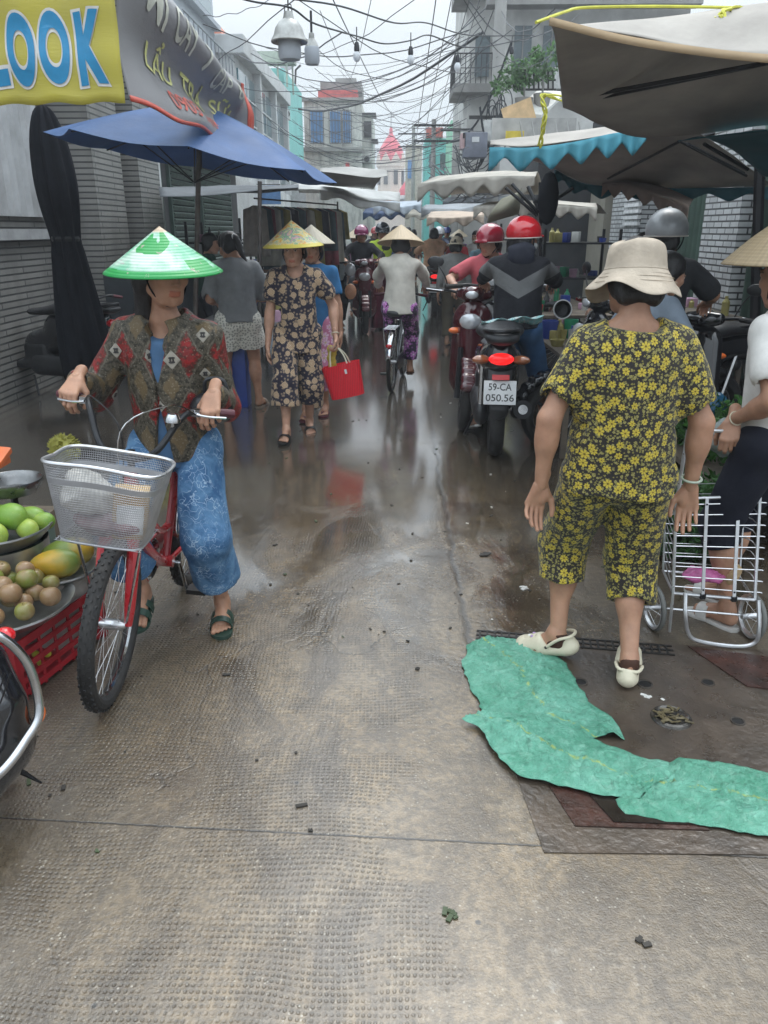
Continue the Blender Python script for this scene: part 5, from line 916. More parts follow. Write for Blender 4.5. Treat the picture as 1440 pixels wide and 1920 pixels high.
def strawm(name, col, pat=None):
    b = NB(name); v = b.obj(); x, y, z = b.xyz(v); r = b.ma('SQRT', b.ma('ADD', b.ma('MULTIPLY', x, x), b.ma('MULTIPLY', y, y))); ang = b.ma('ARCTAN2', y, x)
    ring = b.ma('SINE', b.ma('MULTIPLY', r, 2*PI/.012)); leaf = b.noise(b.comb(b.ma('MULTIPLY', ang, 12.), b.ma('MULTIPLY', r, 3.), 0.), 1.5, 4); c = b.mix(b.ramp(leaf, [(.35, 0.), (.7, 1.)]), col, tuple(q*.68 for q in col)); c = b.mix(b.ma('MULTIPLY', b.ramp(ring, [(.75, 0.), (1., 1.)]), .25), c, tuple(q*.4 for q in col))
    if pat: c = pat(b, c, x, y, r, ang, v)
    h = b.ma('ADD', ring, b.ma('MULTIPLY', leaf, 2.)); return b.out(c, .5 if pat is None else .35, 0, b.bump(h, .25, .003), .12, .4)
def conical(k, Rr, Hh, mat, off=.045, pitch=0., roll=0., under=None, strap=True, yshift=0., curve=0.):
    s = k.s; Rr *= 1; c = k.hc+k.Rh@A(0, yshift, off)*s; ax = nrm(k.Rh@A(math.sin(roll), -math.sin(pitch)*-1, 1)); L, Rz = wloc(k.root); o = c@Rz.T+L; X = Rz@ax
    n = 72; rr = np.linspace(0.001, 1, 30); prof = [(Rr*t, Hh*(1-t)-curve*math.sin(PI*t)) for t in rr]; prof = prof+[(Rr*1.008, -.004), (Rr*.995, -.006)]+[(Rr*t*.985, Hh*(1-t)-curve*math.sin(PI*t)-.006) for t in rr[::-1]]
    mb = MB(); x, y, z = frame(X, (0, 1, 0)); mb.lathe(prof, (0, 0, 0), (0, 0, 1), n); V = np.concatenate(mb.V); me = bpy.data.meshes.new('conical_hat'); ob = bpy.data.objects.new('conical_hat', me); COL.objects.link(ob); me.from_pydata(V.tolist(), [], mb.F); me.polygons.foreach_set('use_smooth', [True]*len(me.polygons)); me.materials.append(mat)
    ob.parent = k.root; ob.location = tuple(c); q = Vector((0, 0, 1)).rotation_difference(Vector(tuple(ax))); ob.rotation_euler = q.to_euler()
    if strap:
        mb = MB(); W = lambda *p: (k.hc+k.Rh@(A(*p)*s))@Rz.T+L; mb.tube(crom([W(-.075, .01, .05), W(-.075, .03, -.04), W(-.03, .06, -.105), W(.03, .06, -.105), W(.075, .03, -.04), W(.075, .01, .05)], 6), .0035, 5); mb.build('chin_strap', blackf, k.root)
    return ob
def helmet(k, mat, s2=1., visor=False, strap=True, pitch=0.):
    s = k.s*s2; c = k.hc; Rh = k.Rh@rotv((1, 0, 0), pitch); P = lambda x, y, z: c+Rh@(A(x, y, z)*s); S = SDF(); S.ell(P(0, -.008, .035), A(.116, .138, .118)*s, Rh, .002); S.ell(P(0, -.008, .03), A(.098, .120, .100)*s, Rh, .004, cut=True); S.half(P(0, 0, .0), Rh@A(0, .10, -1), .008)
    S.cap(P(-.055, .13, .022), P(.055, .13, .022), .010*s, k=.02); o, V, F = emitg(k, S, 'helmet', mat, .006, 0, sm=2); L, Rz = wloc(k.root); T = lambda p: p@Rz.T+L
    mb = MB(); a = np.linspace(0, 2*PI, 41)[:-1]; mb.tube(np.array([T(P(.117*math.cos(t), -.008+.139*math.sin(t), .002+.0139*math.sin(t))) for t in a]), .0045, 6, closed=True); mb.build('rim', M('helmet_rim', (.55, .5, .45), .3), o)
    if strap: mb = MB(); mb.tube(crom([T(P(-.10, 0, .01)), T(P(-.078, .025, -.05)), T(P(-.02, .06, -.108)), T(P(.02, .06, -.108)), T(P(.078, .025, -.05)), T(P(.10, 0, .01))], 6), .005, 5); mb.build('strap', blackf, k.root)
    return o
def mask(k, mat):
    s = k.s; P = lambda x, y, z: k.hc+k.Rh@(A(x, y, z)*s); S = SDF(); S.ell(P(0, .045, -.048), A(.066, .072, .052)*s, k.Rh, .01); S.half(P(0, .03, 0), k.Rh@A(0, -1, 0), .004); emitg(k, S, 'face_mask', mat, .006, .001, 80, 4)
def wtf(k): L, Rz = wloc(k.root); return lambda p: np.asarray(p)@Rz.T+L
def sandal(k, i, mat, kind='slide', sole=None):
    s = k.s; F = k.F[i]; p = k.fp[i]; q = (-1, 1)[i]; W = wtf(k); P = lambda x, y, z: W(p+F@(A(x, y, z)*s)); t = None
    out = [(-.030, .0), (-.036, .05), (-.034, .12), (-.046, .17), (-.042, .215), (-.015, .24), (.015, .235), (.040, .205), (.045, .16), (.034, .10), (.034, .04), (.024, -.005), (-.004, -.014)]
    o2 = crom([(x*-q*1.0, y, 0) for x, y in out]+[(out[0][0]*-q, out[0][1], 0)], 4)[:-1]; n = len(o2); V = [P(x, y, -.012) for x, y, _ in o2]+[P(x*1.04, y, -.001) for x, y, _ in o2]+[P(x*.96, y, .0035) for x, y, _ in o2]
    fcs = [tuple(range(n))[::-1], tuple(range(2*n, 3*n))]+[(a, (a+1) % n, n+(a+1) % n, n+a) for a in range(n)]+[(n+a, n+(a+1) % n, 2*n+(a+1) % n, 2*n+a) for a in range(n)]
    mb = MB(); mb.add(V, fcs); so = mb.build('sandal', sole or mat, k.root, 50); mb = MB()
    bands = ((.115, .165),) if kind == 'slide' else ((.085, .12), (.14, .175)) if kind == 'double' else ()
    for y0, y1 in bands:
        G = np.array([[P(.047*math.cos(a)*(1 if y < .15 else .98), y+.012*math.sin(a), .002+(.062-.16*(y-.1))*math.sin(a)**.8) for a in np.linspace(.001, PI-.001, 18)] for y in np.linspace(y0, y1, 4)]); mb.shell(G, .004)
    if kind == 'flip': mb.tube(crom([P(-q*.012, .20, .004), P(-q*.010, .185, .030), P(.030, .13, .030), P(.038, .09, .002)], 5), .005, 6); mb.tube(crom([P(-q*.012, .20, .004), P(-q*.010, .185, .030), P(-.030, .13, .030), P(-.036, .09, .002)], 5), .005, 6)
    mb.build('strap', mat, so, 60)
def decal(k, obj, V, F, poly3, mi, mat, name, off=.003): pass
# ------- cloth patterns -------------------------------------------------
def boxuv(b, off=(.0, .37)):
    v = b.obj(); n = b.n('TexCoord').outputs['Normal']; x, y, z = b.xyz(v); nx, ny, nz_ = [b.ma('ABSOLUTE', q) for q in b.xyz(n)]; s_ = b.ma('GREATER_THAN', nx, b.ma('MULTIPLY', ny, 1.1)); tz = b.ma('GREATER_THAN', nz_, b.ma('MULTIPLY', b.ma('MAXIMUM', nx, ny), 1.3))
    u = b.ma('ADD', b.ma('MULTIPLY', x, b.ma('SUBTRACT', 1., s_)), b.ma('MULTIPLY', b.ma('ADD', y, .37), s_)); w_ = b.ma('ADD', b.ma('MULTIPLY', z, b.ma('SUBTRACT', 1., tz)), b.ma('MULTIPLY', b.ma('ADD', y, .71), tz)); return u, w_
def flowers(name, bg_, petal, core, scale, npet=8, second=None, fill=.42, rough=.75, rings=False, scale2=None):
    b = NB(name); v = b.obj(); x, y = boxuv(b); uv = b.comb(x, y, 0.); uv = b.n('VectorMath', {0: uv, 1: b.n('VectorMath', {0: b.n('TexNoise', {'Vector': v, 'Scale': 9.}).outputs['Color'], 1: (.012, .012, 0)}, operation='MULTIPLY').outputs[0]}, operation='ADD').outputs[0]
    def layer(c, sc, npt, R_, pc, cc, rnd=.75, off=(0, 0, 0)):
        uvo = b.mapping(uv, loc=off); vo = b.n('TexVoronoi', {'Vector': uvo, 'Scale': sc, 'Randomness': rnd}, voronoi_dimensions='2D'); q = b.n('VectorMath', {0: uvo, 1: vo.outputs['Position']}, operation='SUBTRACT').outputs[0]; qx, qy, _ = b.xyz(q); r = b.ma('MULTIPLY', b.n('VectorMath', {0: q}, operation='LENGTH').outputs['Value'], sc); an = b.ma('ARCTAN2', qy, qx)
        rc = b.xyz(vo.outputs['Color'])[0]; an = b.ma('ADD', an, b.ma('MULTIPLY', rc, 6.)); sz = b.ma('ADD', .7, b.ma('MULTIPLY', rc, .5)); r = b.ma('DIVIDE', r, sz); pt = b.ma('ADD', .72, b.ma('MULTIPLY', b.ma('ABSOLUTE', b.ma('COSINE', b.ma('MULTIPLY', an, npt/2))), .38))
        m_ = b.n('MapRange', {0: b.ma('SUBTRACT', r, b.ma('MULTIPLY', pt, R_)), 1: -.03, 2: .03, 3: 1., 4: 0.}).outputs[0]
        col = b.mix(b.n('MapRange', {0: r, 1: R_*.22, 2: R_*.30, 3: 1., 4: 0.}).outputs[0], pc, cc)
        if rings: col = b.mix(b.n('MapRange', {0: b.ma('ABSOLUTE', b.ma('SUBTRACT', r, R_*.55)), 1: .01, 2: .04, 3: .8, 4: 0.}).outputs[0], col, (.22, .12, .06)); col = b.mix(b.n('MapRange', {0: r, 1: R_*.12, 2: R_*.18, 3: 1., 4: 0.}).outputs[0], col, (.60, .48, .34))
        else: col = b.mix(b.ma('MULTIPLY', b.ramp(b.ma('ABSOLUTE', b.ma('SINE', b.ma('MULTIPLY', an, npt/2))), [(.8, 0.), (1., 1.)]), .6), col, bg_)
        return b.mix(m_, c, col)
    c = b.mix(b.noise(v, 12, 4), bg_, tuple(q*1.5+.004 for q in bg_))
    if second:
        for (sc2, R2, c2, n2, of) in second: c = layer(c, sc2, n2, R2, c2, tuple(q*.6 for q in c2), 1., of)
    c = layer(c, scale, npet, fill, petal, core)
    c = b.mix(b.ma('MULTIPLY', b.ramp(b.noise(v, 300, 2), [(.4, 0.), (.7, 1.)]), .12), c, tuple(q*.3 for q in petal)); h = b.ma('ADD', b.noise(v, 28, 5, .6, .6), b.ma('MULTIPLY', b.noise(v, 420, 2), .15))
    return b.out(c, rough, 0, b.bump(h, .6, .008), 0, .25, .15)
cloth = lambda name, col, **kw: M(name, col, kw.pop('rough', .82), 0, kw.pop('var', .22), 9, kw.pop('bump', .5), 34, spec=.2, **kw)
YB = flowers('yellow_floral_cotton', (.010, .008, .010), (.50, .38, .045), (.16, .10, .01), 25, 7, second=((85, .27, (.22, .19, .05), 3, (.3, .1, 0)), (58, .24, (.30, .26, .09), 5, (.7, .5, 0))), fill=.30)
BF = flowers('dark_daisy_dress', (.010, .009, .022), (.50, .36, .23), (.20, .10, .05), 13.5, 14, second=((34, .30, (.24, .18, .13), 10, (.2, .4, 0)),), fill=.34, rings=True)
PFl = flowers('purple_floral_trousers', (.018, .010, .028), (.52, .20, .50), (.7, .6, .7), 9, 6, second=((28, .3, (.22, .08, .26), 5, (.2, .4, 0)),), fill=.34)
def bluef_m():
    b = NB('blue_tie_dye_cotton'); v = b.obj(); a = b.attr('puv')['Vector']; c = b.mix(b.ramp(b.noise(v, 11, 6, .65, .8), [(.38, 0.), (.66, 1.)]), (.035, .095, .20), (.11, .22, .36))
    ln = b.vor(b.n('VectorMath', {0: a, 1: b.n('TexNoise', {'Vector': a, 'Scale': 9., 'Detail': 3}).outputs['Color']}, operation='ADD').outputs[0], 6.5, 'DISTANCE_TO_EDGE'); c = b.mix(b.ma('MULTIPLY', b.n('MapRange', {0: ln, 1: .015, 2: .04, 3: .75, 4: 0.}).outputs[0], b.ramp(b.noise(v, 6, 3), [(.48, 0.), (.58, 1.)])), c, (.34, .44, .55))
    c = b.mix(b.ramp(b.noise(v, 38, 4, .7), [(.58, 0.), (.72, .35)]), c, (.30, .42, .56)); return b.out(c, .85, 0, b.bump(b.noise(v, 26, 5, .6, .5), .6, .008), 0, .2)
def jacketm():
    b = NB('patterned_jacket'); v = b.obj(); x, y = boxuv(b)
    # diamond lattice
    nw = b.n('TexNoise', {'Vector': v, 'Scale': 5.}).outputs['Color']; nx_, ny_, _ = b.xyz(nw); u = b.ma('ADD', b.ma('MULTIPLY', x, 8.), b.ma('MULTIPLY', nx_, .35)); w_ = b.ma('ADD', b.ma('MULTIPLY', y, 4.6), b.ma('MULTIPLY', ny_, .35)); du = b.ma('PINGPONG', u, .5); dw = b.ma('PINGPONG', w_, .5); mn = b.ma('MULTIPLY', b.ma('ADD', du, dw), 1.)
    n1 = b.noise(v, 55, 5, .7); jit = b.ma('MULTIPLY', b.ma('SUBTRACT', n1, .5), .35); sm = b.ma('ADD', mn, jit)
    c = b.mix(b.ramp(b.noise(v, 70, 5, .7), [(.4, 0.), (.6, 1.)]), (.025, .021, .014), (.095, .080, .058))
    c = b.mix(b.n('MapRange', {0: sm, 1: .60, 2: .68, 3: 0., 4: 1.}).outputs[0], c, b.mix(b.ramp(b.noise(v, 42, 4, .7), [(.42, 0.), (.58, 1.)]), (.26, .018, .018), (.07, .02, .015))); c = b.mix(b.n('MapRange', {0: sm, 1: .86, 2: .9, 3: 0., 4: .8}).outputs[0], c, (.16, .02, .02))
    c = b.mix(b.n('MapRange', {0: sm, 1: .28, 2: .22, 3: 0., 4: .85}).outputs[0], c, (.13, .09, .045))
    c = b.mix(b.ramp(b.vor(v, 85.), [(.12, .55), (.3, 0.)]), c, (.24, .21, .16)); ed = b.n('MapRange', {0: b.ma('ABSOLUTE', b.ma('SUBTRACT', mn, .57)), 1: .012, 2: .04, 3: .22, 4: 0.}).outputs[0]; c = b.mix(ed, c, (.27, .24, .19))
    return b.out(c, .6, 0, b.bump(b.noise(v, 30, 5, .6, .8), .7, .009), 0, .3)
# ================================================================== VEHICLES
rubber = M('tyre_rubber', (.018, .017, .017), .75, 0, .3, 20, .5, 90, .4, (.06, .05, .04)); chrome = M('chrome', (.55, .55, .56), .16, 1, .15, 20, .05, 60, .3, (.2, .18, .15)); alu = M('brushed_alu', (.60, .60, .61), .32, .9, .15, 20, .1, 80, .3, (.2, .19, .17)); blackp = M('black_plastic', (.015, .015, .017), .38, 0, .3, 12, .2, 60, .35, (.06, .055, .05)); blackg = M('gloss_black_paint', (.010, .010, .013), .12, 0, .3, 12, .03, 60, .35, (.05, .045, .04), coat=.6)
redp = M('bike_red_paint', (.42, .015, .022), .3, 0, .2, 10, .1, 60, .3, (.08, .02, .015), coat=.4); vinyl = M('seat_vinyl', (.018, .018, .02), .5, 0, .2, 20, .4, 120); redl = M('red_lens', (.55, .01, .015), .12, 0, .1, coat=.5); orl = M('orange_lens', (.75, .14, .01), .15, 0, .1, coat=.5); clearl = M('clear_lens', (.55, .56, .58), .08, .3, .1, coat=.6)
lit = NB('lit_tail_lamp'); lit = lit.out((.6, .01, .01), .2, emis=(1, .02, .02), es=.7)
def torus(mb, c, ax, R_, r, n=40, m_=10, mi=0, sq=1.):
    prof = [(R_+r*math.cos(a), r*sq*math.sin(a)) for a in np.linspace(0, 2*PI, m_, endpoint=False)]; mb.lathe(prof, c, ax, n, mi, close=True)
def wheel(root, name, c, ax, R_, r, tyre=None, rimm_=None, spokes=28, knob=False, rimd=None, hubr=.02, disc=False):
    X, Y, Z = frame(ax); mb = MB(); torus(mb, c, ax, R_-r, r, 56, 12)
    if knob:
        for k in range(110):
            a = k*2*PI/110
            for o in (-.5, .5) if k % 2 else (0,):
                p = c+(X*math.cos(a)+Y*math.sin(a))*(R_-.001-.006*abs(o))+Z*o*r*1.25; d = X*math.cos(a)+Y*math.sin(a); mb.box(p, (.009, .007, .008), np.array([np.cross(d, Z), Z, d]).T)
    w_ = mb.build(name, tyre or rubber, root); mb = MB(); rr = R_-2*r+.004; mb.lathe([(rr+.008, -.012), (rr, -.010), (rr-.008, 0), (rr, .010), (rr+.008, .012)], c, ax, 48); mb.build('rim', rimm_ or alu, w_); mb = MB()
    if spokes:
        for k in range(spokes):
            a = k*2*PI/spokes; h = (k % 2-.5)*.05; b_ = a+(.35 if k % 4 < 2 else -.35); mb.tube([c+Z*h+(X*math.cos(b_)+Y*math.sin(b_))*hubr, c+(X*math.cos(a)+Y*math.sin(a))*rr], .0011, 4)
        mb.tube([c-Z*.045, c-Z*.02, c+Z*.02, c+Z*.045], [.012, hubr, hubr, .012], 12); mb.build('spokes', alu, w_)
    else:
        for k in range(5):
            a = k*2*PI/5; mb.bar(c, c+(X*math.cos(a)+Y*math.sin(a))*(rr+.002), .022, .03, up=Z)
        mb.tube([c-Z*.05, c+Z*.05], .032, 16)
        if disc: mb.lathe([(.05, .04), (.09, .04), (.09, .044), (.05, .044)], c, ax, 30, close=True)
        mb.build('alloy_spokes', blackp if rimm_ is None else rimm_, w_)
    return w_
def bicycle(label, loc, rz, lean=0., R_=.31, col=None, steer=0., knob=False, basket=None, bars='high', group=None, guard=True, fender=True, tr=.022):
    t = thing('bicycle', label, 'bicycle', loc, rz, group); L, Rz = wloc(t); T = Rz@rotv((0, 1, 0), lean); P = lambda x, y, z: L+T@A(x, y, z); D = lambda *v: T@A(*v); wb = 1.0; mt = col or redp
    St = rotv(D(0, -.3, .95), steer); fw = P(0, wb, R_); FP = lambda x, y, z: P(0, wb-.1, .6)+St@(P(x, y, z)-P(0, wb-.1, .6)); fc = FP(0, wb, R_)
    wheel(t, 'rear_wheel', P(0, 0, R_), D(1, 0, 0), R_, tr, knob=knob, rimm_=chrome); wheel(t, 'front_wheel', fc, St@D(1, 0, 0), R_, tr, knob=knob, rimm_=chrome)
    mb = MB(); bb = P(0, .40, .28); ht = P(0, .80, .80); hl = P(0, .84, .66); st = P(0, .24, .68); mb.tube(crom([hl, P(0, .68, .48), P(0, .50, .33), bb], 5), .020, 10); mb.tube(crom([ht, P(0, .66, .62), P(0, .50, .46), P(0, .36, .42)], 5), .015, 10); mb.tube([bb, st], .017, 10); mb.tube([hl, ht], .024, 12)
    for q in (-1, 1): mb.tube([P(q*.025, .38, .29), P(q*.055, .1, R_), P(q*.055, 0, R_)], .011, 8); mb.tube([P(q*.02, .26, .60), P(q*.055, .03, R_+.02), P(q*.055, 0, R_)], .009, 8)
    mb.tube([P(-.035, .40, .28), P(.035, .40, .28)], .026, 12); mb.build('frame', mt, t)
    mb = MB()
    for q in (-1, 1): mb.tube([FP(q*.045, wb-.10, R_+.33), FP(q*.052, wb-.07, R_+.24), FP(q*.055, wb-.015, R_+.06), FP(q*.055, wb, R_)], [.024, .024, .019, .013], 10)
    mb.tube([FP(-.045, wb-.10, R_+.33), FP(.045, wb-.10, R_+.33)], .020, 10); mb.build('fork', mt, t); mb = MB()
    for s_, c_, M_ in ((1, P(0, 0, R_), P), (2, fc, FP))[:2 if fender else 1]:
        G = []
        for a in np.linspace(*((.2, 2.9) if s_ == 1 else (.55, 2.6)), 26): yy = math.cos(a)*(R_+.022); zz = math.sin(a)*(R_+.022); G.append([M_(x, (0 if s_ == 1 else wb)+yy*(-1 if s_ == 1 else 1)*-1, R_+zz-abs(x)*.45) for x in (-.03, -.015, 0, .015, .03)])
        mb = MB(); mb.shell(np.array(G), .002); mb.build('mudguard', mt if not guard else chrome, t, 180)
    hbz = 1.02; mb = MB(); sp = FP(0, .79, .88); mb.tube([ht, sp], .013, 10)
    if bars == 'high': pts = [(-.30, .60, 1.0), (-.20, .66, 1.01), (-.16, .74, 1.0), (-.10, .82, .90), (-.04, .82, .86), (.04, .82, .86), (.10, .82, .90), (.16, .74, 1.0), (.20, .66, 1.01), (.30, .60, 1.0)]
    else: pts = [(-.27, .66, .93), (-.15, .72, .94), (-.05, .80, .90), (.05, .80, .90), (.15, .72, .94), (.27, .66, .93)]
    hb = crom([FP(*p) for p in pts], 5); mb.tube(hb, .0115, 10); hbo = mb.build('handlebar', blackmet, t)
    for q, (a, b_) in enumerate(((hb[0], hb[5]), (hb[-1], hb[-6]))):
        mb = MB(); d = nrm(b_-a); mb.tube([a-d*.02, a+d*.09], .0165, 12); mb.build('grip', M('maroon_grip', (.10, .02, .03), .6), hbo); mb = MB(); o = a+d*.12; f = St@D(0, 1, -.12); x_ = nrm(a-b_); mb.tube(crom([o, o+f*.03, o+f*.05+x_*.05, o+f*.05+x_*.12], 4), .005, 6); mb.box(o+f*.012, (.03, .03, .025), T); mb.build('brake_lever', chrome, hbo)
        mb = MB(); mb.tube(crom([o+f*.02, o+f*.10-x_*.08+D(0, 0, .05), FP(0, .92, .98), FP(0, .88, .70)], 6), .0025, 5); mb.build('cable', blackmet if q else chrome, hbo)
    mb = MB(); mb.lathe([(.001, .032), (.018, .028), (.027, .012), (.028, .0)], hb[12 if bars == 'high' else 6]+D(0, 0, .03), D(0, 0, 1), 20); mb.tube([hb[12 if bars == 'high' else 6], hb[12 if bars == 'high' else 6]+D(0, 0, .03)], .006, 6); mb.build('bell', chrome, hbo)
    S = SDF(); Rm = T; S.cap(P(0, .10, .795), P(0, .19, .79), .085, .06, k=.02, flat=D(0, 0, 1), fs=.45); S.cap(P(0, .16, .79), P(0, .33, .78), .05, .022, k=.03, flat=D(0, 0, 1), fs=.7)
    mb = MB(); V, F = S.mesh(.008); mb.add(V, F.tolist()); mb.build('saddle', vinyl, t, 180); mb = MB(); mb.tube([st, P(0, .19, .77)], .013, 8); mb.build('seat_post', chrome, t)
    mb = MB(); mb.lathe([(.085, -.003), (.09, 0), (.085, .003), (.02, .003), (.02, -.003)], P(.055, .40, .28), D(1, 0, 0), 32, close=True)
    for q, a in ((1, 1.2), (-1, 1.2+PI)): e = P(q*.075, .40+.165*math.cos(a), .28+.165*math.sin(a)); mb.tube([P(q*.0, .40, .28), P(q*.06, .40, .28), e], .008, 6); pb = MB(); pb.box(e+D(q*.05, 0, 0), (.085, .06, .02), T); pb.build('pedal', blackp, t)
    mb.build('crank', chrome, t); mb = MB(); mb.prism([(-.06, R_-.07), (.48, .19), (.52, .28), (.46, .37), (-.04, R_+.06)], .058, .066, M3=np.array([T@A(0, 1, 0), T@A(0, 0, 1), T@A(1, 0, 0)]).T, o=L); mb.build('chain_guard', mt, t, 30)
    mb = MB()
    for q in (-1, 1): mb.tube([P(q*.06, .15, R_+.36), P(q*.06, -.28, R_+.36), P(q*.055, -.02, R_)], .005, 6)
    for y in (-.25, -.15, -.05, .05): mb.tube([P(-.06, y, R_+.36), P(.06, y, R_+.36)], .004, 6)
    mb.build('rear_rack', chrome, t); mb = MB(); mb.ell(P(0, -.30, R_+.20), (.03, .012, .02)); mb.build('reflector', redl, t)
    return t, P, FP
def scooter(label, loc, rz, body, trim=None, lean=0., steer=0., plate=None, light=True, group=None, front=None, name='scooter', mirrors=True, bodyname=None):
    """origin at the rear wheel's contact point, forward is +y"""
    t = thing(name, label, 'motor scooter', loc, rz, group); L, Rz = wloc(t); T = Rz@rotv((0, 1, 0), lean); P = lambda x, y, z: L+T@A(x, y, z); D = lambda *v: nrm(T@A(*v)); R_ = .24; trim = trim or blackp
    def em(S, nm, m_, res=.010, par=None): V, F = S.mesh(res); V = smoothv(V, F, 1); mb = MB(); mb.add(V, F.tolist()); return mb.build(nm, m_, par or t, 180)
    wheel(t, 'rear_wheel', P(0, 0, R_), D(1, 0, 0), R_, .048, spokes=0); fcx = P(0, 1.27, R_); St = rotv(D(0, -.4, .9), steer); FP = lambda x, y, z: P(0, 1.05, .7)+St@(P(x, y, z)-P(0, 1.05, .7)); wheel(t, 'front_wheel', FP(0, 1.27, R_), St@D(1, 0, 0), R_, .042, spokes=0, disc=True)
    S = SDF(); S.cap(P(0, -.22, .70), P(0, .20, .62), .075, .13, k=.05, flat=D(1, 0, 0), fs=1.15); S.cap(P(0, .12, .56), P(0, .42, .46), .12, .13, k=.05); S.ell(P(0, -.12, .64), A(.13, .20, .085), T, .04); S.rbox(P(0, .1, .84), A(.2, .6, .07), T, .01, .02, cut=True); em(S, 'rear_body', body)
    S = SDF(); S.rbox(P(0, .58, .30), A(.17, .24, .035), T, .03, .02); S.rbox(P(0, .40, .40), A(.14, .12, .10), T, .05, .06); em(S, 'floorboard', trim)
    S = SDF(); S.cap(P(0, .88, .34), P(0, .98, .80), .19, .15, k=.03, flat=D(0, 1, -.2), fs=.42); S.cap(P(0, 1.02, .52), P(0, 1.04, .76), .10, .10, k=.06); S.rbox(P(0, .80, .58), A(.10, .06, .32), T@rotv((1, 0, 0), -.2), .04, .03, cut=True); em(S, 'leg_shield', front or body)
    S = SDF(); S.cap(P(0, -.30, .785), P(0, .10, .79), .10, .125, k=.04, flat=D(0, 0, 1), fs=.42); S.cap(P(0, .10, .78), P(0, .42, .755), .12, .075, k=.05, flat=D(0, 0, 1), fs=.42); em(S, 'seat', vinyl)
    S = SDF(); S.cap(P(0, .97, .98), P(0, 1.03, 1.0), .085, .07, k=.03, flat=D(0, 0, 1), fs=.75); S.cap(P(-.10, .96, .99), P(.10, .96, .99), .045, k=.04); em(S, 'handlebar_cover', front or body)
    mb = MB(); mb.ell(P(0, 1.125, .80), (.085, .035, .06), T); mb.build('headlight', clearl, t); mb = MB(); mb.ell(P(0, 1.09, .99), (.05, .02, .03), T); mb.build('speedometer', clearl, t)
    for q in (-1, 1): mb = MB(); mb.ell(P(q*.13, 1.03, .72), (.05, .04, .025), T); mb.build('indicator', orl, t)
    mb = MB(); mb.tube(crom([FP(-.36, .86, .99), FP(-.2, .94, 1.0), FP(0, .98, .97), FP(.2, .94, 1.0), FP(.36, .86, .99)], 5), .011, 8); hb = mb.build('handlebar', blackmet, t)
    for q in (-1, 1):
        mb = MB(); mb.tube([FP(q*.37, .855, .99), FP(q*.25, .92, .995)], .017, 10); mb.build('grip', rubber, hb); mb = MB(); mb.tube(crom([FP(q*.27, .95, 1.0), FP(q*.25, 1.02, 1.0), FP(q*.37, .95, 1.0)], 4), .005, 6); mb.build('brake_lever', chrome, hb)
        if mirrors: mb = MB(); mb.tube(crom([FP(q*.20, .95, 1.0), FP(q*.24, .97, 1.10), FP(q*.30, .95, 1.18)], 4), .005, 6); mb.ell(FP(q*.32, .94, 1.20), (.065, .012, .042), T); mb.build('mirror', blackp, hb)
    S = SDF(); 
    for a in np.linspace(.5, 2.2, 8): S.cap(FP(-.03, 1.27+.285*math.cos(a), R_+.285*math.sin(a)), FP(.03, 1.27+.285*math.cos(a), R_+.285*math.sin(a)), .035, k=.03)
    em(S, 'front_fender', front or body); mb = MB()
    for q in (-1, 1): mb.tube([FP(q*.07, 1.12, .60), FP(q*.07, 1.27, R_)], .022, 8)
    mb.build('fork', blackmet, t)
    S = SDF(); S.cap(P(-.10, .05, .27), P(-.11, .38, .30), .085, .10, k=.02, flat=D(1, 0, 0), fs=.6); S.cap(P(-.06, .34, .32), P(.06, .34, .32), .09, k=.03); em(S, 'engine', blackp); mb = MB(); mb.tube([P(.13, .35, .22), P(.145, .18, .25), P(.15, -.18, .34)], [.03, .052, .058], 14); mb.tube([P(.15, -.185, .342), P(.151, -.20, .345)], [.035, .03], 12, mi=1); mb.build('exhaust', [blackmet, chrome], t)
    mb = MB(); mb.tube([P(-.10, .02, .30), P(-.10, -.06, .62)], .02, 8); mb.tube([P(.10, .02, .30), P(.10, -.06, .62)], .02, 8); mb.build('shock_absorber', redp if False else chrome, t)
    S = SDF(); S.cap(P(0, -.24, .60), P(0, -.32, .36), .085, .06, k=.02, flat=D(0, 1, .3), fs=.25); S.cap(P(-.05, -.10, .54), P(.05, -.10, .54), .05, k=.05); em(S, 'rear_fender', blackp, .008)
    mb = MB(); mb.ell(P(0, -.305, .665), (.075, .04, .036), T); mb.build('tail_light', lit if light else redl, t)
    for q in (-1, 1): mb = MB(); mb.ell(P(q*.115, -.265, .655), (.06, .045, .028), T@rotv((0, 0, 1), -q*.5)); mb.build('indicator', M('amber_dull', (.30, .10, .04), .2, coat=.5), t)
    mb = MB(); mb.tube(crom([P(-.09, .0, .80), P(-.10, -.22, .82), P(-.05, -.36, .83), P(.05, -.36, .83), P(.10, -.22, .82), P(.09, 0, .80)], 5), .013, 8); mb.build('grab_rail', blackmet, t)
    pn = T@rotv((1, 0, 0), R(-14)); pc = P(0, -.345, .475); mb = MB(); mb.box(pc, (.19, .006, .14), pn, bev=.002); pl = mb.build('number_plate', M('plate_white', (.70, .70, .70), .4), t, 0)
    if plate:
        for s_, zz, wd in ((plate[0], .033, .135), (plate[1], -.030, .165)):
            mb = MB(); bm_ = text_mesh(s_, .042, wd, bold=.012); text_on(mb, bm_, lambda x, y: pc+pn@A(x, -.0045, zz+y)); mb.build('plate_text', M('plate_ink', (.05, .05, .05), .5), pl, 0)
    mb = MB(); mb.box(pc+pn@A(0, .004, 0)+D(0, 0, 1)*.09, (.10, .02, .03), pn); mb.build('reflector', redl, t)
    mb = MB(); mb.tube([P(-.12, .45, .2), P(-.2, .38, .03)], .01, 6); mb.build('side_stand', blackmet, t)
    return t, P
# ================================================================== NEAR PEOPLE
WOODLEAF = strawm('straw_hat_leaf', (.52, .40, .23))
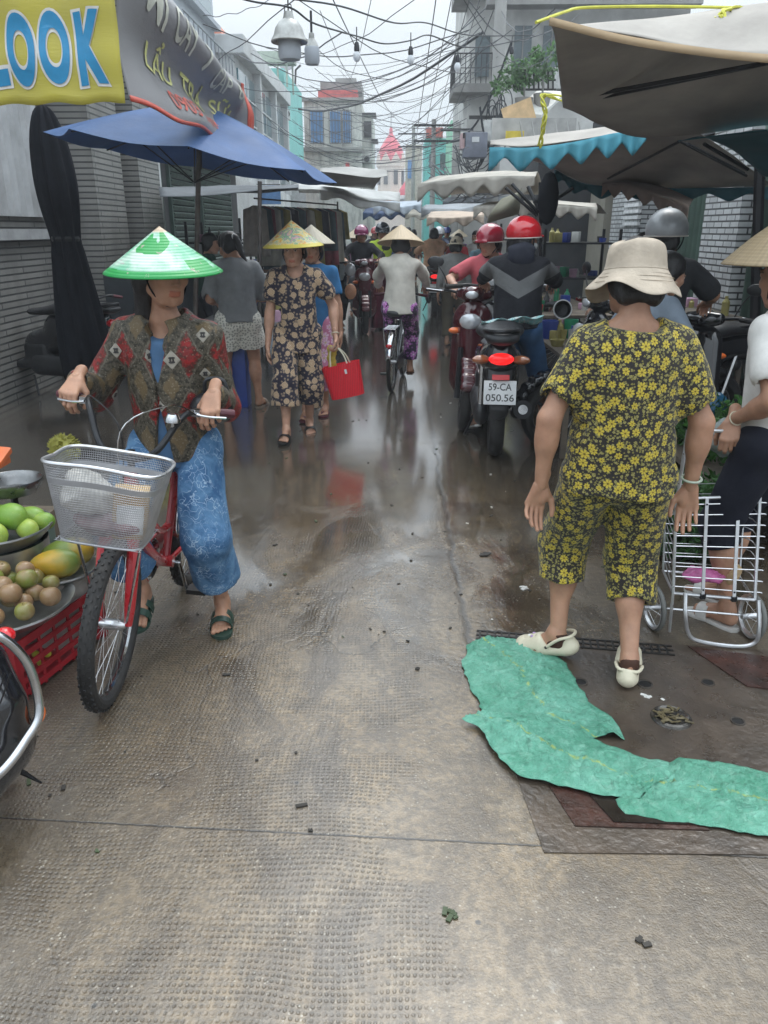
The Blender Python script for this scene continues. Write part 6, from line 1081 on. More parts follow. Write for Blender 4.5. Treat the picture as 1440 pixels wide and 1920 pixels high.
# ---- woman in yellow and black floral set, bucket hat, seen from behind
c0 = PZ(1085, 1262); YX, YY = .775, 2.60
k = figure('woman from behind in a yellow and black floral set with a beige bucket hat', (YX, YY, 0), R(-3), H=1.60, g=1.04, pel=(.0, 0, .82), lean=R(4), tilt=R(1), head=(R(12), R(12), R(3)), neckf=.01, neckup=.03,
  hands=((A(-.262, .00, .745), (-.22, .10, -1), (.25, -1, -.1), ((.25, .3, .2), (.45, .45, .3), (.5, .5, .35), (.55, .5, .4)), .12, .2), (A(.27, .04, .735), (.02, .0, -1), (-.2, -.95, 0), ((.35, .35, .25), (.4, .4, .3), (.42, .42, .3), (.5, .45, .3)), .05, .3)),
  feet=((-.085, .06, .035, R(62), R(-14)), (.085, -.135, .02, R(-16), R(2))), elbow=((-.75, -.6, 0), (.8, -.5, 0)), skin=0, res=(.007, .004, .0028), barefeet=True, shw=.092)
YW = k
shirt(k, YB, sleeve=.66, hem=-.055, loose=1.26, slw=1.12, neck=.085, res=.0065, amp=.009, flare=1.08, seed=3, backn=.03)
trousers(k, YB, length=1.42, loose=1.30, res=.0065, amp=.008, taper=1.0, seed=8, top=.0)
hair(k, 'short', .005, sc=.97)
bhat = M('beige_hat_cotton', (.43, .36, .285), .85, 0, .22, 12, .6, 70, spec=.2)
def buckethat(k):
    s = k.s; W = wtf(k); Rh = k.Rh@rotv((1, 0, 0), R(4)); c = k.hc; prof = [(.0001, .140), (.035, .139), (.068, .132), (.086, .120), (.094, .096), (.097, .070), (.100, .050), (.103, .040), (.105, .036), (.120, .016), (.142, -.010), (.154, -.026), (.152, -.029), (.116, .012), (.100, .034)]
    G = []
    for j, (r_, h_) in enumerate(crom([(a, b_, 0) for a, b_ in prof], 3)[:, :2]):
        row_ = []
        for a in np.linspace(0, 2*PI, 81):
            w_ = max(0, (.03-h_))/.05; cr = max(0, h_-.06)/.09; dr = .008*w_*math.sin(3*a+1)+.004*cr*math.sin(5*a+2)+.003*math.sin(7*a)*w_; dz = .014*w_*math.sin(2*a+.8)+.008*w_*math.sin(5*a+1)-.010*cr*max(0, math.sin(2*a+1.1)); row_.append(W(c+Rh@(A((r_+dr)*math.cos(a)*.98, (r_+dr)*math.sin(a)*1.08-.01, h_+dz-.020)*s)))
        G.append(row_)
    mb = MB(); mb.grid(G, flip=True); o = mb.build('bucket_hat', bhat, k.root, 180); mb = MB()
    for (r_, h_) in ((.1025, .040), (.122, .013), (.112, .024), (.134, -.002)):
        mb.tube([W(c+Rh@(A((r_+.001)*math.cos(a)*.98, (r_+.001)*math.sin(a)*1.08-.01, h_-.020)*s)) for a in np.linspace(0, 2*PI, 61)[:-1]], .0011, 4, closed=True)
    mb.build('stitching', bhat, o, 180)
buckethat(k)
clogm = M('cream_clog', (.62, .56, .42), .5, 0, .08, 10, .2, 80, .25, (.25, .2, .13), spec=.4); browns = cloth('brown_sock', (.065, .032, .022))
def clog(k, i, charm=False):
    s = k.s; F = k.F[i]; p = k.fp[i]; q = (-1, 1)[i]; P = lambda x, y, z: p+F@(A(x, y, z)*s); S = SDF()
    S.cap(P(0, .022, .018), P(0, .12, .018), .040*s, .040*s, k=.02, flat=F[:, 2], fs=.75); S.cap(P(-q*.006, .12, .022), P(-q*.004, .195, .020), .046*s, .044*s, k=.02, flat=F[:, 2], fs=.8); S.cap(P(0, .12, .045), P(-q*.004, .185, .030), .038*s, .032*s, k=.03, flat=F[:, 2], fs=.9); S.cap(P(0, -.004, .03), P(0, .01, .048), .030*s, .030*s, k=.02)
    S.cap(P(0, .04, .035), P(0, .075, .05), .028*s, .029*s, k=.012, cut=True); S.ell(P(0, .055, .085), A(.040, .060, .055)*s, F, .008, cut=True); S.rbox(P(0, .1, -.055), A(.08, .2, .04)*s, F, .003, .004, cut=True)
    for yy, xx in ((.135, 1), (.16, 1), (.185, .93)):
        for sg in (-1, 1): S.ell(P(sg*.044*xx-q*.004, yy, .022), A(.010, .0065, .005)*s, F, .001, cut=True)
    for a in range(3):
        for b_ in range(3): S.ell(P((a-1)*.017-q*.004, .135+b_*.024, .062-.010*b_), A(.0048, .0048, .02)*s, F, .001, cut=True)
    o, V, F_ = emitg(k, S, 'clog', clogm, .0035, 0); W = wtf(k); mb = MB()
    st = crom([W(P(-.043, .085, .038)), W(P(-.045, .03, .072)), W(P(-.025, -.018, .080)), W(P(.025, -.018, .080)), W(P(.045, .03, .072)), W(P(.043, .085, .038))] if charm else [W(P(-.043, .085, .038)), W(P(-.047, .05, .055)), W(P(-.03, .0, .062)), W(P(.03, .0, .062)), W(P(.047, .05, .055)), W(P(.043, .085, .038))], 6); mb.tube(st, .0062*s, 8); mb.build('heel_strap', clogm, o)
    mb = MB(); [mb.ell(W(P(sg*.046, .085, .038)), (.006, .006, .006)) for sg in (-1, 1)]; mb.build('rivet', blackmet, o)
    if charm: mb = MB(); [mb.ell(W(P(x, y, z)), (.008, .008, .005), mi=mi) for x, y, z, mi in ((.0, .165, .066, 0), (-.012, .15, .068, 1), (.012, .15, .07, 1))]; mb.build('charm', [M('charm_white', (.7, .68, .66), .4), M('charm_lilac', (.35, .22, .4), .4)], o)
    S2 = SDF(); S2.cap(k.an[i], P(0, .05, .05), .036*s, .036*s, k=.02); S2.cap(P(0, .035, .034), P(0, .12, .035), .033*s, .03*s, k=.02); e = k.an[i]*.985+k.kn[i]*.015; d = nrm(k.kn[i]-k.an[i]); S2.rbox(e+d*.045, A(.06, .06, .045), np.array(frame(d)).T, .003, .004, cut=True); emitg(k, S2, 'sock', browns, .0045, .0015, 70)
clog(k, 0, True); clog(k, 1)
W = wtf(k); mb = MB(); d = nrm(k.wr[1]-k.el[1]); x, y, z = frame(d); pw = k.wr[1]-d*.035; mb.tube([W(pw+(x*math.cos(a)+y*math.sin(a))*.033) for a in np.linspace(0, 2*PI, 31)[:-1]], .0045, 8, closed=True); mb.build('bracelet', M('jade_bangle', (.45, .5, .40), .25), k.root)
# ---- woman with green conical hat straddling the red bicycle
def greenpat(b, c, x, y, r, ang, v):
    n = b.noise(v, 9, 4, .5, .4); c = b.mix(b.ramp(n, [(.40, 0.), (.6, 1.)]), (.16, .46, .28), (.55, .64, .56))
    w_ = b.n('TexVoronoi', {'Vector': b.comb(b.ma('MULTIPLY', ang, 1.3), b.ma('MULTIPLY', r, 14.), 0.), 'Scale': 1.0, 'Randomness': .8}, distance='CHEBYCHEV').outputs['Color']; q = b.xyz(w_)[0]
    c = b.mix(b.n('MapRange', {0: q, 1: .62, 2: .64, 3: 0., 4: .95}).outputs[0], c, (.012, .30, .055)); c = b.mix(b.n('MapRange', {0: r, 1: .186, 2: .190, 3: 0., 4: 1.}).outputs[0], c, (.012, .28, .06)); c = b.mix(b.n('MapRange', {0: r, 1: .022, 2: .03, 3: .9, 4: 0.}).outputs[0], c, (.60, .42, .30))
    return b.mix(b.ramp(b.noise(v, 30, 3), [(.62, 0.), (.68, .6)]), c, (.62, .35, .40))
GREENHAT = strawm('green_painted_hat', (.5, .6, .5), greenpat)
def colorpat(b, c, x, y, r, ang, v):
    n = b.noise(v, 11, 5, .65, 1.2); c = b.ramp(n, [(.30, (.70, .10, .05)), (.40, (.85, .42, .12)), (.46, (.85, .68, .18)), (.52, (.85, .74, .52)), (.57, (.14, .48, .22)), (.62, (.75, .38, .58)), (.70, (.80, .66, .30))]); c = b.mix(b.n('MapRange', {0: r, 1: .205, 2: .210, 3: 0., 4: 1.}).outputs[0], c, (.75, .62, .12)); return b.mix(b.ma('MULTIPLY', b.n('MapRange', {0: b.ma('ABSOLUTE', b.ma('SUBTRACT', r, .19)), 1: .004, 2: .009, 3: .9, 4: 0.}).outputs[0], b.ramp(b.noise(b.comb(ang, 0., 0.), 14), [(.45, 0.), (.5, 1.)])), c, (.62, .60, .42))
COLORHAT = strawm('painted_landscape_hat', (.6, .5, .3), colorpat)
JK = jacketm(); BLU = bluef_m(); innerb = cloth('blue_top', (.07, .14, .25), rough=.8)
GX, GY = -.87, 3.03; GR = PI
bk, BP, BFP = bicycle('red bicycle with a silver mesh basket held by the woman in the green hat', (-1.0, 3.38, 0), PI-R(1.5), lean=R(-6), R_=.30, steer=R(4), knob=True, bars='high', fender=False, tr=.027)
def gripwrist(x, d, n):
    g_ = BFP(x, .625, 1.0); l = (g_-A(GX, GY, 0))@rotz(GR); return (l-nrm(A(*d))*.068-nrm(A(*n))*.030, d, n)
k = figure('woman in a green conical hat and patterned jacket straddling the red bicycle', (GX, GY, 0), GR, H=1.58, g=.98, pel=(.03, 0, .80), lean=R(5), tilt=R(-2), twist=R(-6), head=(R(42), R(6), R(-3)), neckf=.0,
  hands=((*gripwrist(-.245, (.05, .72, -.65), (.0, -.65, -.72)), ((.5, .85, .6), (.65, .95, .6), (.7, 1., .6), (.75, 1., .6)), .04, .35, .4), (*gripwrist(.26, (.12, .82, -.5), (.0, -.5, -.82)), ((.6, .85, .6), (.7, .95, .6), (.75, 1., .6), (.8, 1., .6)), .04, .4, .4)),
  feet=((-.11, .0, .012, R(8), 0), (.19, .10, .13, R(5), R(-10))), elbow=((-.02, -1, -.7), (.25, -.9, -.7)), neckup=.055, knee=((-.15, 1, 0), (.25, 1, 0)), skin=0, res=(.008, .0035, .0028), shw=.102)
GW = k
shirt(k, innerb, sleeve=.2, hem=-.06, loose=1.08, neck=.075, neckd=.05, res=.009, name='blouse', amp=.003, flare=1.0, inner=True)
def jacket(k):
    s, g = k.s, k.g; S = SDF(); f = k.R[:, 1]; L = 1.30
    S.cap(k.up(.235, -.075*1.6), k.up(.235, .075*1.6), .066*s*g, k=.05); [S.cap(k.up(.285, q*.04), k.up(.252, q*shx(k)), .052*s*g, .054*s*g, k=.03) for q in (-1, 1)]; S.cap(k.up(.24), k.up(.14), .118*s*g*L, .122*s*g*L, k=.05, flat=f, fs=.84); S.cap(k.up(.22, -.05), k.up(.22, .05), .122*s*g, k=.03, flat=f, fs=.98); S.cap(k.up(.14), k.up(-.035), .122*s*g*L, .128*s*g*L, k=.05, flat=f, fs=.85)
    for i, q in enumerate((-1, 1)):
        we = k.el[i]*.12+k.wr[i]*.88; d = nrm(k.wr[i]-k.el[i]); S.cap(k.sh[i], k.el[i], .062*s*g, .060*s*g, k=.04); S.cap(k.el[i], we-d*.03, .064*s*g, .046*s*g, k=.02); S.cap(we-d*.035, we-d*.01, .040*s*g, .036*s*g, k=.01); S.cap(we-d*.01*s, we+d*.12*s, .031*s, k=.003, cut=True); S.rbox(we+d*(.03+.04), A(.06, .06, .04), np.array(frame(d)).T, .003, .004, cut=True)
    S.cap(k.nb, k.nb+k.R@A(0, .01, .14)*s, .078*s, .12*s, k=.012, cut=True)
    # open front: a wedge narrowing at the middle button
    for (f0, f1, w0, w1) in ((.285, .17, .050, .014), (.17, .10, .014, .016), (.10, -.09, .016, .062)):
        S.cap(k.up(f0, 0, .18), k.up(f1, 0, .18), w0*s*1.0, w1*s*1.0, k=.006, flat=f, fs=4.6, cut=True)
    up = nrm(k.up(.1)-k.up(0)); hb = k.up(-.035); S.rbox(hb-up*.10*s, A(.21, .30, .10)*s, k.RP, .004, .006, cut=True); S.cap(k.up(-.08), k.up(-.02), .100*s*g*L, .09*s*g*L, k=.004, flat=f, fs=.78, cut=True)
    for q in (-1, 1): S.ell(k.up(.262, q*.068, .092), A(.045, .012, .060)*s, k.R@rotv((0, 1, 0), q*.45)@rotv((1, 0, 0), .25), .004)
    S.cap(k.up(.30, -.06, -.05), k.up(.30, .06, -.05), .020*s, k=.02)
    return emitg(k, S, 'jacket', JK, .006, .0075, 17, 4, .55)
jo, jV, jF = jacket(k); trousers(k, BLU, length=1.62, loose=1.38, res=.007, amp=.007, taper=1.05, seed=2, top=.03)
# interlocking round emblems on the jacket, in pale diamonds
emp = M('emblem_pale', (.32, .29, .24), .6); emd = M('emblem_dark', (.035, .03, .028), .6)
bv = BVHTree.FromPolygons([Vector(v) for v in jV.tolist()], jF.tolist()); W = wtf(k); inv = lambda p: (np.asarray(p)-wloc(k.root)[0])@wloc(k.root)[1]
def emblem(px, py, sz):
    o = inv(A(0, 0, CH)); d = nrm(inv(PY(px, py, 3.))-o); hit, n, _, _ = bv.ray_cast(Vector(o), Vector(d))
    if hit is None: return
    n = np.array(n); n = n if n@d < 0 else -n; up = k.R[:, 2]; x = nrm(np.cross(up, n)); y = np.cross(n, x)
    def P(u, v, off):
        q = np.array(hit)+x*u+y*v+n*.05; h2, _, _, _ = bv.ray_cast(Vector(q), Vector(-n), .1); return W((np.array(h2) if h2 is not None else q-n*.05)+n*off)
    mb = MB(); g_ = [[P(u*sz*(1-abs(v)), v*sz*1.15, .0022) for u in np.linspace(-1, 1, 7)] for v in np.linspace(-1, 1, 9)]; mb.shell(np.array(g_), .001); o1 = mb.build('emblem', emp, jo, 180); mb = MB()
    for sg in (-1, 1): mb.tube([P(sg*sz*.12+sg*sz*.30*math.cos(a), sz*.30*math.sin(a), .0036) for a in np.linspace(.75, 2*PI-.75, 18)], .0030, 5)
    mb.build('monogram', emd, o1)
for e in ((322, 675, .032), (218, 657, .026), (278, 668, .024), (380, 628, .026), (302, 762, .02), (215, 740, .022), (385, 700, .022)): emblem(*e)
hair(k, 'long', .006); conical(k, .213, .155, GREENHAT, off=.006, roll=R(5), pitch=R(-3), yshift=.0)
sandal(k, 0, M('dark_green_rubber', (.018, .045, .032), .5), 'double'); sandal(k, 1, M('dark_green_rubber', (.018, .045, .032), .5), 'double')
mb = MB(); hb = W(k.wr[0]+A(.02, -.06, -.02)); mb.ell(hb+A(-.02, .05, -.06), (.085, .05, .065)); mb.tube(crom([hb+A(-.04, .05, 0), hb+A(-.03, .05, .05), hb+A(.03, .05, .05), hb+A(.05, .05, 0)], 5), .008, 6); tag(mb.build('handbag', M('black_leather', (.012, .012, .014), .4, 0, .2, 20, .4, 40)), 'small black bag hanging under the left hand of the woman in the green hat', 'bag')
# ---- right edge woman with straw hat, white tee, dark trousers, holding the trolley
k = figure('woman in a white tee and straw hat pulling the trolley at the right edge', (1.50, 2.98, 0), R(35), H=1.58, g=1.05, pel=(0, 0, .84), lean=R(3), head=(R(0), R(8), 0),
  hands=((A(-.155, .10, .90), (-.45, -.25, -.85), (.5, .3, -.4), (.7, .9, .6), .03, .4, .4), None), feet=((-.09, -.02, .012, 0, 0), (.09, .12, .012, 0, 0)), elbow=((-.5, -1, 0), (.5, -1, 0)), skin=0, res=(.009, .006, .0035)); RW = k
shirt(k, cloth('white_tee', (.62, .60, .57)), sleeve=.62, hem=-.02, loose=1.12, slw=1.05, res=.009, amp=.004); trousers(k, cloth('navy_shorts', (.012, .013, .022)), length=1.25, loose=1.1, res=.009, top=.06); hair(k, 'short'); conical(k, .235, .19, strawm('old_straw_hat', (.36, .27, .16)), off=.045, pitch=R(-8), curve=-.015)
for i in (0, 1): sandal(k, i, M('pale_rubber', (.5, .48, .45), .5), 'slide')
W = wtf(k); mb = MB(); d = nrm(k.wr[0]-k.el[0]); x, y, z = frame(d); mb.tube([W(k.wr[0]-d*.02+(x*math.cos(a)+y*math.sin(a))*.027) for a in np.linspace(0, 2*PI, 25)[:-1]], .0028, 6, closed=True); mb.build('bracelet', clogm, k.root)

# ================================================================== RED BICYCLE
def basket(root, c, T):
    wirem_ = M('silver_wire', (.50, .50, .52), .35, .8, .2, 20); P = lambda x, y, z: c+T@A(x, y, z); mb = MB(); hb, ht = 0, .225
    def ring(t, grow=0.): w0, d0 = .115+.065*t+grow, .085+.045*t+grow; r = .05; pts = []; 
    def rp(a, t):
        w0, d0 = .120+.045*t, .085+.04*t; ca, sa = math.cos(a), math.sin(a); p_ = 5; r = (abs(ca/w0)**p_+abs(sa/d0)**p_)**(-1/p_); return P(r*ca, r*sa, ht*t-(.02*abs(sa) if False else 0)+(.025*t*(1 if sa > 0 else 0)*sa))
    AA = np.linspace(0, 2*PI, 200, endpoint=False)
    for t in np.linspace(.04, .97, 32): mb.tube([rp(a, t) for a in AA[::3]], .0009, 3, closed=True)
    for i in range(0, 200, 1): mb.tube([rp(AA[i]+.04*t, t) for t in (.0, .5, 1.)], .0009, 3, cap=False)
    for u in np.linspace(-.12, .12, 20): mb.tube([P(u, -.09, .002), P(u, .09, .002)], .0012, 3)
    for u in np.linspace(-.09, .09, 14): mb.tube([P(-.125, u, .002), P(.125, u, .002)], .0012, 3)
    b = mb.build('basket', wirem_, root, 180); mb = MB(); mb.tube([rp(a, 1.) for a in AA[::2]], .0055, 8, closed=True); mb.build('rim', alu, b); mb = MB(); mb.tube([rp(a, 0.) for a in AA[::2]], .004, 6, closed=True); mb.build('base_ring', alu, b)
    mb = MB(); mb.shell(np.array([[rp(a, t) for a in np.linspace(0, 2*PI, 90)] for t in (.74, .81)]), .0015); mb.build('band', M('basket_band', (.40, .40, .42), .4, .6), b, 60)
    return P
bc = PY(203, 1003, 2.12)-A(0, 0, -.0); BT = rotz(PI)@rotv((0, 1, 0), R(-9)); PB = basket(bk, bc, BT)
mb = MB(); mb.tube([BP(-.05, 1.0, .31), PB(-.10, 0, 0)], .005, 6); mb.tube([BP(.05, 1.0, .31), PB(.10, 0, 0)], .005, 6); mb.build('basket_stay', chrome, bk)
cardm = M('cardboard', (.42, .29, .15), .8, 0, .2, 10); t = thing('parcel', 'small cardboard parcel with a white label in the bicycle basket', 'parcel', PB(-.07, -.02, .02)); mb = MB(); rt = BT@rotv((0, 0, 1), .25); mb.box(PB(-.065, 0, .085), (.10, .08, .145), rt, bev=.003); mb.build('box', cardm, t, 0); mb = MB(); mb.box(PB(-.065, 0, .085)+rt@A(0, .0415, -.01), (.075, .002, .09), rt); mb.build('label', M('paper_label', (.62, .62, .62), .6), t, 0)
plm = M('white_plastic_bag', (.62, .60, .56), .35, 0, .2, 20, .8, 45, .2, (.4, .3, .2), transl=.35)
def crumple(name, label, c, r, m_, T_=None, seed=0, cat='bag', amp=.014, res=.006, k=26):
    S = SDF(); S.ell(c, A(*r), T_); 
    V, F = S.mesh(res, lambda P_: amp*(vnoise(P_, k, seed, 3)+.8*np.abs(vnoise(P_, k*1.7, seed+3, 1)))); mb = MB(); mb.add(V, F.tolist()); return tag(mb.build(name, m_, smooth=180), label, cat)
crumple('plastic_bag', 'crumpled white plastic bag in the bicycle basket', PB(.055, -.0, .13), (.085, .06, .06), plm, BT, 4); crumple('plastic_bag', 'thin pinkish plastic bag at the bottom of the bicycle basket', PB(0, 0, .045), (.115, .07, .025), M('pink_film', (.32, .18, .19), .3, 0, .4, 30, .8, 50, transl=.3), BT, 9)
for i in (0, 1):
    pass
# ================================================================== TROLLEY
t = thing('shopping_trolley', 'empty folding aluminium shopping trolley with wire sides and a pink bag', 'trolley', (1.28, 2.86, 0)); fy = 2.86
Q = lambda px, py, Y: PY(px, py, Y)
tl, tr_, bl_, br_ = Q(1268, 935, 2.95), Q(1425, 930, 2.95), Q(1262, 1112, 2.88), Q(1415, 1125, 2.82); dep = A(.03, .22, 0)
mb = MB()
for a, b_ in ((tl, bl_), (tl, tr_), (bl_, br_), (tr_, br_)): mb.tube([a, b_], .007, 8)
for a in (bl_, br_): mb.tube([a, a+dep], .006, 6)
mb.tube([bl_+dep, br_+dep], .006, 6); mb.tube([bl_, bl_-A(0, .02, .17)], .006, 6); mb.tube([tl+dep*.9, bl_+dep], .005, 6); mb.tube([tr_+dep*.9, br_+dep], .005, 6); mb.build('frame', alu, t)
for u in (.36, .74):
    mb = MB(); a = tl*(1-u)+tr_*u-A(0, .008, 0); b_ = bl_*(1-u)+br_*u-A(0, .008, 0); mb.bar(a, b_, .013, .004); s_ = mb.build('strut', alu, t, 0); mb = MB(); [mb.ell(q-A(0, .004, 0), (.004, .003, .004)) for q in (a*.94+b_*.06, a*.07+b_*.93)]; mb.box(b_, (.02, .014, .02)); mb.build('rivet', blackmet, s_)
mb = MB()
for i in range(9):
    f = (i+.6)/9.3; a = tl*(1-f)+bl_*f; b_ = tr_*(1-f)+br_*f; mb.tube(crom([a, b_, b_+A(.012, .02, 0), b_+dep*.8+A(0, 0, .02), a+dep*.9+A(.02, 0, .02), a+dep*.8+A(0, 0, .02), a+A(-.0, .02, 0), a], 5), .0024, 5)
mb.build('wire_rings', alu, t)
mb = MB(); mb.tube(crom([Q(1285, 1112, 2.8), Q(1285, 1150, 2.76), Q(1290, 1185, 2.76), Q(1310, 1202, 2.76), Q(1380, 1212, 2.76), Q(1415, 1205, 2.76), Q(1423, 1180, 2.76), Q(1422, 1125, 2.8)], 5), .0085, 8); mb.build('foot_loop', alu, t)
for px, py in ((1225, 1150), (1408, 1165)): c = Q(px, py, 2.93 if px < 1300 else 2.86); c[2] = .10; wheel(t, 'wheel', c, (1, .12, 0), .10, .010, tyre=M('grey_tyre', (.14, .14, .13), .7), rimm_=alu, spokes=12, hubr=.012)
a = Q(1225, 1150, 2.93); a[2] = .10; b_ = Q(1408, 1165, 2.86); b_[2] = .10; mb = MB(); mb.tube([a, b_], .005, 6); mb.build('axle', alu, t)
mb = MB(); hk = wtf(RW)(RW.wr[0]+nrm(RW.hd[0][1])*.07); mb.tube(crom([tr_-A(.06, 0, 0), Q(1388, 860, 2.97), Q(1385, 830, 2.97), Q(1375, 812, 2.96), Q(1350, 808, 2.96), Q(1290, 806, 2.98)], 5), .008, 8); mb.tube([tl+A(.004, 0, 0), Q(1290, 806, 2.98)], .008, 8); mb.build('handle', alu, t)
pinkf = M('pink_film_bag', (.62, .16, .38), .25, 0, .4, 25, .8, 40, transl=.3); crumple('plastic_bag', 'crumpled pink plastic bag lying in the bottom of the trolley', (bl_+br_)/2+dep*.5+A(-.02, 0, .045), (.13, .07, .04), pinkf, None, 5)
crumple('plastic_bag', 'small brown paper bag beside the pink bag in the trolley', (bl_+br_)/2+dep*.5+A(.09, 0, .05), (.05, .05, .05), cardm, None, 7)
# ================================================================== MID-DISTANCE PEOPLE AND RIDERS
HG = (.3, .4, .3)
def relaxed(q, x=.24, y=.03, z=.72): return (A(q*x, y, z), (q*.05, .15, -1), (-q, .1, 0), HG)
def rhands(w_=.30, y=.62, z=1.08): return tuple((A(q*w_, y-.08, z+.03), (q*-.1, .9, -.35), (0, -.3, -1), (.7, .9, .6), .03, .4, .3) for q in (-1, 1))
# walking woman in the daisy print
k = figure('woman walking towards the camera in a dark daisy print set and painted conical hat', (-.80, 6.25, 0), PI+R(4), H=1.60, g=1.02, pel=(0, 0, .84), lean=R(1), head=(R(-8), R(6), 0), hands=((A(-.30, .03, .80), (-.12, .1, -1), (.9, .3, 0), (.9, 1.1, .7), .03, .4, .3), relaxed(1, .235, .05, .74)),
  feet=((-.06, -.16, .012, R(6), R(-6)), (.10, .20, .012, R(-6), R(4))), skin=2, res=(.009, .005, .004), elbow=((-.6, -1, 0), (.6, -1, 0)), shw=.10); k.root['label'] = 'woman walking towards the camera in a dark daisy print set and painted conical hat'; FW = k
shirt(k, BF, sleeve=.55, hem=-.10, loose=1.18, slw=1.15, neck=.078, neckd=.075, res=.008, amp=.007, flare=1.12, name='blouse'); trousers(k, BF, length=1.5, loose=1.38, res=.008, amp=.009, taper=1.2, top=.0); hair(k, 'bun'); conical(k, .232, .185, COLORHAT, off=.034, pitch=R(-4), strap=True, roll=R(2))
for i in (0, 1): sandal(k, i, M('black_rubber', (.02, .02, .02), .5), 'slide')
W = wtf(k); mb = MB(); d = nrm(k.wr[0]-k.el[0]); x, y, z = frame(d); mb.tube([W(k.wr[0]-d*.02+(x*math.cos(a)+y*math.sin(a))*.03) for a in np.linspace(0, 2*PI, 25)[:-1]], .004, 6, closed=True); mb.build('bracelet', clogm, k.root)
# red woven shopping bag
def redbag():
    b = NB('red_woven_plastic'); v = b.obj(); x, y, z = b.xyz(v); a = b.ma('SINE', b.ma('MULTIPLY', x, 2*PI/.014)); c = b.ma('SINE', b.ma('MULTIPLY', z, 2*PI/.010)); h = b.ma('ADD', a, b.ma('MULTIPLY', c, .6)); return b.out(b.mix(b.ramp(h, [(.0, .55), (.6, 0.)]), (.85, .012, .03), (.50, .006, .016)), .35, 0, b.bump(h, .5, .004), .15)
hp = wtf(FW)(FW.wr[0]+nrm(FW.hd[0][1])*.085); t = thing('shopping_bag', 'bright red woven plastic shopping bag held by the woman in the daisy print', 'bag', (hp[0]+.02, hp[1]-.02, .43)); bc_ = A(hp[0]+.055, hp[1]-.03, hp[2]-.26); Tb = rotz(R(-8))@rotv((0, 1, 0), R(-13)); Pb = lambda x, y, z: bc_+Tb@A(x, y, z)
G = [[Pb((.135+.022*u_)*math.cos(a)*(1+.02*math.sin(5*a)), (.055+.02*u_)*math.sin(a)*abs(math.sin(a))**-.3 if abs(math.sin(a)) > .01 else 0, -.14+.27*u_) for a in np.linspace(0, 2*PI, 61)] for u_ in np.linspace(0, 1, 14)]; mb = MB(); mb.shell(np.array(G)[::-1], .004); mb.add([Pb(.13*math.cos(a), .055*math.sin(a), -.139) for a in np.linspace(0, 2*PI, 40, endpoint=False)], [tuple(range(40))]); mb.build('body', redbag(), t, 60)
for yo in (-.05, .05):
    mb = MB(); mb.tube(crom([Pb(-.07, yo, .12), Pb(-.06, yo*.6, .20), Pb(-.04, 0, .262), Pb(.0, 0, .27), Pb(.05, yo*.6, .20), Pb(.07, yo, .12)], 6), .006, 6); mb.build('handle', M('ivory_handle', (.55, .52, .40), .5), t)
mb = MB(); mb.box(Pb(.05, -.078, .07), (.018, .003, .035), Tb); mb.build('tag', whitep, t, 0)
crumple('plastic_bag', 'thin yellow plastic bag carried next to the red woven bag', Pb(-.06, .03, .19), (.045, .03, .10), M('yellow_film', (.60, .50, .10), .3, 0, .3, 20, .6, 40, transl=.4), None, 12)
# woman behind her (blue, pink; pale conical hat)
k = figure('woman in a blue top mostly hidden behind the woman in the daisy print', (-.74, 7.0, 0), PI+R(-4), H=1.58, hands=(relaxed(-1), relaxed(1)), feet=((-.08, -.02, .012, 0, 0), (.06, .22, .012, R(4), 0)), res=(.012, .008, .006), skin=0)
shirt(k, cloth('bright_blue_cotton', (.04, .15, .32)), sleeve=.6, hem=-.04, loose=1.1, res=.012); trousers(k, flowers('pink_floral_trousers', (.35, .12, .2), (.6, .4, .5), (.5, .4, .2), 14, 6), length=1.55, loose=1.2, res=.012); hair(k, 'short', .009); conical(k, .20, .15, strawm('pale_straw_hat', (.60, .54, .42)), off=.05)
for i in (0, 1): sandal(k, i, M('dark_red_rubber', (.1, .02, .03), .5), 'flip')
# woman in grey tee and pale shorts from behind
k = figure('woman in a grey tee and pale patterned shorts standing with her back to the camera', (-1.44, 7.1, 0), R(14), H=1.62, g=1.08, lean=R(8), head=(R(38), R(28), R(0)), neckf=.02, hands=((A(-.16, .34, .95), (.2, .8, -.2), (.3, 0, -1), HG), (A(.20, .36, .98), (-.2, .8, -.2), (-.3, 0, -1), HG)), feet=((-.15, -.02, .012, R(14), 0), (.13, .05, .012, R(-24), 0)), skin=0, res=(.010, .007, .005), elbow=((-.5, -.8, -.6), (.5, -.8, -.6)))
shirt(k, cloth('heather_grey_cotton', (.20, .205, .21)), sleeve=.85, hem=-.03, loose=1.2, slw=1.15, neck=.065, res=.008, amp=.007, seed=8); trousers(k, flowers('pale_patterned_shorts', (.58, .56, .50), (.30, .30, .26), (.4, .38, .33), 42, 5, fill=.35), length=.62, loose=1.42, res=.008, amp=.006, top=.02); hair(k, 'pony', .006)
for i in (0, 1): sandal(k, i, M('taupe_rubber', (.22, .17, .13), .6), 'slide')
W = wtf(k); mb = MB(); mb.tube([W(k.hc+k.Rh@(A(.03*math.cos(a), -.115, .03+.03*math.sin(a))*k.s)) for a in np.linspace(0, 2*PI, 16)[:-1]], .007, 6, closed=True); mb.build('hair_tie', whitep, k.root)
tb_ = PY(432, 690, 7.0); mb = MB(); mb.box(A(tb_[0]-.02, 7.3, .36), (.24, .2, .72), bev=.01); tag(mb.build('crate', M('royal_blue_plastic', (.02, .05, .25), .4)), 'tall blue plastic crate behind the woman in pale shorts', 'crate')
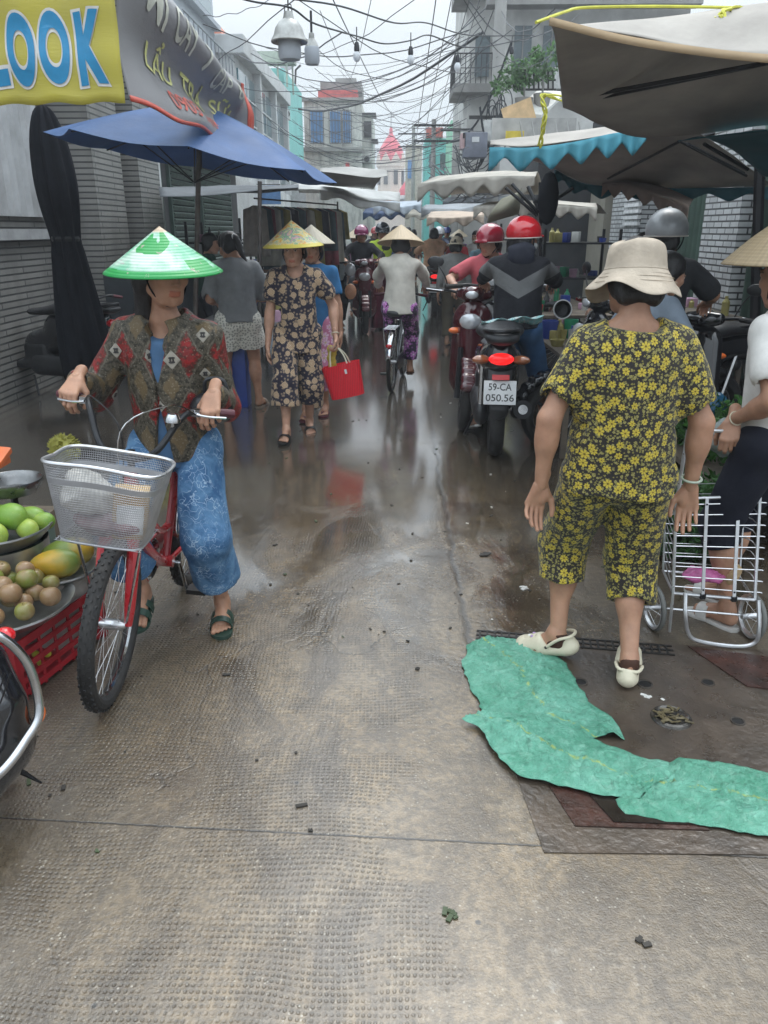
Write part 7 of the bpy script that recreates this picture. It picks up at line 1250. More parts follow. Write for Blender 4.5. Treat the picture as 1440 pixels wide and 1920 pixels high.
# cyclist
k = figure('cyclist riding away in a beige jacket and pale conical hat', (.02, 8.15, 0), R(-3), H=1.60, g=1.0, pel=(0, 0, .86), lean=R(8), head=(0, R(16), 0), neckf=.01, hands=(rhands(.27, .60, 1.0)[0], rhands(.27, .60, 1.0)[1]), feet=((-.10, .20, .42, 0, 0), (.10, .20, .13, 0, R(-5))), skin=0, res=(.011, .008, .006), elbow=((-.9, -.5, -.4), (1, -.4, -.3))); CY = k
shirt(k, cloth('beige_jacket_cotton', (.58, .55, .48)), sleeve=.92, hem=-.05, loose=1.12, slw=1.05, neck=.06, res=.009, amp=.008, longs=True, seed=6, name='jacket', flare=1.08); trousers(k, PFl, length=1.8, loose=1.12, res=.009, top=.0); hair(k, 'short', .009); conical(k, .24, .18, strawm('cream_straw_hat', (.60, .47, .31)), off=.015, pitch=R(-6), curve=-.006)
for i in (0, 1): sandal(k, i, M('brown_rubber', (.06, .03, .02), .5), 'slide')
cb, _, _ = bicycle('dark city bicycle ridden by the woman in the pale conical hat', (-.06, 7.98, 0), R(-7), lean=R(1), R_=.315, col=M('bike_black_paint', (.012, .02, .025), .3, coat=.4), bars='low')
# red helmet rider on the black scooter
s1, SP = scooter('black scooter seen from behind with a white number plate and lit red tail lamp', (.735, 5.62, 0), R(-5), blackg, plate=('59-CA', '050.56'), mirrors=False); s1.scale = (1.16,)*3
k = figure('rider in a red helmet, face mask and black and grey hooded jacket', (.90, 5.98, 0), R(-8), H=1.62, g=1.05, pel=(0, 0, .93), lean=R(8), head=(R(-48), R(4), 0), hands=rhands(.30, .66, 1.17), feet=((-.27, .12, .06, R(20), R(-18)), (.25, .22, .06, R(-20), R(-12))), skin=2, res=(.010, .006, .005), elbow=((-1, -.5, -.3), (1, -.5, -.3)), knee=((-.6, 1, 0), (.6, 1, 0))); RH = k
def duo():
    b = NB('black_grey_jacket'); v = b.obj(); x, y, z = b.xyz(v); e = b.ma('SUBTRACT', z, b.ma('MULTIPLY', b.ma('ABSOLUTE', x), .55)); m_ = b.ma('MULTIPLY', b.ma('GREATER_THAN', e, 1.12), b.ma('LESS_THAN', e, 1.24)); c = b.mix(m_, (.012, .012, .016), (.13, .13, .13)); return b.out(c, .75, 0, b.bump(b.noise(v, 26, 5, .6, .8), .7, .009), 0, .2)
jd = duo(); shirt(k, jd, sleeve=.95, hem=-.02, loose=1.30, slw=1.25, neck=.055, res=.009, amp=.009, longs=True, name='jacket', seed=14); S = SDF(); S.ell(k.nb+k.R@A(0, -.085, -.035), A(.10, .05, .09), k.R@rotv((1, 0, 0), .35), .02); S.ell(k.nb+k.R@A(0, -.06, .03), A(.105, .07, .05), k.R, .03); emitg(k, S, 'hood', M('navy_hood', (.012, .014, .028), .8, 0, .2, 9, .5, 40), .008, .006)
trousers(k, cloth('blue_shorts', (.05, .12, .25)), length=1.1, loose=1.05, res=.011); hair(k, 'long', .008); helmet(k, M('red_helmet_gloss', (.58, .012, .022), .12, coat=.8), 1.02); mask(k, M('white_mask', (.62, .62, .62), .7))
for i in (0, 1): sandal(k, i, M('black_rubber', (.02, .02, .02), .5), 'slide', M('pale_rubber', (.5, .48, .45), .5))
mb = MB(); P = np.array([[A(.70+.36*u, 5.66+.10*math.sin(5*u)*.2+.1*v, .985-.055*v*v+.012*math.sin(14*u+6*v)+.03*u) for v in np.linspace(0, 1, 8)] for u in np.linspace(-.28, .95, 26)]); mb.shell(P, .002)
def stripem():
    b = NB('teal_white_cloth'); v = b.obj(); n = b.noise(b.mapping(v, sc=(3, 1, 1)), 5, 2, .5, 1.5); return b.out(b.ramp(n, [(.42, (.62, .66, .64)), (.48, (.10, .40, .42)), (.54, (.62, .66, .64)), (.6, (.3, .55, .55))]), .6, 0, b.bump(b.noise(v, 30), .4, .006), .2)
tag(mb.build('folded_cloth', stripem(), smooth=180), 'folded white and teal striped cloth lying across the black scooter seat', 'cloth')
# oncoming dark red scooter with pink shirted rider
s2, _ = scooter('dark red scooter facing the camera left of the black scooter', (.86, 7.75, 0), PI-R(12), M('dark_red_paint', (.07, .007, .012), .18, coat=.6), light=False, steer=R(10)); s2.scale = (1.1,)*3
mb = MB(); P = np.array([[PY(875+60*u, 553+28*v-12*u+5*math.sin(6*u), 6.75-.05*math.sin(3*v)) for u in np.linspace(0, 1, 14)] for v in np.linspace(0, 1, 8)]); mb.shell(P, .01); tag(mb.build('folded_cloth', M('white_wrap', (.55, .56, .54), .5, 0, .3, 20, .6, 40), smooth=180), 'crumpled white cloth wrapped over the red scooter handlebar', 'cloth')
k = figure('rider in a coral pink shirt and red helmet half hidden behind the black jacket', (.86, 7.45, 0), PI-R(10), H=1.6, g=1.05, pel=(0, 0, .90), lean=R(12), head=(R(-30), R(8), 0), hands=rhands(.28, .55, 1.1), feet=((-.14, .45, .32, 0, 0), (.14, .45, .32, 0, 0)), skin=2, res=(.012, .008, .007), elbow=((-1, -.5, -.3), (1, -.5, -.3)))
shirt(k, cloth('coral_cotton', (.55, .12, .14)), sleeve=.7, hem=-.02, loose=1.2, res=.011, amp=.006); trousers(k, flowers('rose_floral_trousers', (.04, .02, .03), (.5, .3, .34), (.6, .5, .5), 17, 6, fill=.42), length=1.8, loose=1.1, res=.012); hair(k, 'short', .01); helmet(k, M('dark_red_helmet', (.32, .01, .03), .15, coat=.8), 1.05)
for i in (0, 1): sandal(k, i, M('black_rubber', (.02, .02, .02), .5), 'slide')
# grey helmet man, and the man in the blue-grey tee
s4, _ = scooter('black scooter under the man in the silver helmet', (1.75, 4.95, 0), R(-30), blackg, light=False)
k = figure('man in a silver helmet and dark grey shirt behind the woman in yellow', (1.68, 5.2, 0), R(-25), H=1.66, g=1.15, pel=(0, 0, .93), lean=R(5), head=(R(-10), R(5), 0), hands=rhands(.28, .55, 1.1), feet=((-.14, .45, .34, 0, 0), (.14, .45, .34, 0, 0)), skin=0, res=(.011, .007, .007), elbow=((-1, -.5, -.5), (1, -.5, -.5)))
shirt(k, cloth('charcoal_cotton', (.035, .036, .040)), sleeve=.8, hem=-.02, loose=1.15, res=.010, neck=.055); trousers(k, cloth('dark_denim', (.02, .022, .03)), length=1.9, loose=1.05, res=.012); hair(k, 'short', .009); helmet(k, M('silver_helmet_paint', (.34, .35, .36), .42, .2, .12, 20, coat=.2), 1.08); mb = MB(); mb.ell(wtf(k)(k.hc+k.Rh@(A(0, -.008, .165)*k.s)), (.012, .012, .008)); mb.build('helmet_button', whitep, k.root)
for i in (0, 1): sandal(k, i, M('black_rubber', (.02, .02, .02), .5), 'slide')
k = figure('person in a pale blue grey tee mostly hidden behind the bucket hat', (1.32, 4.55, 0), R(-70), H=1.55, g=1.0, lean=R(22), head=(0, R(22), 0), hands=((A(-.15, .30, .90), (.2, .7, -.5), (.5, 0, -1), HG), (A(.15, .34, .88), (-.2, .7, -.5), (-.5, 0, -1), HG)), skin=2, res=(.012, .008, .006), elbow=((-1, -.6, 0), (1, -.6, 0)))
shirt(k, cloth('blue_grey_cotton', (.20, .24, .29)), sleeve=.75, hem=-.02, loose=1.15, slw=1.1, res=.010); trousers(k, cloth('dark_denim', (.02, .022, .03)), length=1.85, res=.012); hair(k, 'short', .009)
for i in (0, 1): sandal(k, i, M('black_rubber', (.02, .02, .02), .5), 'slide')
# oncoming rider far left with companions
s5, _ = scooter('oncoming white and dark red scooter with an orange lamp in front of the clothes stall', (-.62, 14.1, 0), PI+R(4), M('white_red_panel', (.10, .012, .02), .25, coat=.5), light=False, group=None); s5.scale = (1.1,)*3
mb = MB(); mb.ell(A(-.73, 12.62, .92), (.075, .04, .09)); mb.build('front_light', clearl, s5); mb = MB(); mb.ell(A(-.73, 12.62, .62), (.085, .04, .11)); mb.build('marker_light', M('peach_lens', (.75, .36, .20), .25), s5)
def simple(label, x, y, rz, H, top, bot, topn='tee', sleeve=.7, longs=False, hatf=None, hairs='short', pose='stand', res=.016, length=1.85, skin=0, lean=5, g=1., head=(0, R(8), 0), loose=1.15, group=None):
    kw = {}
    if pose == 'ride': kw = dict(pel=(0, 0, .90), hands=rhands(.28, .55, 1.1), feet=((-.14, .45, .34, 0, 0), (.14, .45, .34, 0, 0)), elbow=((-1, -.5, -.4), (1, -.5, -.4)))
    elif pose == 'sit': kw = dict(pel=(0, 0, .38), hands=((A(-.12, .36, .50), (.2, .7, -.5), (.5, 0, -1), HG), (A(.12, .36, .50), (-.2, .7, -.5), (-.5, 0, -1), HG)), feet=((-.12, .38, .012, 0, 0), (.12, .38, .012, 0, 0)))
    elif pose == 'reach': kw = dict(hands=((A(-.14, .42, .98), (.2, .8, -.2), (.3, 0, -1), HG), (A(.16, .40, .92), (-.2, .8, -.2), (-.3, 0, -1), HG)))
    else: kw = dict(hands=(relaxed(-1, .24, .05, .45*H), relaxed(1, .24, .05, .45*H)), feet=((-.08, -.08, .012, 0, 0), (.08, .14, .012, 0, 0)))
    k = figure(label, (x, y, 0), rz, H=H, g=g, lean=R(lean), head=head, skin=skin, res=(res, res*.75, res*.6), group=group, **kw); shirt(k, top, sleeve=sleeve, hem=-.03, loose=loose, res=res*.85, longs=longs, name=topn); trousers(k, bot, length=length, loose=1.1, res=res*.9); hair(k, hairs, res*.8)
    if hatf: hatf(k)
    return k
blk = cloth('black_cotton', (.014, .014, .018)); dkd = cloth('dark_denim', (.02, .022, .03))
def hel(c, nm): return lambda k: helmet(k, M(nm, c, .15, coat=.7), 1.05, strap=False)
def con(c, nm, r=.2): return lambda k: conical(k, r, .15, strawm(nm, c), off=.045, strap=False)
def cap_(c, nm):
    def f(k):
        S = SDF(); S.ell(k.hc+k.Rh@A(0, -.01, .04)*k.s, A(.092, .108, .10)*k.s, k.Rh); S.half(k.hc+k.Rh@A(0, 0, .03)*k.s, k.Rh@A(0, .1, -1)); emitg(k, S, 'cap', M(nm, c, .8), .012, 0); mb = MB(); W = wtf(k); G = [[W(k.hc+k.Rh@A(r*math.cos(a), r*math.sin(a)*1.1-.01, .035-(r-.09)*.5)*k.s) for a in np.linspace(0, 2*PI, 25)] for r in (.088, .12, .15)]; mb.shell(np.array(G), .003); mb.build('brim', M(nm, c, .8), k.root, 180)
    return f
simple('rider in a maroon helmet and black jacket on the oncoming scooter', -.62, 13.7, PI+R(4), 1.62, blk, cloth('grey_skirt_cloth', (.10, .10, .11)), 'jacket', .95, True, hel((.22, .02, .09), 'maroon_helmet'), pose='ride', g=1.12)
simple('person with a black helmet and lime vest behind the conical hat of the cyclist', -.28, 14.6, PI, 1.72, cloth('lime_vest', (.42, .55, .05)), dkd, 'vest', .2, False, hel((.02, .025, .035), 'black_helmet'), pose='ride')
simple('shopper with a faded pink bucket hat by the clothes stall', -1.05, 13.6, R(200), 1.58, cloth('washed_grey_tee', (.20, .22, .22)), dkd, hatf=cap_((.45, .16, .20), 'pink_hat'))
mb = MB(); P = np.array([[PY(692+36*u+4*math.sin(9*u+2*v), 485+130*v, 13.3+.08*math.sin(12*u)) for u in np.linspace(0, 1, 18)] for v in np.linspace(0, 1, 10)]); mb.shell(P, .01); tag(mb.build('raincoat', M('maroon_raincoat', (.16, .012, .04), .35, 0, .3, 9, .4, 30), smooth=180), 'maroon raincoat draped over the side of the oncoming scooter', 'raincoat')
# tan shirt rider
s6, _ = scooter('scooter with a round lit red tail lamp under the tan shirted rider', (.72, 15.75, 0), R(-2), blackg, group=None); s6.scale = (1.12,)*3
simple('heavy rider in a tan orange shirt riding away', .70, 15.95, R(-2), 1.60, cloth('tan_orange_cotton', (.72, .42, .26)), cloth('maroon_trousers', (.10, .03, .03)), 'shirt', .75, True, pose='ride', g=1.3, loose=1.2, head=(0, R(20), 0))
simple('woman in a light grey jacket and beanie walking away', .80, 11.4, R(-10), 1.52, cloth('light_grey_cotton', (.27, .27, .26)), cloth('olive_trousers', (.10, .085, .06)), 'jacket', .95, True, cap_((.55, .48, .36), 'cream_beanie'), loose=1.25, g=1.05)
simple('person in a light blue shirt and straw hat standing at the right stalls', 1.27, 12.0, R(25), 1.58, cloth('light_blue_cotton', (.28, .46, .55)), dkd, 'shirt', .9, True, cap_((.62, .50, .33), 'straw_hat'))
simple('seated vendor in a beige top with a dark strap near the red scooter', .98, 9.2, R(200), 1.55, cloth('beige_cotton', (.42, .37, .33)), dkd, 'shirt', .9, True, pose='sit', loose=1.2)
FARP = [('shopper in a white shirt at the left stalls, back turned', -1.3, 10.6, 20, 1.55, (.45, .45, .44), 'reach', None), ('shopper in a brown tee by the left clothing rack', -1.7, 12.2, 70, 1.6, (.14, .08, .05), 'reach', None), ('distant shopper in a mauve blouse left of the cyclist', -.9, 17, 180, 1.56, (.28, .16, .24), 'stand', con((.58, .48, .34), 'small_straw_hat')), ('distant shopper in a navy tee with a white cap', -.3, 19, 10, 1.62, (.03, .04, .09), 'stand', cap_((.6, .6, .58), 'white_cap')),
 ('distant man in a black tee near the middle of the street', .25, 21, 0, 1.68, (.02, .02, .02), 'stand', None), ('distant shopper in a red blouse right of the tan rider', 1.15, 16, 200, 1.55, (.40, .04, .05), 'stand', None), ('distant shopper in a teal tee by the right stalls', 1.5, 14.2, -60, 1.58, (.05, .20, .20), 'reach', None), ('distant rider in a white helmet beyond the light grey jacket', .95, 19, 180, 1.6, (.12, .14, .2), 'ride', hel((.6, .6, .6), 'white_helmet')),
 ('distant woman in a pink tee below the far awnings', -.7, 23, 190, 1.55, (.5, .2, .26), 'stand', con((.6, .5, .36), 'far_straw_hat')), ('distant person in an olive jacket in the street centre', .5, 26, 0, 1.62, (.12, .12, .07), 'stand', None), ('distant person in a pale yellow tee far down the street', -.2, 28, 180, 1.6, (.55, .5, .25), 'stand', None), ('distant person in a dark blue helmet at the far right stalls', 1.3, 22, 180, 1.62, (.06, .07, .1), 'ride', hel((.03, .05, .2), 'blue_helmet')), ('shopper in a striped grey tee left of the oncoming scooter', -1.15, 15.5, 30, 1.6, (.2, .2, .22), 'stand', None), ('rider in a blue jacket and grey helmet beyond the cyclist', -.05, 17.5, 0, 1.6, (.08, .12, .25), 'ride', hel((.3, .3, .32), 'grey_helmet')), ('shopper in a purple jacket far right of the tan rider', 1.35, 18.5, 190, 1.56, (.2, .08, .25), 'stand', con((.6, .5, .35), 'tan_far_hat')), ('shopper in a white tee near the far right awning', 1.6, 16.5, 150, 1.6, (.6, .6, .58), 'stand', None), ('rider in a black raincoat far down the left lane', -.55, 20, 180, 1.6, (.02, .02, .03), 'ride', hel((.5, .06, .06), 'far_red_helmet')), ('vendor in a dark tee standing behind the right vegetable table', 2.3, 7.4, 100, 1.6, (.03, .03, .035), 'reach', None), ('vendor in a dark green tee behind the left goods table', -2.35, 9.8, -80, 1.58, (.03, .06, .05), 'reach', None)]
for i, (lb, x, y, r_, H_, c_, ps, hf) in enumerate(FARP): simple(lb, x, y, R(r_), H_, cloth('tee%d' % i, c_), dkd if i % 3 else blk, pose=ps, hatf=hf, res=.018 if y < 16 else .024, group='people crowding the far market street')
for i, (x, y, r_, lb) in enumerate(((-.05, 17.5, 0, 'distant scooter under the rider in the grey helmet'), (-.55, 20, 180, 'distant scooter under the rider in the black raincoat'), (.95, 19, 180, 'distant scooter under the rider in the white helmet'), (1.3, 22, 180, 'distant scooter under the rider in the blue helmet'), (-.28, 14.6, 180, 'scooter mostly hidden behind the oncoming riders'))):
    d_ = dup(s5 if i % 2 else s4, (x, y, 0), R(r_), label=lb); d_.location[1] = y+(.35 if r_ else -.25)
# ================================================================== PARKED VEHICLES
d_ = dup(s4, (-3.15, 7.75, 0), R(82), label='black scooter parked side on by the left wall'); d_.scale = (1.1,)*3
b2, _, _ = bicycle('dark bicycle leaning behind the black scooter at the left wall', (-2.55, 8.35, 0), R(78), lean=R(8), R_=.32, col=blackmet, bars='low'); 
d_ = dup(s6, (2.55, 6.2, 0), R(105), label='black scooter parked by the right stalls beside the green curtain'); d_.scale = (1.1,)*3
d_ = dup(b2, (1.9, 9.0, 0), R(60), label='dark bicycle parked among the right hand stalls behind the red helmets')
# corner motorbike with chrome guard, lower left
t = thing('motorbike', 'black motorbike nose with a chrome guard rail at the lower left edge', 'motorbike', (-1.25, 1.75, 0)); S = SDF(); K2 = lambda px, py, Y: PY(px, py, Y)
S.cap(K2(-60, 1255, 1.86), K2(-25, 1390, 1.80), .10, .13, k=.05); S.cap(K2(-35, 1390, 1.78), K2(-70, 1480, 1.72), .10, .10, k=.05); S.cap(K2(-30, 1250, 1.84), K2(-15, 1320, 1.80), .055, .085, k=.05)
V, F = S.mesh(.007); V = smoothv(V, F, 2); mb = MB(); mb.add(V, F.tolist()); mb.build('body', blackg, t, 180)
mb = MB(); g_ = crom([K2(-90, 1185, 1.72), K2(-20, 1188, 1.74), K2(18, 1205, 1.76), K2(52, 1245, 1.78), K2(70, 1300, 1.78), K2(72, 1345, 1.76), K2(50, 1385, 1.72), K2(10, 1440, 1.66), K2(-60, 1500, 1.6)], 8); mb.tube(g_, .0125, 14); mb.build('guard_rail', chrome, t, 180)
for a, b_ in ((-1.22, .50),): mb = MB(); mb.ell(K2(8, 1192, 1.86), (.030, .03, .024)); mb.build('red_cap', redl, t)
mb = MB(); mb.ell(K2(76, 1338, 1.86), (.012, .025, .026)); mb.build('reflector', orl, t)
mb = MB(); 
for off in (0, .05): mb.tube(crom([K2(20-200*off, 1262, 1.735), K2(-5-200*off, 1330, 1.72), K2(-40-200*off, 1380, 1.7)], 5), .0022, 5)
mb.build('panel_seam', blackmet, t)
S = SDF(); S.cap(A(-1.30, 1.95, .13), A(-1.18, 1.93, .10), .05, .04, k=.02); V, F = S.mesh(.008); mb = MB(); mb.add(V, F.tolist()); mb.build('engine_case', alu, t, 180); wheel(t, 'wheel', A(-1.42, 1.9, .24), (1, .1, 0), .24, .045, spokes=0)
mb = MB(); mb.tube([K2(20, 1435, 1.8), K2(45, 1450, 1.82), K2(78, 1468, 1.84)], [.012, .008, .003], 8); mb.build('side_stand', blackmet, t)
# ================================================================== FRUIT STALL (left)
def fruitm(name, c1, c2, sc=9, rough=.38, dots=None):
    b = NB(name); v = b.obj(); oi = b.n('ObjectInfo').outputs['Random']; n = b.noise(b.n('VectorMath', {0: v, 1: b.comb(oi, b.ma('MULTIPLY', oi, 7.), 0.)}, operation='ADD').outputs[0], sc, 4); c = b.mix(b.ramp(b.ma('ADD', n, b.ma('MULTIPLY', b.ma('SUBTRACT', oi, .5), .35)), [(.35, 0.), (.62, 1.)]), c1, c2)
    if dots: c = b.mix(b.ramp(b.vor(v, 140.), [(.1, .6), (.22, 0.)]), c, dots)
    return b.out(c, rough, 0, b.bump(b.noise(v, 120, 3), .15, .002), spec=.5, sss=.05)
applem = fruitm('star_apple_skin', (.17, .20, .035), (.25, .15, .075), 8, .30, (.30, .28, .12)); mangom = fruitm('green_mango_skin', (.15, .28, .035), (.30, .38, .06), 7, .42, (.4, .42, .15)); papm = fruitm('papaya_skin', (.46, .26, .02), (.13, .18, .03), 6, .4)
trayalu = M('dented_aluminium', (.42, .42, .41), .36, .85, .2, 14, .25, 40, .4, (.2, .19, .17))
def tray(label, c, r, h, m_=trayalu, name='tray', cat='tray'):
    mb = MB(); prof = [(.0001, .004), (r*.78, .004), (r*.9, h*.55), (r*.985, h), (r*1.03, h+.003), (r*1.04, h-.004), (r*.93, h*.45), (r*.80, 0), (.0001, 0)]; mb.lathe(prof, c, (0, 0, 1), 64); return tag(mb.build(name, m_, smooth=40), label, cat)
def crate(label, c, size, m_, rz=0., group=None):
    t = thing('crate', label, 'crate', c, rz, group); L, Rz = wloc(t); sx_, sy_, sz_ = np.asarray(size)/2; mb = MB()
    for q in (-1, 1):
        for p in (-1, 1): mb.box(L+Rz@A(q*(sx_-.012), p*(sy_-.012), sz_), (.03, .03, sz_*2), Rz)
    for z in np.linspace(.03, sz_*2-.015, 5):
        for q in (-1, 1): mb.box(L+Rz@A(q*sx_, 0, z), (.008, sy_*2-.02, .022 if z < sz_*1.8 else .032), Rz); mb.box(L+Rz@A(0, q*sy_, z), (sx_*2-.02, .008, .022 if z < sz_*1.8 else .032), Rz)
    for u in np.linspace(-.8, .8, 6):
        for q in (-1, 1): mb.box(L+Rz@A(q*(sx_-.004), u*sy_, sz_), (.006, .012, sz_*1.9), Rz); mb.box(L+Rz@A(u*sx_, q*(sy_-.004), sz_), (.012, .006, sz_*1.9), Rz)
    mb.build('slats', m_, t, 0); mb = MB(); mb.box(L+A(0, 0, .012), (sx_*2-.03, sy_*2-.03, .008), Rz); mb.build('floor', m_, t, 0); return t
redc = M('red_crate_plastic', (.33, .012, .02), .42, 0, .3, 8, .1, 40, .4, (.06, .02, .02))
cr1 = PZ(20, 1150, .22); crate('dirty red slatted plastic crate under the tray of star apples', (cr1[0]+.005, cr1[1]+.03, 0), (.40, .52, .235), redc, R(-14))
mb = MB()
for (u, v) in ((-.01, .0), (.035, .01), (.005, -.035)): q = PZ(70, 1225, .09); mb.ell(q+A(u+.01, -.01-u*.2, v), (.018, .010, .016))
tag(mb.build('sticker', M('yellow_sticker', (.45, .42, .03), .5)), 'yellow flower sticker on the red crate corner', 'sticker')
T1 = PZ(2, 1130, .30); T1[2] = .255; TR = .250; tray('large round aluminium tray heaped with star apples', T1, TR, .05)
def heap(center, R_, r, n, seed, lay=2, base=.03):
    g = np.random.default_rng(seed); out = []
    for l in range(lay):
        tries = 0
        while tries < 900:
            tries += 1; rr = (R_-r*(1+l*1.3))*math.sqrt(g.uniform()); a = g.uniform(0, 2*PI); z = base+r+l*r*1.35; q = A(rr*math.cos(a), rr*math.sin(a), z)
            if all(np.linalg.norm((q-o)[:2]) > r*1.86 for o in out if abs(o[2]-z) < r*.7): out.append(q)
            if len(out) >= n: break
    return [center+o for o in out]
def stfruit(name, label, P, r, m_, stem=None, n=22, hgt=.92):
    t = mb = MB(); rot = rotv(nrm(RNG.normal(size=3)), RNG.uniform(0, .8)); mb.lathe([(r*math.sin(a)*(1+.03*math.cos(2*a)), r*hgt*math.cos(a)-(.10*r*math.exp(-(a/.25)**2))) for a in np.linspace(.001, PI-.001, 16)], P, rot@A(0, 0, 1), n); q = P+rot@A(0, 0, r*hgt*.93); mb.tube([q, q+rot@A(0, 0, r*.08)], r*.07, 6); return tag(mb.build(name, m_, smooth=180), label, 'fruit', 'star apples heaped in the tray')
for i, q in enumerate(heap(T1, TR*.92, .041, 34, 5)): stfruit('star_apple', 'round green and brown star apple in the large tray on the red crate', q, .038+RNG.uniform(-.005, .005), applem)
T2 = PZ(-8, 990, .47); T2[2] = .42; tray('round aluminium tray of green mangoes behind the star apples', T2, .21, .06); mb = MB(); mb.lathe([(.19, .0), (.185, -.42), (.0001, -.42)], T2-A(0, 0, .001), n=40); tag(mb.build('metal_drum', trayalu, smooth=40), 'upturned aluminium drum carrying the mango tray', 'drum')
def mango(c, L_, yaw, seed, label):
    mb = MB(); th = np.linspace(.001, PI-.001, 16); ax = A(math.cos(yaw), math.sin(yaw), .12); mb.lathe([(L_*.40*math.sin(a)*(1+.14*math.cos(a)), L_*.56*math.cos(a)) for a in th], (0, 0, 0), (0, 0, 1), 22)
    V = mb.V[0]; V[:, 0] += L_*.10*np.sin(V[:, 2]/L_*2.2); X, Y, Z = frame(ax); V = V@np.array([X, Y, Z]); mb.V[0] = V+np.asarray(c); tag(mb.build('mango', mangom, smooth=180), label, 'fruit', 'green mangoes in the tray')
for i, (dx, dy, z, L_, yw) in enumerate(((.10, .08, .06, .12, .3), (.135, -.02, .055, .10, -.4), (.03, -.10, .06, .12, .1), (.07, .0, .10, .13, -.2), (-.02, .06, .07, .12, 1.), (.16, .06, .055, .09, .5), (-.05, -.05, .07, .12, .3))): mango(T2+A(dx, dy, z), L_*1.05, yw, i, 'green mango lying in the tray behind the star apples')
T3 = PZ(108, 1062, .33); T3[2] = .295; tray('shallow steel plate of papayas behind the bicycle basket', T3, .15, .03)
def papaya(c, L_, yaw, label):
    mb = MB(); mb.lathe([(L_*.30*math.sin(a)*(1+.18*math.cos(a)), L_*.52*math.cos(a)) for a in np.linspace(.001, PI-.001, 18)], c, (math.cos(yaw), math.sin(yaw), .04), 24); tag(mb.build('papaya', papm, smooth=180), label, 'fruit')
papaya(T3+A(.01, -.04, .065), .19, .1, 'ripe yellow green papaya at the front of the steel plate'); papaya(T3+A(.02, .06, .07), .20, .25, 'spotted yellow papaya at the back of the steel plate')
mb = MB(); mb.lathe([(.12, .0), (.12, -.29), (.0001, -.29)], T3, n=30); tag(mb.build('stand_drum', greyc), 'low drum carrying the plate of papayas', 'drum')
T4 = PZ(22, 905, .60); tray('empty steel scale bowl above the mangoes', T4-A(0, 0, .04), .12, .055, M('dark_steel_bowl', (.18, .18, .18), .3, .9, .2, 14), 'scale_bowl', 'bowl'); t = thing('weighing_scale', 'weighing scale stand under the steel bowl', 'scale', T4*A(1, 1, 0)); mb = MB(); mb.tube([T4*A(1, 1, 0)+A(0, 0, .3), T4-A(0, 0, .045)], .015, 8); mb.build('stem', blackmet, t); mb = MB(); mb.box(T4*A(1, 1, 0)+A(0, 0, .2), (.22, .2, .4), bev=.02); mb.build('body', M('scale_green', (.08, .12, .1), .5), t)
mb = MB(); q = PZ(8, 855, .66); mb.box(q+A(-.06, 0, 0), (.14, .12, .03), rotv((1, .3, 0), .35), bev=.008); mb.box(q-A(.06, 0, .03), (.12, .10, .03), bev=.004); tag(mb.build('orange_tub', M('orange_plastic', (.60, .13, .03), .4)), 'orange plastic tub at the left edge above the steel bowl', 'tub')
mb = MB(); mb.box(A(T4[0]-.25, T4[1]+.3, .16), (.4, .4, .32), bev=.01); tag(mb.build('wooden_box', M('old_wood', (.12, .09, .06), .8, 0, .4, 8)), 'dark wooden box stand behind the weighing scale', 'box')
for (px, py, lb) in ((122, 850, 'spiky yellow green fruit left of the handlebar stem'), (294, 862, 'spiky yellow green fruit by the right handlebar')):
    q = PZ(px, py, .1) if px < 200 else PZ(px, py, .1); q[2] = .0; S_ = []; mb = MB(); c = q+A(0, 0, .13); mb.ell(c, (.10, .09, .10), n=16)
    for k_ in range(170):
        d = nrm(RNG.normal(size=3)); p0 = c+d*A(.10, .09, .10); x, y, z = frame(d); mb.add([p0+x*.013, p0-x*.007+y*.011, p0-x*.007-y*.011, p0+d*.024], [(0, 1, 3), (1, 2, 3), (2, 0, 3)])
    tag(mb.build('durian', M('durian_skin', (.30, .28, .05), .6, 0, .4, 20), smooth=0), lb, 'fruit')
# ================================================================== STALL TABLES AND GOODS
woodm = M('weathered_wood', (.15, .12, .09), .75, 0, .4, 6, .4, 40, .5); tbl = M('zinc_table', (.28, .28, .28), .4, .6, .3, 6, .2, 40, .5)
def table(label, c, size, m_=woodm):
    t = thing('market_table', label, 'table', c); sx_, sy_, h_ = size; mb = MB(); mb.box(np.asarray(c)+A(0, 0, h_-.015), (sx_, sy_, .03)); mb.build('tabletop', m_, t, 0)
    for q in (-1, 1):
        for p in (-1, 1): mb = MB(); mb.box(np.asarray(c)+A(q*(sx_/2-.04), p*(sy_/2-.04), (h_-.03)/2), (.04, .04, h_-.03)); mb.build('leg', m_, t, 0)
    return t
greens = (.045, .13, .025)
def pile(name, label, c, r, n, col, size, cat='vegetables', kind=None):
    o = leafy(name, label, [(c, r)], n, col, size, matname=name+'_%d' % int(c[0]*100+c[1]*1000)); tag(o, label, cat); 
    return o
def veg(label, c, r, n, col, size, name='herb_bunch', group=None):
    o = pile(name, label, np.asarray(c), r, n, col, size); 
    if group: o['group'] = group
    return o
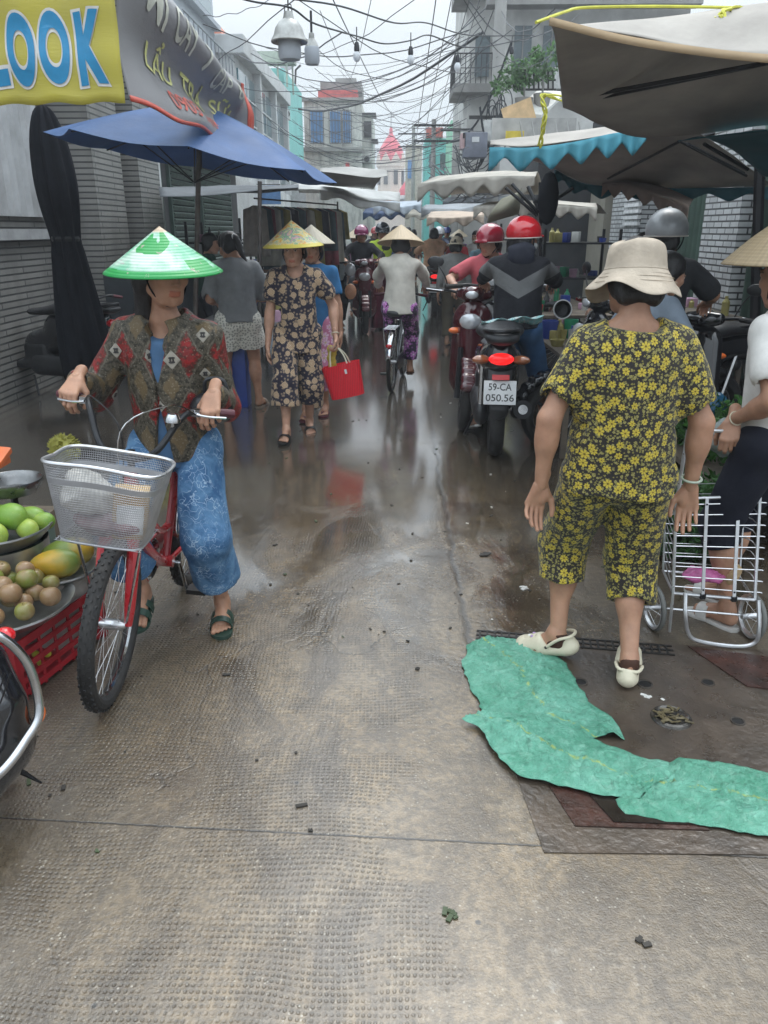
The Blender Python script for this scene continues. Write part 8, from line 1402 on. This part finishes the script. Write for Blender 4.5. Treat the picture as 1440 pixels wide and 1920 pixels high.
# right: herb heaps behind the trolley and table by the riders
table('low wooden stall table loaded with dark herbs behind the trolley', (2.05, 4.35, 0), (.9, 1.5, .38))
for i in range(12): veg('bunch of dark green herbs on the low table behind the trolley', (1.78+.26*(i % 3)+random.uniform(-.05, .05), 3.85+.34*(i//3), .46+.05*random.random()), (.16, .18, .09), 420, greens, .05, group='bunches of dark herbs')
veg('big heap of dark leafy greens on the ground right of the woman in yellow', (1.50, 3.75, .22), (.30, .28, .22), 2600, (.035, .10, .02), .05)
crumple('plastic_bag', 'blue plastic bag among the herbs behind the trolley', (1.95, 5.0, .52), (.20, .16, .10), M('blue_film', (.03, .16, .30), .3, 0, .4, 9, .6, 30, transl=.2), None, 21, res=.012); crumple('plastic_bag', 'clear plastic bag on the herbs beside the held trolley handle', (1.68, 3.75, .62), (.16, .12, .09), M('clear_film', (.38, .42, .40), .2, 0, .4, 9, .8, 30, transl=.4), None, 22, res=.010)
table('wooden stall table with greens right of the black scooter', (1.62, 6.5, 0), (.75, 1.3, .70)); table('low wooden shelf board with greens under the right stall table', (1.5, 5.75, 0), (.62, .5, .45))
veg('bundle of pale green vegetables on the low board by the black scooter', (1.42, 5.72, .52), (.20, .14, .07), 700, (.16, .30, .05), .07); veg('second bundle of pale green vegetables behind it on the board', (1.6, 5.86, .52), (.16, .14, .07), 500, (.12, .26, .05), .07)
t = thing('basket', 'round dark colander with a pale rim standing on the stall table', 'basket', (1.40, 6.15, .70)); c = PY(1055, 580, 6.2); mb = MB(); mb.lathe([(.0001, -.06), (.05, -.05), (.07, 0)], c, (0, -1, .15), 30); mb.build('bowl', blackmet, t); mb = MB(); torus(mb, c, (0, -1, .15), .07, .005, 36, 8); mb.build('rim', whitep, t)
gc = [(.02, .25, .12), (.5, .03, .04), (.03, .06, .3), (.5, .3, .4), (.35, .3, .1), (.03, .03, .03), (.45, .45, .42)]
gm = [M('goods%d' % i, c, .45, 0, .2, 12) for i, c in enumerate(gc)]; gn = ['green', 'red', 'blue', 'pink', 'mustard', 'black', 'white']
def clutter(x0, x1, y0, y1, z, n, seed, where, group):
    g = random.Random(seed)
    for i in range(n):
        x, y = g.uniform(x0, x1), g.uniform(y0, y1); k_ = g.randrange(7); mb = MB(); sh = g.randrange(3); h_ = g.uniform(.05, .16); r_ = g.uniform(.03, .075)
        if sh == 0: mb.box((x, y, z+h_/2), (r_*2, r_*1.6, h_), rotz(g.uniform(0, 3)), bev=.008)
        elif sh == 1: mb.lathe([(.0001, 0), (r_*.8, 0), (r_, h_*.7), (r_*1.05, h_), (r_*.9, h_), (r_*.8, h_*.4), (.0001, h_*.3)], (x, y, z), n=16)
        else: mb.lathe([(.0001, 0), (r_*.6, 0), (r_*.6, h_), (r_*.25, h_*1.25), (r_*.25, h_*1.45), (.0001, h_*1.45)], (x, y, z), n=14)
        tag(mb.build(('packet', 'bowl', 'bottle')[sh], gm[k_]), 'small %s %s among the goods %s' % (gn[k_], ('packet', 'bowl', 'bottle')[sh], where), ('packet', 'bowl', 'bottle')[sh], group)
clutter(1.3, 1.95, 6.0, 7.0, .70, 26, 3, 'on the stall table by the red helmets', 'goods on the right stall table')
table('long goods table along the left stalls behind the daisy print woman', (-1.75, 10.2, 0), (1.0, 3.0, .62), tbl); clutter(-2.2, -1.28, 8.8, 11.6, .62, 40, 5, 'on the long left goods table', 'goods on the left stall table')
crate('yellow green crate of goods at the front of the left table', (-1.1, 9.6, 0), (.4, .5, .3), M('mustard_plastic', (.28, .24, .04), .5)); clutter(-1.27, -.95, 9.4, 9.8, .05, 6, 15, 'in the yellow green crate', 'goods in the mustard crate')
table('second goods table farther along the left stalls', (-1.8, 14.5, 0), (1.0, 3.2, .7), woodm); clutter(-2.2, -1.35, 13, 16, .7, 24, 6, 'on the farther left table', 'goods on the farther left table')
table('goods table along the right stalls under the scalloped awning', (1.95, 10.5, 0), (.9, 3.4, .7), woodm); clutter(1.55, 2.3, 9, 12, .70, 30, 8, 'on the table under the scalloped awning', 'goods under the scalloped awning')
table('dark goods table at the right wall beside the green curtain', (2.9, 8.6, 0), (.9, 2.2, .8), woodm); clutter(2.5, 3.3, 7.7, 9.5, .80, 24, 9, 'on the dark table by the green curtain', 'goods by the green curtain')
# clothes hanging at the left stall
mb = MB(); mb.tube([(-1.9, 10.9, 1.98), (-.95, 12.9, 1.95)], .012, 6); tag(mb.build('hanging_rail', polem), 'metal rail carrying hanging clothes at the left stall', 'rail')
mb = MB(); mb.tube([(-.95, 12.9, 0), (-.95, 12.9, 2.0)], .015, 6); tag(mb.build('rail_post', polem), 'thin steel post at the street end of the clothes rail', 'post')
cc_ = [(.42, .38, .34), (.10, .14, .16), (.30, .08, .10), (.5, .48, .42), (.16, .20, .22), (.35, .30, .12), (.55, .55, .55), (.08, .08, .1)]
for i in range(22):
    u = i/21; c = A(-1.9+.95*u, 10.9+2*u, 1.93); mb = MB(); w_ = .16+.03*math.sin(i*3); L_ = .65+.2*math.sin(i*5); P = np.array([[c+A(w_*x_*(1+.25*z_)*.9, w_*x_*.3+.03*math.sin(9*x_+i), -.03-.06*abs(x_)*(1-z_)-L_*z_) for x_ in np.linspace(-1, 1, 12)] for z_ in np.linspace(0, 1, 8)]); mb.shell(P, .006)
    tag(mb.build('hanging_garment', cloth('garment%d' % (i % 8), cc_[i % 8]), smooth=180), '%s garment on the rail at the left clothes stall' % ('cream', 'slate', 'wine red', 'ivory', 'blue grey', 'mustard', 'white', 'black')[i % 8], 'garment', 'clothes hanging on the left rail')
# blue box + misc left
mb = MB(); mb.b2((-3.4, 9.2, 0), (-2.5, 11.4, 1.1)); tag(mb.build('cabinet', M('dark_cabinet', (.03, .035, .04), .6), smooth=0), 'dark cabinet in the shade by the tiled pillars', 'cabinet')
for i, (x, y, w_, h_, lb) in enumerate(((-2.6, 12.6, 1.1, 1.7, 'dark display rack deep under the left canopies'), (-2.5, 16.5, 1.2, 1.8, 'second dark display rack farther under the left canopies'), (2.7, 12.5, 1.1, 1.6, 'dark display rack under the right awnings'), (2.6, 16.5, 1.2, 1.7, 'second dark display rack under the right awnings'))):
    t = thing('display_rack', lb, 'rack', (x, y, 0)); mb = MB()
    for q in (-1, 1):
        for p in (-1, 1): mb = MB(); mb.box((x+q*w_/2, y+p*.5, h_/2), (.04, .04, h_)); mb.build('post', blackmet, t, 0)
    pass
    for z in (.4, .9, 1.4): mb = MB(); mb.box((x, y, z), (w_-.05, .96, .025)); mb.build('shelf', blackmet, t, 0)
    for z in (.4, .9, 1.4): clutter(x-w_/2+.1, x+w_/2-.1, y-.4, y+.4, z+.0125, 8, i*10+int(z*10), 'on the '+('', 'second ', 'right ', 'second right ')[i]+'display rack', 'goods on the display racks')
# ================================================================== HAZE
hz = bpy.data.materials.new('haze'); hz.use_nodes = True; ht_ = hz.node_tree; ht_.nodes.clear(); pv = ht_.nodes.new('ShaderNodeVolumePrincipled'); pv.inputs['Color'].default_value = (.90, .94, 1., 1); pv.inputs['Density'].default_value = .0034; pv.inputs['Anisotropy'].default_value = .3
ho = ht_.nodes.new('ShaderNodeOutputMaterial'); ht_.links.new(pv.outputs[0], ho.inputs['Volume'])
mb = MB(); mb.b2((-62, -42, -1), (62, 222, 18)); tag(mb.build('haze', hz, smooth=0), kind='stuff')
